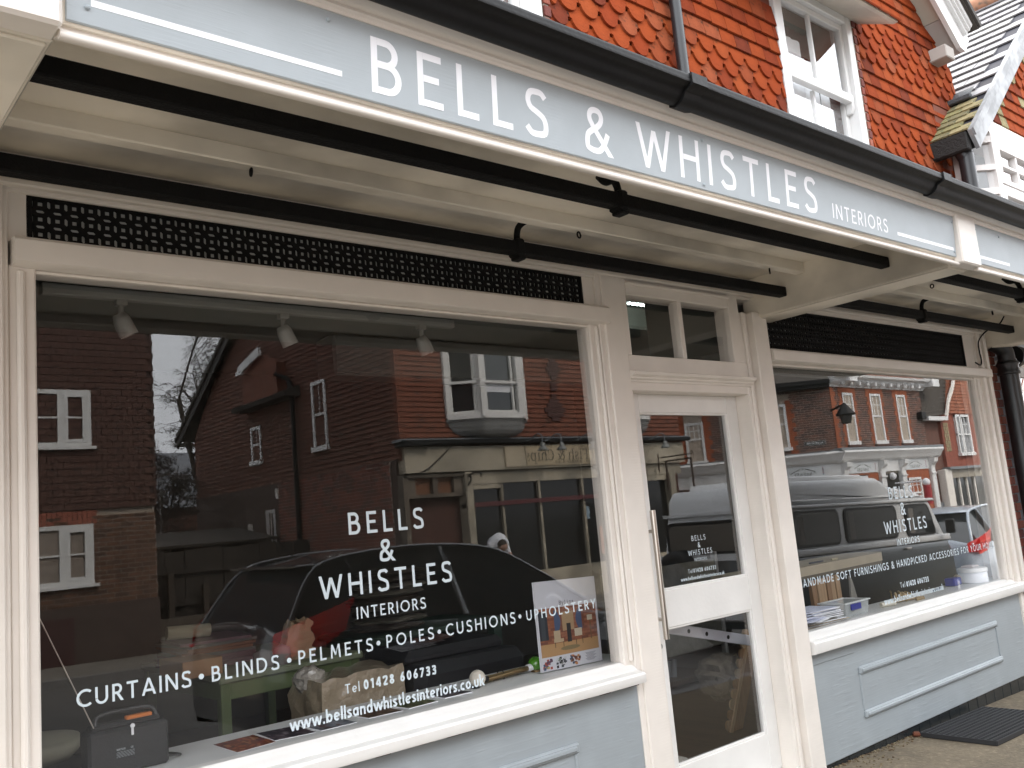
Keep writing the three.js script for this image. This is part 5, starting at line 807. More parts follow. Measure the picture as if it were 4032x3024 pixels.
  part(b, 'alarm_box', bx(32.6, 32.95, 4.0, 4.28, FZ - 0.2, FZ, 0.02), M.gutter_black);
  part(b, 'barber_pole', [ball(30.2, 1.70, FZ - 1.1, 0.13), cyl([30.2, 1.74, FZ - 1.1], [30.2, 1.74, FZ], 0.03)], M.paper); part(b, 'barber_pole_stripe', cyl([30.2, 0.95, FZ - 1.1], [30.2, 1.6, FZ - 1.1], 0.12), mk('pole_red', [0.35, 0.02, 0.03], 0.4));
}
// ---- tile-gabled house at the end of the row
{
  const h = thing('end_house', 'brick house with orange tiled gable and dark roof at the right edge of the reflection', 'house', [36, 0, FZ]);
  part(h, 'wall', bx(33.2, 41, -1.4, 4.3, FZ + 0.1, FZ + 8), BRKD[1]); part(h, 'front', bx(34.4, 37.4, 2.1, 4.3, FZ - 0.02, FZ + 0.12), BRK[1]);
  part(h, 'stone_panel', Array.from({ length: 24 }, (_, i) => bx(34.55 + (i % 3) * 0.14 + (i % 2) * 0.03, 34.67 + (i % 3) * 0.14, 2.78 + Math.floor(i / 3) * 0.14, 2.9 + Math.floor(i / 3) * 0.14, FZ - 0.04, FZ)), mk('stone', [0.33, 0.28, 0.17], 0.9));
  part(h, 'gable_wall', ext([[34.8, 4.25], [39.6, 4.25], [39.6, 5.2], [37.2, 8.2]], 'z', FZ - 0.06, FZ + 0.1), M.tile_orange);
  part(h, 'tile_course', courses('z', 0, 1, 4.25, 8, FZ - 0.06, 0.13, (y) => [34.8 + (y - 4.25) * 0.61, 39.6 - Math.max(0, y - 5.2) * 0.8], 0.03), M.tile_orange);
  const vp = [[34.6, 4.12], [34.95, 4.7], [35.5, 5.25], [36.3, 6.4], [37.2, 8.3]]; for (let i = 0; i + 1 < vp.length; i++) part(h, 'bargeboard', bar([vp[i][0], vp[i][1], FZ - 0.2], [vp[i + 1][0], vp[i + 1][1], FZ - 0.2], 0.06, 0.16), M.cream);
  const rt = part(h, 'roof', quad([33.0, 4.05, FZ - 0.1], [34.7, 4.2, FZ - 0.1], [37.2, 8.3, FZ + 0.3], [33.0, 8.6, FZ + 1.5]), M.roof_dark); part(rt, 'roof_course', Array.from({ length: 26 }, (_, i) => bar([33.0, 4.12 + i * 0.16, FZ - 0.12 + i * 0.052], [34.7 + i * 0.096, 4.25 + i * 0.156, FZ - 0.12 + i * 0.014], 0.02, 0.05)), mk('roof_course', [0.09, 0.08, 0.07], 0.9));
  part(h, 'eaves', bx(33.0, 34.6, 3.95, 4.1, FZ - 0.25, FZ), M.upvc);
  for (const [a, c] of [[35.55, 35.95], [36.0, 36.75]]) farSash(h, a, c, 2.65, 4.2, FZ - 0.08, M.upvc, { rows: 1, cols: 2, mid: 3.42, curtain: 0.8 });
  part(h, 'lead_flashing', bx(34.0, 38.5, 2.08, 2.18, FZ - 0.3, FZ), M.lead); part(h, 'fascia', bx(34.0, 38.5, 1.75, 2.08, FZ - 0.15, FZ + 0.1), mk('taupe', [0.30, 0.27, 0.22], 0.6)); part(h, 'pilaster', bx(33.75, 34.3, -1.4, 2.1, FZ - 0.2, FZ + 0.1, 0.02), M.cream);
  part(h, 'shop_pane', bx(34.4, 38.4, -0.6, 1.75, FZ, FZ + 0.02), M.dark_glass); part(h, 'mullion', [34.45, 35.1, 35.75, 36.45].map((x) => bx(x, x + 0.1, -0.6, 1.75, FZ - 0.06, FZ)), M.cream);
  part(h, 'fence', Array.from({ length: 5 }, (_, i) => bx(33.15 + i * 0.12, 33.25 + i * 0.12, -1.3, 0.9, FZ + 0.02, FZ + 0.06)), M.lead);
  const g2 = thing('far_gabled_house', 'further orange-gabled house down the street mirrored in the next shop window', 'house', [47, 0, FZ]);
  part(g2, 'wall', bx(41, 56, -1.6, 4.2, FZ + 0.1, FZ + 8), BRK[1]); part(g2, 'gable_wall', ext([[42, 4.1], [52, 4.1], [47, 9.2]], 'z', FZ - 0.05, FZ + 0.1), M.tile_orange); part(g2, 'tile_course', courses('z', 0, 1, 4.1, 9, FZ - 0.05, 0.16, (y) => [42 + (y - 4.1) * 0.98, 52 - (y - 4.1) * 0.98], 0.035), M.tile_orange);
  part(g2, 'bargeboard', [bar([41.6, 4.0, FZ - 0.2], [47, 9.5, FZ - 0.2], 0.08, 0.3), bar([52.4, 4.0, FZ - 0.2], [47, 9.5, FZ - 0.2], 0.08, 0.3)], M.cream); for (const x of [43.5, 46, 48.5]) farSash(g2, x, x + 1.2, 2.0, 3.8, FZ, M.upvc, { cols: 2, rows: 1 });
}
{ // parking sign on its post
  const t = thing('parking_sign', 'blue and white parking sign on a post reflected above the camper roof', 'sign', [19.6, gy(19.6), 8.0]);
  part(t, 'post', cyl([19.65, gy(19.6), 8.03], [19.65, 2.0, 8.03], 0.04), M.lead); part(t, 'plate', bx(19.1, 20.05, 1.62, 1.97, 7.98, 8.0, 0.005), M.paper); part(t, 'blue_panel', bx(19.2, 19.55, 1.70, 1.92, 7.974, 7.981), mk('sign_blue', [0.03, 0.08, 0.35], 0.5)); part(t, 'edge', [bx(19.08, 20.07, 1.6, 1.625, 7.975, 8.005), bx(19.08, 20.07, 1.965, 1.99, 7.975, 8.005)], M.gutter_black);
}
// ================================================================ vehicles parked along our side of the street (mirrored in the glass)
const onRoad = (o, x) => { o.rotation.z = Math.atan(SL); o.position.y = gy(x) - 0.11; };
const bevelled = (pts, z0, z1, r) => { const s = new THREE.Shape(pts.map((p) => new THREE.Vector2(...p))); const g = new THREE.ExtrudeGeometry(s, { depth: z1 - z0 - 2 * r, bevelEnabled: true, bevelSize: r, bevelThickness: r, bevelOffset: -r, bevelSegments: 4, curveSegments: 6 }); g.translate(0, 0, z0 + r); return toCreasedNormals(g, 0.7); };
const rrect = (x0, x1, y0, y1, r, dx0 = 0, dx1 = 0) => { const p = []; const c = [[x1 - r, y1 - r, 0], [x0 + r, y1 - r, 90], [x0 + r, y0 + r, 180], [x1 - r, y0 + r, 270]]; for (const [cx, cy, a] of c) for (let i = 0; i <= 5; i++) { const t = (a + i * 18) * Math.PI / 180, x = cx + r * Math.cos(t), y = cy + r * Math.sin(t); const k = (y - y0) / (y1 - y0); p.push([x + (x > (x0 + x1) / 2 ? dx1 * k : dx0 * k), y]); } return p; };
const wheelParts = (t, x, z, r, zs) => { const w = part(t, 'wheel', [new THREE.TorusGeometry(r * 0.78, r * 0.24, 10, 26).translate(x, r, z)], mk('tyre', [0.015, 0.015, 0.016], 0.8)); part(w, 'hub_cap', cyl([x, r, z - 0.03], [x, r, z + 0.03], r * 0.62, r * 0.62, 22), M.lead); };
{
  const t = thing('camper_van', 'old two-tone camper van with high roof, dark below and grey above, parked at the kerb', 'van', [8.4, 0, 2.8]); // local: x 0..4.1 from the rear, z 0..1.75
  const old = BASE.get(t); BASE.set(t, [0, 0, 0]);
  const dk = mk('van_dark', [0.012, 0.022, 0.027], 0.25, { physical: true, clearcoat: 0.6 }), gr = mk('van_grey', [0.62, 0.63, 0.635], 0.4, { map: T.mild, rx: 0.7 }), Z = 1.75;
  part(t, 'lower_body', bevelled([[0.02, 0.32], [0.0, 0.7], [0.02, 1.16], [3.98, 1.16], [4.12, 0.95], [4.14, 0.6], [4.08, 0.32]], 0, Z, 0.07), dk);
  part(t, 'upper_body', bevelled([[0.02, 1.16], [0.06, 1.45], [0.13, 1.70], [3.62, 1.70], [3.80, 1.45], [3.98, 1.16]], 0.03, Z - 0.03, 0.06), gr);
  part(t, 'belt_moulding', [bevelled([[-0.02, 1.13], [-0.02, 1.21], [4.02, 1.21], [4.04, 1.13]], -0.02, Z + 0.02, 0.02)], gr);
  part(t, 'rain_gutter', [bevelled([[0.08, 1.685], [0.08, 1.725], [3.70, 1.725], [3.72, 1.685]], 0.0, Z, 0.015)], gr);
  const ht = part(t, 'high_roof', [bevelled([[0.10, 1.70], [0.12, 1.90], [0.22, 2.01], [2.35, 2.03], [2.5, 1.98], [2.58, 1.91], [3.2, 1.86], [3.55, 1.78], [3.66, 1.70]], 0.06, Z - 0.06, 0.09)], gr);
  part(ht, 'roof_panel', bevelled([[0.35, 1.98], [0.40, 2.08], [2.25, 2.09], [2.35, 2.02]], 0.25, Z - 0.25, 0.03), M.upvc);
  part(ht, 'side_moulding', [bx(0.15, 1.10, 1.765, 1.785, 0.04, 0.075, 0.008), bx(1.35, 2.55, 1.765, 1.785, 0.04, 0.075, 0.008), bx(2.75, 3.5, 1.755, 1.772, 0.04, 0.075, 0.008)], M.upvc);
  const gl = M.dark_glass, side = [[0.19, 1.14, 0, 0], [1.33, 2.58, 0, 0], [2.88, 3.66, 0, -0.17]];
  side.forEach(([a, b, c, d]) => { const w = part(t, 'side_window', ext(rrect(a - 0.035, b + 0.035, 1.225, 1.655, 0.09, c, d), 'z', 0.012, 0.05, 0), M.gutter_black); part(w, 'pane', ext(rrect(a, b, 1.255, 1.625, 0.07, c, d), 'z', 0.006, 0.02, 0), gl); part(w, 'inside_curtain', bx(a + 0.05, a + 0.18, 1.27, 1.6, 0.004, 0.0055), mk('van_curtain', [0.16, 0.15, 0.14], 0.9)); });
  const rw = part(t, 'rear_window', ext(rrect(0.12, Z - 0.12, 1.20, 1.62, 0.10).map((p) => [p[1], p[0]]).map(([y, z]) => [z, y]), 'x', -0.005, 0.03, 0).applyMatrix4(new THREE.Matrix4().makeRotationZ(0)), M.gutter_black);
  part(rw, 'pane', ext(rrect(0.17, Z - 0.17, 1.245, 1.575, 0.08), 'x', -0.012, 0.0, 0), gl);
  part(t, 'windscreen', [quad([3.985, 1.2, 0.15], [3.985, 1.2, Z - 0.15], [3.70, 1.66, Z - 0.2], [3.70, 1.66, 0.2])], gl);
  part(t, 'bumper', [bx(-0.08, 0.02, 0.42, 0.56, 0.02, Z - 0.02, 0.02), bx(4.1, 4.2, 0.40, 0.55, 0.02, Z - 0.02, 0.02)], gr);
  const sp = part(t, 'spare_wheel', new THREE.TorusGeometry(0.24, 0.09, 12, 28).rotateY(Math.PI / 2).translate(-0.09, 0.95, 1.42), M.gutter_black); part(sp, 'cover', cyl([-0.16, 0.95, 1.42], [-0.05, 0.95, 1.42], 0.24, 0.24, 26), mk('cover_blue', [0.012, 0.02, 0.04], 0.4));
  part(t, 'tail_lamp', [bx(-0.02, 0.02, 0.75, 1.0, 0.06, 0.2, 0.02), bx(-0.02, 0.02, 0.75, 1.0, Z - 0.2, Z - 0.06, 0.02)], mk('lamp_red', [0.30, 0.01, 0.01], 0.2));
  part(t, 'door_handle', bx(2.70, 2.83, 1.06, 1.09, -0.03, 0.01, 0.008), M.steel); part(t, 'wing_mirror', bx(3.75, 3.83, 1.22, 1.42, -0.2, -0.08, 0.02), M.gutter_black);
  for (const x of [0.85, 3.2]) for (const z of [0.1, Z - 0.1]) wheelParts(t, x, z, 0.31);
  onRoad(t, 8.4);
}
function hatchback(name, label, x0, z0, paint, mirrorNose, L = 4.2) {
  const t = thing(name, label, 'car', [x0, 0, z0]); BASE.set(t, [0, 0, 0]); const W = 1.74, k = L / 4.2;
  const st = [[0.0, 0.36, 0.96, 0.66], [0.05, 0.30, 1.03, 0.76], [0.2, 0.26, 1.07, 0.83], [0.7, 0.22, 1.05, 0.865], [1.5, 0.2, 1.0, 0.87], [2.6, 0.2, 0.95, 0.87], [3.1, 0.21, 0.91, 0.86], [3.6, 0.24, 0.83, 0.82], [4.0, 0.28, 0.72, 0.74], [4.17, 0.34, 0.62, 0.62], [4.2, 0.4, 0.56, 0.5]];
  const ring = ([x, b, y, h]) => [[-h + 0.06, b], [-h, b + 0.10], [-h - 0.01, (b + y) / 2], [-h + 0.015, y - 0.10], [-h + 0.07, y - 0.02], [-h * 0.6, y + 0.025], [0, y + 0.04], [h * 0.6, y + 0.025], [h - 0.07, y - 0.02], [h - 0.015, y - 0.10], [h + 0.01, (b + y) / 2], [h, b + 0.10], [h - 0.06, b]].map(([z, yy]) => [x * k, yy, W / 2 + z]);
  const loft = (rs, close) => { const tri = []; for (let i = 0; i + 1 < rs.length; i++) for (let j = 0; j + 1 < rs[i].length; j++) tri.push(...rs[i][j], ...rs[i + 1][j], ...rs[i + 1][j + 1], ...rs[i][j], ...rs[i + 1][j + 1], ...rs[i][j + 1]); if (close) for (const r of [rs[0], rs[rs.length - 1]]) for (let j = 1; j + 1 < r.length; j++) tri.push(...r[0], ...r[j], ...r[j + 1]); const g = new THREE.BufferGeometry(); g.setAttribute('position', new THREE.Float32BufferAttribute(tri, 3)); g.computeVertexNormals(); return toCreasedNormals(g, 0.7); };
  part(t, 'body', loft(st.map(ring), true), paint);
  const rl = [[0.10, 1.0, 0.78], [0.22, 1.20, 0.72], [0.36, 1.40, 0.655], [0.48, 1.485, 0.62], [0.9, 1.555, 0.62], [1.5, 1.57, 0.63], [2.0, 1.53, 0.62], [2.25, 1.47, 0.62], [2.7, 1.22, 0.71], [3.08, 0.98, 0.79]];
  const top = rl.map(([x, y, h]) => [[x * k, y, W / 2 - h], [x * k, y + 0.015, W / 2 - h * 0.5], [x * k, y + 0.022, W / 2], [x * k, y + 0.015, W / 2 + h * 0.5], [x * k, y, W / 2 + h]]);
  part(t, 'rear_window', loft(top.slice(0, 4)), M.dark_glass); part(t, 'roof', loft(top.slice(3, 8)), paint); part(t, 'windscreen', loft(top.slice(7)), M.dark_glass);
  for (const s of [-1, 1]) {
    part(t, 'side_window', loft([rl.map(([x, y, h]) => [x * k, 0.985, W / 2 + s * 0.80]), rl.map(([x, y, h]) => [x * k, y, W / 2 + s * h])]), M.dark_glass);
    part(t, 'pillar', [bar([0.95 * k, 1.0, W / 2 + s * 0.81], [0.7 * k, 1.52, W / 2 + s * 0.635], 0.10, 0.02), bar([1.7 * k, 1.0, W / 2 + s * 0.81], [1.6 * k, 1.56, W / 2 + s * 0.64], 0.07, 0.02), tube(rl.map(([x, y, h]) => [x * k, y, W / 2 + s * (h + 0.008)]), 0.022, 40, 6)], paint);
    const lamp = loft([[[0.04, 0.90], [0.05, 1.03]], [[0.16, 0.90], [0.20, 1.11]], [[0.38, 0.93], [0.44, 1.18]], [[0.56, 1.02], [0.64, 1.24]]].map((q, i) => q.map(([x, y]) => [x * k - 0.012, y, W / 2 + s * (0.72 + [0.02, 0.15, 0.175, 0.15][i])])));
    const tl = part(t, 'tail_lamp', lamp, M.tail_red || mk('tail_red', [0.75, 0.014, 0.012], 0.15, { physical: true, clearcoat: 1 })); part(tl, 'lamp_bar', [0.84, 0.92, 1.0].map((y, i) => bar([(0.06 + i * 0.05) * k, y + 0.04, W / 2 + s * 0.885], [(0.30 + i * 0.08) * k, y + 0.08, W / 2 + s * 0.90], 0.012, 0.02)), mk('tail_bright', [0.85, 0.08, 0.05], 0.3));
    part(t, 'wing_mirror', ball(2.5 * k, 1.02, W / 2 + s * 0.98, 0.09, 0.8), paint); part(t, 'door_handle', bx(1.35 * k, 1.5 * k, 0.84, 0.87, W / 2 + s * 0.88 - 0.015, W / 2 + s * 0.88 + 0.015, 0.006), paint);
    part(t, 'headlamp', ball(4.0 * k, 0.66, W / 2 + s * 0.6, 0.11, 0.7), M.upvc);
  }
  part(t, 'spoiler', bx(0.30 * k, 0.55 * k, 1.475, 1.50, W / 2 - 0.6, W / 2 + 0.6, 0.01), paint); part(t, 'rear_wiper', bar([0.16 * k, 1.06, W / 2 - 0.05], [0.21 * k, 1.15, W / 2 + 0.4], 0.015), M.gutter_black); part(t, 'aerial', cyl([0.62 * k, 1.53, W / 2], [0.45 * k, 1.70, W / 2], 0.006), M.gutter_black);
  for (const x of [0.75, 3.35]) for (const z of [0.12, W - 0.12]) wheelParts(t, x * k, z, 0.31);
  onRoad(t, x0); return t;
}
hatchback('hatchback', 'dark grey hatchback with red tail lamp parked beside the camera', 2.12, 2.82, mk('car_dark', [0.04, 0.042, 0.045], 0.22, { physical: true, clearcoat: 1, clearcoatRoughness: 0.05 }));
hatchback('hatchback', 'pale blue-silver hatchback parked beyond the nose of the camper van', 13.1, 2.75, mk('car_silver', [0.42, 0.48, 0.56], 0.3, { physical: true, clearcoat: 1 }));
{ // a person in a white shirt bending at the chip shop window
  const j = [[11.05, 0.02, 11.5, 0.06], [11.06, 0.45, 11.47, 0.062], [11.10, 0.92, 11.52, 0.095], [11.28, 0.02, 11.52, 0.06], [11.30, 0.46, 11.48, 0.062], [11.28, 0.92, 11.53, 0.095], [11.19, 1.0, 11.52, 0.15], [11.10, 1.22, 11.36, 0.155], [11.02, 1.28, 11.15, 0.14], [10.97, 1.22, 11.02, 0.06], [10.93, 1.19, 10.92, 0.095], [10.86, 1.22, 11.18, 0.06], [10.82, 0.98, 11.1, 0.045], [10.85, 0.82, 10.98, 0.04], [11.18, 1.24, 11.16, 0.06], [11.2, 0.98, 11.06, 0.045], [11.15, 0.82, 10.95, 0.04], [11.05, 0.03, 11.38, 0.04], [11.28, 0.03, 11.4, 0.04]];
  const b = [[0, 1], [1, 2], [3, 4], [4, 5], [2, 6], [5, 6], [6, 7], [7, 8], [8, 9], [9, 10], [8, 11], [11, 12], [12, 13], [8, 14], [14, 15], [15, 16], [0, 17], [3, 18]];
  const c0 = [11.06, 0.7, 11.25], S = 0.85, N = 68;
  function body(bones) {
    const mc = new MarchingCubes(N, new THREE.MeshBasicMaterial(), false, false, 90000); mc.isolation = 0;
    for (let k = 0; k < N; k++) for (let jj = 0; jj < N; jj++) for (let i = 0; i < N; i++) {
      const p = [c0[0] + (i - N / 2) / (N / 2) * S, c0[1] + (jj - N / 2) / (N / 2) * S, c0[2] + (k - N / 2) / (N / 2) * S]; let d = 9;
      for (const [m, n] of bones) { const A = j[m], B = j[n], ab = [B[0] - A[0], B[1] - A[1], B[2] - A[2]], ap = [p[0] - A[0], p[1] - A[1], p[2] - A[2]], L = ab[0] ** 2 + ab[1] ** 2 + ab[2] ** 2, t = Math.max(0, Math.min(1, (ab[0] * ap[0] + ab[1] * ap[1] + ab[2] * ap[2]) / L)), q = Math.hypot(ap[0] - ab[0] * t, ap[1] - ab[1] * t, ap[2] - ab[2] * t) - (A[3] + (B[3] - A[3]) * t), h = Math.max(0, 0.05 - Math.abs(d - q)) / 0.05; d = Math.min(d, q) - h * h * 0.05 / 4; }
      mc.field[i + jj * N + k * N * N] = -d;
    }
    mc.update(); const g = new THREE.BufferGeometry(), n = mc.count * 3; g.setAttribute('position', new THREE.BufferAttribute(mc.positionArray.slice(0, n), 3)); g.setAttribute('normal', new THREE.BufferAttribute(mc.normalArray.slice(0, n), 3)); g.scale(S, S, S); g.translate(...c0); return g;
  }
  const t = thing('person', 'person in a white shirt bending forward outside the reflected chip shop', 'person', [11.15, gy(11), 11.5]);
  const B0 = body(b); B0.computeVertexNormals(); part(t, 'body', B0, mk('skin', [0.42, 0.24, 0.17], 0.6));
  for (const q of [6, 7, 8]) j[q][3] += 0.015; for (const q of [11, 14]) j[q][3] += 0.012; const sh = body([[6, 7], [7, 8], [8, 11], [8, 14], [11, 12], [14, 15]]); sh.computeVertexNormals(); part(t, 'shirt', sh, mk('shirt_white', [0.72, 0.74, 0.78], 0.9));
  for (const q of [0, 1, 2, 3, 4, 5]) j[q][3] += 0.016; const tr = body([[0, 1], [1, 2], [3, 4], [4, 5], [2, 5]]); tr.computeVertexNormals(); part(t, 'trousers', tr, mk('trousers', [0.02, 0.022, 0.03], 0.9));
  part(t, 'hair', ball(10.925, 1.225, 10.93, 0.098), mk('hair', [0.03, 0.022, 0.016], 0.9));
}
// ================================================================ inside the shop
part(shop, 'window_shelf', [bx(-0.6, 2.84, 0.885, 0.92, -0.50, -0.05, 0.004)], M.shelf_white, 'white shelf behind the large window');
part(shop, 'window_shelf', [bx(4.17, 7.43, 0.79, 0.825, -0.34, -0.05, 0.004)], M.shelf_white, 'white shelf behind the right window');
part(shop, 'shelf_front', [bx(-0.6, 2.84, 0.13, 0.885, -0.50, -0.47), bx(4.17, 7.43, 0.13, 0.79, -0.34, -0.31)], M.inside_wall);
{ // track lights on the bulkhead
  const t = thing('track_light', 'white track rail with three spotlights along the top of the large window', 'track light', [1.05, 2.69, -0.42]);
  part(t, 'rail', bx(0.12, 2.06, 2.672, 2.715, -0.44, -0.40, 0.004), M.inside_trim);
  for (const x of [0.41, 1.11, 1.86]) { const s = part(t, 'spotlight', around(lathe([[0.0, 0.02], [0.025, 0.018], [0.034, -0.01], [0.037, -0.075], [0.032, -0.075], [0.03, -0.02], [0, -0.01]], x, 2.60, -0.42), 'z', 0.42, [x, 2.60, -0.42]), M.inside_trim); part(s, 'stem', [bx(x - 0.022, x + 0.022, 2.65, 2.675, -0.44, -0.40, 0.004), cyl([x, 2.61, -0.42], [x, 2.66, -0.42], 0.011)], M.inside_trim); }
}
{ // bright ceiling light seen through the fanlight
  const t = thing('ceiling_light', 'lit fluorescent ceiling light with louvres seen through the fanlight', 'lamp', [4.35, 3.25, -1.05]);
  part(t, 'housing', bx(4.10, 4.54, 3.15, 3.31, -1.07, -1.02, 0.01), mk('lamp_housing', [0.06, 0.065, 0.06], 0.7));
  const glow = new THREE.MeshStandardMaterial({ color: 0x111111, emissive: new THREE.Color(0.85, 1, 0.95), emissiveIntensity: 3.2 });
  for (let i = 0; i < 8; i++) part(t, 'tube', bx(4.15 + i * 0.045, 4.172 + i * 0.045, 3.135, 3.152, -1.055, -1.03, 0.004), glow);
  const l = new THREE.PointLight(0xe8fff5, 0.12); l.position.set(0, -0.2, 0); l.castShadow = true; t.add(l);
}
// ---- on the window shelf, left window
{
  const r = thing('radio', 'black portable radio with raised aerial on the window shelf', 'radio', [0.34, 0.92, -0.27]);
  const bl = mk('radio_black', [0.014, 0.015, 0.016], 0.45, { bump: T.fine, bs: 0.001, brx: 12 });
  part(r, 'case', bx(0.205, 0.48, 0.922, 1.075, -0.33, -0.235, 0.01), bl); part(r, 'top', bx(0.225, 0.46, 1.07, 1.092, -0.325, -0.26, 0.008), bl);
  part(r, 'carry_handle', tube([[0.24, 1.08, -0.28], [0.25, 1.115, -0.29], [0.34, 1.125, -0.29], [0.44, 1.115, -0.29], [0.455, 1.08, -0.28]], 0.008, 30), bl);
  part(r, 'orange_dial', bx(0.345, 0.435, 1.090, 1.104, -0.30, -0.27, 0.003), mk('dial_orange', [0.45, 0.13, 0.02], 0.5));
  part(r, 'aerial', [cyl([0.228, 1.09, -0.25], [0.045, 1.51, -0.22], 0.0022), ball(0.045, 1.512, -0.22, 0.0055)], M.steel);
  part(r, 'plug', [cyl([0.352, 1.045, -0.233], [0.352, 1.075, -0.232], 0.0045), ball(0.352, 1.076, -0.231, 0.008)], M.paper);
  const cv = document.createElement('canvas'); cv.width = 128; cv.height = 64; const k = cv.getContext('2d'); k.fillStyle = '#202426'; k.fillRect(0, 0, 128, 64); k.fillStyle = '#9aa0a2'; k.font = 'bold 16px sans-serif'; k.fillText('MATSUI', 4, 16); k.fillText('CE', 98, 16); for (let i = 0; i < 7; i++) for (let q = 0; q < 24; q++) if ((i * 7 + q * 5) % 4) k.fillRect(4 + q * 5, 24 + i * 5.4, 3.6, 2.6);
  const lt = new THREE.CanvasTexture(cv); lt.colorSpace = THREE.SRGBColorSpace; part(r, 'rating_label', sheet([0.295, 0.975, -0.2345], [0.36, 0.975, -0.2345], [0.36, 1.01, -0.2345], [0.295, 1.01, -0.2345]), new THREE.MeshStandardMaterial({ map: lt, roughness: 0.6 }));
  part(r, 'mains_cable', tube([[0.48, 0.94, -0.28], [0.52, 0.935, -0.27], [0.545, 0.927, -0.31], [0.53, 0.925, -0.38], [0.50, 0.924, -0.42]], 0.004, 30, 6), bl);
}
function print(w, h, fn) { const cv = document.createElement('canvas'); cv.width = w; cv.height = h; const k = cv.getContext('2d'); fn(k, w, h); const t = new THREE.CanvasTexture(cv); t.colorSpace = THREE.SRGBColorSpace; return new THREE.MeshStandardMaterial({ map: t, roughness: 0.45, color: 0xc4c4c4 }); }
const swatch = (cols, s) => print(160, 110, (k, w, h) => { seed = s; k.fillStyle = cols[0]; k.fillRect(0, 0, w, h); for (let i = 0; i < 60; i++) { k.fillStyle = cols[Math.floor(rnd() * cols.length)]; k.globalAlpha = 0.75; const a = rnd() * 6.28, x = rnd() * w, y = rnd() * h; k.save(); k.translate(x, y); k.rotate(a); k.fillRect(-18, -7, rr(14, 40), rr(5, 16)); k.restore(); } k.globalAlpha = 1; });
const cards = [[[[0.69, -0.362], [0.69, -0.135], [0.853, -0.156], [0.858, -0.372]], ['#8a4630', '#c9764a', '#a8322e', '#d9a070', '#5a2b28', '#7d5a62'], 'glossy card of orange and red fabric photos on the left of the shelf'],
  [[[0.875, -0.38], [0.858, -0.175], [1.017, -0.15], [1.035, -0.355]], ['#3b3440', '#7a6a70', '#a49aa0', '#54404a', '#2d2a33'], 'grey and plum photo card second along the shelf'],
  [[[1.045, -0.37], [1.04, -0.15], [1.20, -0.15], [1.205, -0.36]], ['#90959f', '#4a505c', '#b8bcc4', '#6b3a30'], 'blue-grey photo card third along the shelf'],
  [[[1.25, -0.38], [1.267, -0.163], [1.426, -0.153], [1.42, -0.365]], ['#5d463a', '#8a6a50', '#31302c', '#a08a74'], 'brown photo card fourth along the shelf'],
  [[[1.45, -0.37], [1.46, -0.16], [1.62, -0.17], [1.60, -0.375]], ['#6a7350', '#3d4a38', '#a3a07c', '#7b3d33'], 'green and rust photo card fifth along the shelf'],
  [[[1.66, -0.38], [1.67, -0.19], [1.82, -0.182], [1.80, -0.37]], ['#55535c', '#8c8890', '#2c2c34', '#99837a'], 'dark photo card under the white ball finial']];
cards.forEach(([q, cols, lab], i) => { const y = 0.9212 + 0.0006 * i, P = q.map(([x, z]) => [x, y, z]), bt = P.map(([x, , z]) => [x, 0.9202, z]); const c = P[0]; const t = thing('photo_card', lab, 'card', c); part(t, 'sheet', [quad(bt[0], bt[1], bt[2], bt[3]), quad(P[0], P[1], bt[1], bt[0]), quad(P[1], P[2], bt[2], bt[1])], M.paper); part(t, 'print', sheet(P[1], P[2], P[3], P[0]), swatch(cols, 40 + i)); });
{
  const t = thing('curtain_pole', 'slim bronze curtain pole with a green finial lying on the shelf', 'curtain pole', [2.1, 0.94, -0.34]);
  const bz = mk('bronze', [0.16, 0.11, 0.05], 0.35, { metalness: 0.7 });
  part(t, 'pole', cyl([1.94, 0.935, -0.29], [2.27, 0.945, -0.30], 0.012), bz); part(t, 'pole', cyl([1.95, 0.935, -0.335], [2.25, 0.94, -0.345], 0.009), mk('pole_gold', [0.35, 0.24, 0.10], 0.35, { metalness: 0.6 }));
  part(t, 'collar', cyl([2.255, 0.945, -0.30], [2.285, 0.947, -0.30], 0.017), M.paper); part(t, 'finial', ball(2.315, 0.958, -0.30, 0.042, 0.86), mk('glass_green', [0.06, 0.22, 0.015], 0.08, { physical: true, clearcoat: 1 })); part(t, 'binding_wire', new THREE.TorusGeometry(0.026, 0.0025, 6, 16).rotateY(Math.PI / 2).translate(2.1, 0.938, -0.318), M.black_iron); part(t, 'finial_base', cyl([2.315, 0.920, -0.30], [2.315, 0.932, -0.30], 0.03), bz);
  const w = thing('ball_finial', 'cream wooden ball finial on the shelf behind the web address', 'finial', [1.905, 0.92, -0.25]); part(w, 'ball', ball(1.905, 0.962, -0.25, 0.038), mk('ivory', [0.60, 0.56, 0.48], 0.4)); part(w, 'neck', [cyl([1.935, 0.955, -0.25], [1.965, 0.948, -0.255], 0.014), cyl([1.89, 0.921, -0.25], [1.89, 0.93, -0.25], 0.02)], M.gutter_black);
}
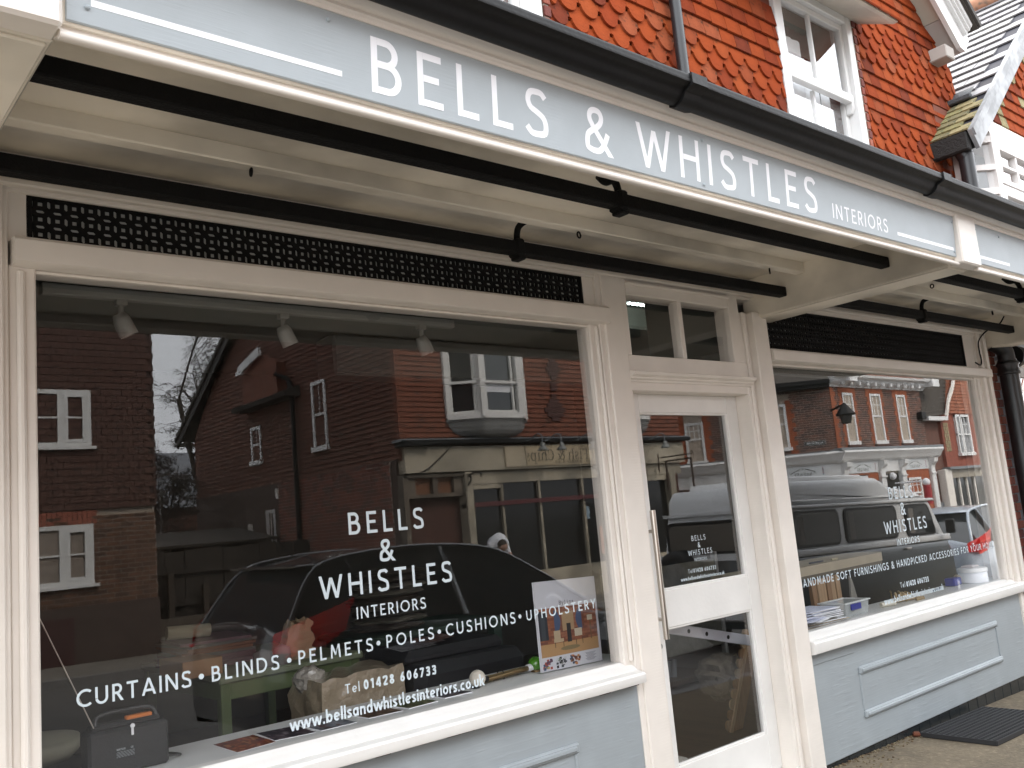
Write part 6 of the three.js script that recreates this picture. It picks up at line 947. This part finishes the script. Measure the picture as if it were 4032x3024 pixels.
{ // poster standing on the shelf
  const t = thing('poster', 'white poster with a furnished room photograph standing at the right of the large window', 'poster', [2.45, 0.925, -0.22]);
  const A = [2.268, 0.925, -0.215], Bq = [2.655, 0.925, -0.175], C = [2.68, 1.345, -0.20], D = [2.285, 1.355, -0.24];
  part(t, 'sheet', [sheet(A.map((v, i) => v - (i === 2 ? 0.004 : 0)), Bq.map((v, i) => v - (i === 2 ? 0.004 : 0)), C.map((v, i) => v - (i === 2 ? 0.004 : 0)), D.map((v, i) => v - (i === 2 ? 0.004 : 0)))], M.paper);
  part(t, 'print', sheet(A, Bq, C, D), print(512, 560, (k, w, h) => {
    seed = 5; k.fillStyle = '#e4e6ee'; k.fillRect(0, 0, w, h); k.fillStyle = '#35353a'; k.font = '34px monospace'; k.textAlign = 'center'; k.fillText('Bylina', 255, 158);
    k.fillStyle = '#8c5136'; k.fillRect(18, 172, 476, 300); for (let i = 0; i < 14; i++) for (let q = 0; q < 9; q++) { k.fillStyle = pick(['#9a5b3c', '#84492f', '#a3684a', '#7a4430']); k.fillRect(18 + q * 56 + (i % 2) * 24 - 20, 172 + i * 16, 52, 14); }
    k.fillStyle = '#e4e6ee'; k.fillRect(0, 172, 18, 300); k.fillRect(494, 172, 18, 300); k.fillStyle = '#c49a68'; k.fillRect(18, 396, 476, 78);
    k.fillStyle = '#1e2630'; k.fillRect(18, 190, 70, 180); k.fillStyle = '#39424a'; k.fillRect(34, 220, 34, 150); k.fillStyle = '#b89a74'; k.fillRect(205, 205, 96, 120);
    k.fillStyle = '#46597c'; for (const [x, s] of [[160, 1], [350, -1]]) { k.beginPath(); k.moveTo(x, 190); k.quadraticCurveTo(x + 60 * s, 250, x + 8 * s, 330); k.lineTo(x - 20 * s, 330); k.lineTo(x - 18 * s, 190); k.fill(); }
    k.fillStyle = '#191a1c'; k.fillRect(238, 280, 34, 120); k.fillStyle = '#cbb694'; k.fillRect(130, 318, 52, 60); k.fillRect(126, 370, 80, 22); k.fillStyle = '#d8ccb4'; k.fillRect(300, 322, 62, 50); k.fillStyle = '#54402c'; for (const x of [132, 200, 306, 360]) k.fillRect(x, 390, 5, 34); k.fillStyle = '#d9cfb6'; k.fillRect(415, 248, 44, 34); k.fillStyle = '#7a5b3a'; k.fillRect(433, 284, 8, 120); k.fillStyle = '#8f7d58'; k.beginPath(); k.ellipse(255, 436, 80, 14, 0, 0, 7); k.fill();
    for (const [x, c] of [[18, ['#b14a3a', '#3d5a7c', '#c8b26a', '#5d3a52']], [122, ['#3c4048', '#d5d8da', '#7f8a78', '#1e2024']], [240, ['#a5602e', '#d08a48', '#5b2c1c', '#3d4f6c']]]) for (let i = 0; i < 26; i++) { k.fillStyle = pick(c); k.fillRect(x + rnd() * 76, 484 + rnd() * 52, 18, 10 + rnd() * 8); }
    k.fillStyle = '#6d7076'; for (let i = 0; i < 9; i++) k.fillRect(372 + (i % 3) * 6, 490 + i * 6, 90 - (i % 3) * 16, 2);
  }));
}
// ---- work table with its load, behind the left window
const green = mk('table_green', [0.105, 0.145, 0.055], 0.5, { map: T.mild, rx: 3 });
{
  const t = thing('work_table', 'green painted work table behind the large window', 'table', [1.45, 0.13, -1.6]);
  part(t, 'tabletop', bx(1.06, 1.86, 1.015, 1.05, -2.3, -1.18, 0.006), mk('table_top', [0.16, 0.19, 0.12], 0.5)); part(t, 'apron', [bx(1.08, 1.84, 0.935, 1.014, -1.225, -1.20, 0.003), bx(1.08, 1.105, 0.935, 1.014, -2.28, -1.225)], green);
  for (const [x, z] of [[1.07, -1.245], [1.79, -1.245], [1.07, -2.28], [1.79, -2.28]]) part(t, 'leg', bx(x, x + 0.052, 0.13, 1.015, z, z + 0.052, 0.004), green);
  single('cardboard_box', [bx(0.93, 1.13, 1.052, 1.135, -1.62, -1.30, 0.003)], mk('cardboard', [0.30, 0.17, 0.085], 0.8), 'brown cardboard box on the left end of the green table', 'box', [1.03, 1.052, -1.46]);
  { const s = thing('paper_pile', 'pile of mauve and brown papers behind the cardboard box on the table', 'papers', [1.25, 1.05, -1.8]); for (let i = 0; i < 9; i++) part(s, 'sheet', around(bx(1.05, 1.42, 1.052 + i * 0.016, 1.066 + i * 0.016, -2.0, -1.55), 'y', rr(-0.15, 0.15), [1.23, 0, -1.78]), pick([mk('mauve', [0.13, 0.075, 0.085], 0.8), mk('rust_paper', [0.16, 0.07, 0.035], 0.8), mk('grey_paper', [0.12, 0.12, 0.11], 0.8)])); }
  single('paper_roll', cyl([1.02, 1.245, -1.75], [1.24, 1.235, -1.72], 0.035, 0.035, 18), mk('roll_cream', [0.36, 0.35, 0.26], 0.8), 'cream roll of paper on top of the paper pile', 'roll', [1.13, 1.21, -1.74]);
  single('paper_bag', (() => { const g = new THREE.BoxGeometry(0.15, 0.19, 0.10, 10, 12, 7); const p = g.attributes.position; for (let i = 0; i < p.count; i++) { const y = p.getY(i), top = Math.max(0, y / 0.095), n = 1 - 0.25 * top + 0.5 * (vnoise(p.getX(i) * 36 + 9 + p.getZ(i) * 21, y * 36 + 35, 128) - 0.5); p.setXYZ(i, p.getX(i) * n + 0.02 * top, y + 0.03 * (vnoise(p.getX(i) * 50 + 20, p.getZ(i) * 50 + 20, 128) - 0.5) * (top > 0.9 ? 2 : 0.4), p.getZ(i) * n); } g.computeVertexNormals(); g.translate(1.55, 1.14, -1.35); return g; })(), mk('bag_tan', [0.24, 0.19, 0.12], 0.85), 'crumpled tan paper bag on the green table', 'bag', [1.55, 1.05, -1.35]);
  const crump = (x, y, z, r, sy, f) => { const g = new THREE.IcosahedronGeometry(r, 3), p = g.attributes.position; for (let i = 0; i < p.count; i++) { const n = 1 + 0.3 * (vnoise(p.getX(i) * f + 31 + p.getZ(i) * 20, p.getY(i) * f + 17, 128) - 0.5); p.setXYZ(i, p.getX(i) * n, p.getY(i) * n * sy, p.getZ(i) * n); } g.computeVertexNormals(); g.translate(x, y, z); return g; };
  single('thread_spool', lathe([[0, 0], [0.05, 0], [0.05, 0.07], [0, 0.09]], 1.33, 1.05, -1.27), mk('spool_grey', [0.17, 0.16, 0.15], 0.8), 'low wide grey thread spool on the green table', 'spool', [1.33, 1.05, -1.27]); single('thread_spool', lathe([[0, 0], [0.045, 0], [0.04, 0.08], [0, 0.10]], 1.43, 1.05, -1.26), M.spool_grey, 'taller grey thread spool beside the paper bag on the green table', 'spool', [1.43, 1.05, -1.26]);
  // bundle wrapped in clear plastic under the table end
  const w = thing('wrapped_bundle', 'beige bundle wrapped in clear plastic standing behind the shelf', 'bundle', [1.62, 0.13, -1.0]);
  { const g = new THREE.BoxGeometry(0.50, 0.62, 0.34, 20, 20, 12), p = g.attributes.position; for (let i = 0; i < p.count; i++) { const x = p.getX(i), y = p.getY(i), z = p.getZ(i), n = vnoise(x * 14 + 40 + z * 9, y * 14 + 40, 128) - 0.5, tp = y > 0 ? 1 - 0.12 * (y / 0.31) : 1; p.setXYZ(i, x * tp * (1 + 0.10 * n), y + 0.03 * n, z * tp * (1 + 0.12 * n)); } g.computeVertexNormals(); g.translate(1.58, 0.70, -0.88); part(w, 'cloth', g, mk('bundle_beige', [0.30, 0.245, 0.17], 0.45, { physical: true, clearcoat: 1, clearcoatRoughness: 0.12, bump: T.stain, bs: 0.03, brx: 3 })); }
  part(w, 'plastic_top', crump(1.40, 1.0, -0.92, 0.075, 0.9, 60), mk('plastic', [0.34, 0.32, 0.28], 0.2, { physical: true, clearcoat: 1, bump: T.stain, bs: 0.02, brx: 6 }));
  // black case with magazines
  const bc = thing('black_case', 'low black padded case behind the shelf with magazines on top', 'case', [2.05, 0.13, -0.9]);
  part(bc, 'body', [bx(1.83, 2.55, 0.13, 1.0, -1.25, -0.62, 0.05), bx(1.86, 2.5, 0.98, 1.06, -1.2, -0.75, 0.04)], mk('case_black', [0.008, 0.008, 0.010], 0.7));
  [['#b9b9bd', '#5d5a5c', '#8a8d92'], ['#9b9ea6', '#d4d5da', '#6a4b44'], ['#8f5c50', '#c7c1bc', '#44464c']].forEach((c, i) => { const y = 1.062 + i * 0.006, o = i * 0.09, g = sheet([1.86 + o, y, -0.80 - o * 0.3], [2.08 + o, y + 0.004, -0.80 - o * 0.5], [2.14 + o, y + 0.004, -1.06 - o * 0.2], [1.92 + o, y, -1.06 - o * 0.2]); single('magazine', g, swatch(c, 70 + i), ['grey magazine lowest in the fan on the black case', 'pale magazine in the middle of the fan on the black case', 'red-brown magazine topmost in the fan on the black case'][i], 'magazine', [1.95 + o, y, -0.9]); });
  // second table with folded fabrics
  const t2 = thing('side_table', 'teal-legged table stacked with folded fabrics deeper in the shop', 'table', [2.9, 0.13, -2.4]); const teal = mk('teal', [0.05, 0.085, 0.065], 0.6);
  part(t2, 'tabletop', bx(2.4, 3.5, 0.96, 1.0, -2.7, -2.0, 0.01), teal); for (const [x, z] of [[2.44, -2.07], [3.42, -2.07], [2.44, -2.66], [3.42, -2.66]]) part(t2, 'leg', bx(x, x + 0.07, 0.13, 0.96, z, z + 0.07), teal);
  const fs = thing('fabric_stack', 'stack of folded grey-brown fabrics on the teal table', 'fabrics', [2.8, 1.0, -2.35]); for (let i = 0; i < 9; i++) { const g = crump(2.75 + rr(-0.04, 0.04), 1.03 + i * 0.045, -2.33, 0.25, 0.13, 30); part(fs, 'fabric', g, pick([mk('fab_grey', [0.10, 0.095, 0.085], 0.95), mk('fab_brown', [0.085, 0.07, 0.055], 0.95), mk('fab_pale', [0.17, 0.16, 0.13], 0.95)])); }
  single('fabric_roll', cyl([2.95, 0.13, -1.7], [2.95, 0.93, -1.7], 0.09, 0.09, 18), mk('roll_white', [0.32, 0.33, 0.31], 0.8), 'white upright roll of cloth beside the teal table', 'roll', [2.95, 0.13, -1.7]);
  single('stool', [lathe([[0, 0], [0.16, 0], [0.19, 0.03], [0.19, 0.08], [0, 0.10]], 0.12, 0.93, -0.75), cyl([0.12, 0.13, -0.75], [0.12, 0.94, -0.75], 0.03)], mk('stool_cream', [0.20, 0.19, 0.14], 0.8), 'round pale stool at the far left behind the radio', 'stool', [0.12, 0.13, -0.75]);
  single('paper_sheet', around(bx(0.0, 0.16, 0.925, 0.93, -0.30, -0.16), 'z', 0.25, [0.08, 0.93, 0]), M.paper, 'pale sheet of paper lying left of the radio', 'paper', [0.08, 0.925, -0.23]);
}
// ---- right window
{
  const p = thing('envelope_stack', 'untidy stack of white envelopes at the left end of the right window shelf', 'papers', [4.6, 0.825, -0.17]);
  const cols = [M.paper, mk('paper_grey', [0.42, 0.41, 0.37], 0.8), mk('paper_blue', [0.55, 0.58, 0.70], 0.8), mk('paper_buff', [0.40, 0.34, 0.25], 0.8)];
  for (let i = 0; i < 17; i++) { const y = 0.826 + i * 0.0062, w = rr(0.34, 0.52) * (i > 11 ? 0.8 : 1), cx = 4.62 + rr(-0.05, 0.06) - (i > 11 ? 0.05 : 0); part(p, 'envelope', around(around(bx(cx - w / 2, cx + w / 2, y, y + rr(0.002, 0.005), -0.17 - rr(0.09, 0.13), -0.17 + rr(0.08, 0.10)), 'y', rr(-0.25, 0.25), [cx, y, -0.17]), 'x', rr(-0.02, 0.02), [cx, y, -0.17]), i > 8 ? pick([M.paper, M.paper, cols[2]]) : pick(cols)); }
  const b = thing('plastic_box', 'clear plastic tub with blue clips on the right window shelf', 'box', [5.02, 0.825, -0.2]);
  const cl = mk('clear_plastic', [0.62, 0.66, 0.66], 0.25, { transparent: true, opacity: 0.45 });
  const X0 = 4.93, X1 = 5.22, Z0 = -0.30, Z1 = -0.13, Y0 = 0.828, Y1 = 0.918; part(b, 'tub', [quad([X0, Y0, Z1], [X1, Y0, Z1], [X1 + 0.01, Y1, Z1 + 0.01], [X0 - 0.01, Y1, Z1 + 0.01]), quad([X1, Y0, Z1], [X1, Y0, Z0], [X1 + 0.01, Y1, Z0 - 0.01], [X1 + 0.01, Y1, Z1 + 0.01]), quad([X0, Y0, Z0], [X0, Y0, Z1], [X0 - 0.01, Y1, Z1 + 0.01], [X0 - 0.01, Y1, Z0 - 0.01]), quad([X1, Y0, Z0], [X0, Y0, Z0], [X0 - 0.01, Y1, Z0 - 0.01], [X1 + 0.01, Y1, Z0 - 0.01]), quad([X0, Y0, Z0], [X1, Y0, Z0], [X1, Y0, Z1], [X0, Y0, Z1])], cl);
  part(b, 'rim', [bx(X0 - 0.02, X1 + 0.02, Y1 - 0.004, Y1 + 0.004, Z1 + 0.005, Z1 + 0.02), bx(X0 - 0.02, X1 + 0.02, Y1 - 0.004, Y1 + 0.004, Z0 - 0.02, Z0 - 0.005), bx(X0 - 0.02, X0 - 0.005, Y1 - 0.004, Y1 + 0.004, Z0, Z1), bx(X1 + 0.005, X1 + 0.02, Y1 - 0.004, Y1 + 0.004, Z0, Z1)], mk('rim_plastic', [0.6, 0.63, 0.63], 0.3)); const bl = mk('clip_blue', [0.012, 0.02, 0.22], 0.35); part(b, 'clip', bx(4.98, 5.11, 0.868, 0.908, Z1 + 0.012, Z1 + 0.02, 0.003), bl); part(b, 'clip', bx(5.0, 5.16, 0.878, 0.912, Z0 - 0.022, Z0 - 0.014, 0.003), bl); part(b, 'pins', crumb(5.13, 0.84, -0.2), M.screw_grey);
  function crumb(x, y, z) { const g = []; for (let i = 0; i < 40; i++) g.push(ball(x + rr(-0.06, 0.06), y + rr(-0.008, 0.012), z + rr(-0.05, 0.05), 0.006)); return g; }
  single('ivory_tube', cyl([5.46, 0.843, -0.16], [5.58, 0.843, -0.12], 0.0165, 0.0165, 18), mk('ivory_tube', [0.66, 0.62, 0.52], 0.45), 'short ivory tube lying left of the brass curtain fittings', 'tube', [5.5, 0.825, -0.14]);
  { const t = thing('curtain_fittings', 'tangle of brass and wooden curtain rings and brackets on the shelf', 'fittings', [5.83, 0.825, -0.18]); const br = mk('brass', [0.30, 0.22, 0.10], 0.4, { metalness: 0.6 }), wd = mk('ring_wood', [0.38, 0.28, 0.15], 0.5);
    for (let i = 0; i < 7; i++) part(t, 'ring', new THREE.TorusGeometry(0.03, 0.008, 8, 22).rotateY(0.6 + i * 0.12).rotateZ(0.2 * i).translate(5.76 + i * 0.024, 0.86 + (i % 2) * 0.008, -0.20 + (i % 3) * 0.02), i % 2 ? br : wd); part(t, 'rod_end', [cyl([5.60, 0.838, -0.20], [5.92, 0.838, -0.13], 0.010), cyl([5.86, 0.835, -0.10], [5.9, 0.835, -0.06], 0.02)], wd); part(t, 'bracket', tube([[5.74, 0.84, -0.22], [5.735, 0.88, -0.22], [5.725, 0.90, -0.215], [5.71, 0.91, -0.21]], 0.006, 14), br); }
  single('pen', cyl([6.4, 0.832, -0.22], [6.6, 0.832, -0.26], 0.008), mk('pen_blue', [0.02, 0.05, 0.12], 0.4), 'dark blue pen on the shelf right of the curtain fittings', 'pen', [6.5, 0.825, -0.24]);
  { const t = thing('tape_dispenser', 'small blue tape measure beside the white tin', 'tape', [6.8, 0.825, -0.24]); part(t, 'case', bx(6.72, 6.86, 0.828, 0.89, -0.28, -0.20, 0.008), bl); part(t, 'tape', new THREE.TorusGeometry(0.03, 0.012, 8, 20).rotateY(1.2).translate(6.875, 0.865, -0.24), mk('tape_cream', [0.45, 0.38, 0.27], 0.5)); }
  { const t = thing('white_tin', 'round white tin with lid at the right end of the window shelf', 'tin', [7.03, 0.825, -0.17]); part(t, 'tin', lathe([[0, 0], [0.105, 0], [0.11, 0.005], [0.11, 0.088], [0, 0.09]], 7.03, 0.827, -0.18, 36), M.paper); part(t, 'lid', lathe([[0, 0.0], [0.114, 0], [0.116, 0.004], [0.115, 0.026], [0.108, 0.033], [0, 0.036]], 7.03, 0.913, -0.18, 36), M.white); part(t, 'cloth', bx(6.96, 7.08, 0.95, 0.965, -0.24, -0.14, 0.006), mk('cloth_pinkish', [0.5, 0.42, 0.40], 0.9)); }
  const ib = thing('padded_board', 'long padded ironing board end covered in beige cloth', 'board', [5.5, 0.13, -0.9]);
  { const s = []; for (let i = 0; i <= 20; i++) { const a = -Math.PI / 2 + Math.PI * i / 20; s.push([6.28 + 0.12 * Math.cos(a), -0.72 + 0.17 * Math.sin(a)]); } s.push([4.6, -0.50], [4.6, -0.95]); part(ib, 'pad', ext(s, 'y', 1.085, 1.15, 0.6), mk('pad_beige', [0.40, 0.345, 0.25], 0.95, { map: T.mild, rx: 2 })); part(ib, 'hem', ext(s.map(([x, z]) => [x * 0.995 + 0.025, z * 0.97 - 0.02]), 'y', 1.06, 1.085, 0.6), mk('pad_under', [0.12, 0.10, 0.07], 0.95)); part(ib, 'leg', [bar([5.0, 0.13, -0.7], [5.7, 1.06, -0.7], 0.035), bar([5.7, 0.13, -0.7], [5.0, 1.06, -0.7], 0.035)], M.screw_grey); }
  single('peg', bx(5.35, 5.52, 1.152, 1.162, -0.62, -0.60), mk('peg_dark', [0.05, 0.05, 0.06], 0.7), 'long dark peg lying on the padded board', 'peg', [5.43, 1.15, -0.6]); single('peg', bx(5.62, 5.70, 1.151, 1.166, -0.60, -0.585), mk('peg', [0.33, 0.29, 0.17], 0.7), 'short pale peg near the rounded end of the padded board', 'peg', [5.66, 1.15, -0.6]);
  const wb = thing('timber_strips', 'bundle of upright pale timber strips under the padded board', 'timber', [5.4, 0.13, -0.5]); for (let i = 0; i < 6; i++) part(wb, 'strip', around(bx(5.17 + i * 0.062, 5.227 + i * 0.062, 0.135, 1.05, -0.52 + 0.008 * (i % 2), -0.49 + 0.008 * (i % 2), 0.002), 'z', 0.03, [5.3, 0.13, 0]), i % 3 ? M.wood_pale : M.wood_mid);
  single('cloth_scrap', around(ext([[5.62, 0.8], [5.66, 1.03], [5.69, 0.98], [5.76, 0.78]], 'z', -0.50, -0.485, 0), 'y', 0.1, [5.7, 0, -0.5]), mk('scrap', [0.22, 0.21, 0.18], 0.95), 'grey scrap of cloth hanging beside the timber strips', 'cloth', [5.68, 0.9, -0.5]);
}
// ---- seen through the door
{
  const d = thing('dust_sheet_frame', 'grey sheet hung across a low frame seen through the door', 'sheet', [4.4, 0.13, -1.15]); part(d, 'sheet', bx(3.7, 4.92, 0.62, 1.25, -1.17, -1.15, 0.004), mk('sheet_grey', [0.125, 0.12, 0.095], 0.95, { map: T.stain, rx: 1, bump: T.stain, bs: 0.02, brx: 1.5 })); part(d, 'edge', bx(4.92, 4.95, 0.5, 1.3, -1.18, -1.14), mk('edge_pale', [0.20, 0.20, 0.19], 0.8));
  const s = thing('low_shelf_unit', 'low dark wooden shelf with jars under the grey sheet', 'shelf', [4.3, 0.13, -1.4]); part(s, 'shelf', [bx(3.7, 4.85, 0.40, 0.44, -1.6, -1.2, 0.004), bx(3.7, 4.85, 0.60, 0.64, -1.6, -1.2, 0.004)], mk('shelf_brown', [0.07, 0.045, 0.03], 0.7)); part(s, 'jar', [bx(4.15, 4.27, 0.445, 0.58, -1.32, -1.26, 0.01), cyl([4.4, 0.445, -1.3], [4.43, 0.57, -1.3], 0.03), cyl([4.48, 0.445, -1.3], [4.5, 0.57, -1.3], 0.025)], mk('jar_grey', [0.14, 0.15, 0.16], 0.5));
  const r = thing('punched_strip', 'white plastic strip with round holes hung across inside the door', 'strip', [3.75, 0.9, -0.3]); part(r, 'strip', bar([3.3, 0.992, -0.3], [4.13, 0.79, -0.3], 0.012, 0.062, 0.004), mk('strip_white', [0.62, 0.63, 0.70], 0.5)); for (const x of [3.50, 3.66, 3.86]) part(r, 'hole', cyl([x, 0.943 - (x - 3.5) * 0.2434, -0.296], [x, 0.943 - (x - 3.5) * 0.2434, -0.2925], 0.0125, 0.0125, 16), M.dark_void);
  const b = thing('string_bag', 'bag of fabric scraps with trailing strings hanging inside the door', 'bag', [4.66, 0.42, -0.95]); { const g = new THREE.IcosahedronGeometry(0.17, 4), p = g.attributes.position; for (let i = 0; i < p.count; i++) { const n = 1 + 0.4 * (vnoise(p.getX(i) * 22 + 50 + p.getZ(i) * 8, p.getY(i) * 30 + 50, 128) - 0.5); p.setXYZ(i, p.getX(i) * n, p.getY(i) * n * 0.9, p.getZ(i) * n); } g.computeVertexNormals(); g.translate(4.62, 0.45, -0.98); part(b, 'bag', g, mk('bag_brown', [0.19, 0.155, 0.115], 0.95, { map: T.stain, rx: 4 })); } part(b, 'label_card', [around(bx(4.72, 4.82, 0.46, 0.58, -0.86, -0.855), 'z', -0.3, [4.77, 0.52, 0]), around(bx(4.6, 4.69, 0.53, 0.59, -0.87, -0.865), 'z', 0.3, [4.64, 0.56, 0])], mk('card_cream', [0.36, 0.31, 0.20], 0.9)); part(b, 'red_print', ext([[4.735, 0.475], [4.80, 0.455], [4.775, 0.53]], 'z', -0.853, -0.851, 0), mk('red_print', [0.33, 0.045, 0.04], 0.8)); part(b, 'string', [tube([[4.56, 0.42, -0.82], [4.6, 0.33, -0.84], [4.66, 0.27, -0.86], [4.64, 0.245, -0.86], [4.71, 0.24, -0.86], [4.69, 0.29, -0.86], [4.67, 0.34, -0.84]], 0.0022, 50, 5)], M.inside_trim);
  const k = thing('scalloped_pelmet', 'long wooden pelmet board with scalloped edge leaning inside the door', 'pelmet', [4.7, 0.13, -0.85]); const A = [4.46, 0.10, -0.8], Bq = [4.80, 0.72, -0.8]; part(k, 'board', bar(A, Bq, 0.02, 0.13, 0.003), M.wood_mid); part(k, 'edge', bar([A[0] - 0.055, A[1] + 0.03, -0.785], [Bq[0] - 0.055, Bq[1] + 0.03, -0.785], 0.02, 0.03, 0.003), M.wood_pale);
  for (let i = 0; i < 10; i++) { const f = (i + 0.5) / 10, x = A[0] - 0.075 + (Bq[0] - A[0]) * f, y = A[1] + 0.045 + (Bq[1] - A[1]) * f; part(k, 'scallop', cyl([x, y, -0.80], [x, y, -0.785], 0.034, 0.034, 18), [M.wood_pale, M.wood_mid, mk('scallop_tan', [0.33, 0.24, 0.15], 0.7)][i % 3]); }
  single('floor_cloth', (() => { const g = new THREE.IcosahedronGeometry(0.29, 4), p = g.attributes.position; for (let i = 0; i < p.count; i++) { const n = 1 + 0.45 * (vnoise(p.getX(i) * 12 + 60 + p.getZ(i) * 14, p.getY(i) * 12 + 50, 128) - 0.5); p.setXYZ(i, p.getX(i) * n, Math.max(-0.05, p.getY(i) * n * 0.7), p.getZ(i) * n); } g.computeVertexNormals(); g.translate(3.06, 0.19, -0.36); return g; })(), mk('floor_cloth', [0.24, 0.23, 0.20], 0.95), 'crumpled grey cloth on the floor just inside the door', 'cloth', [3.06, 0.13, -0.36]);
}
renderer.render(scene, camera);
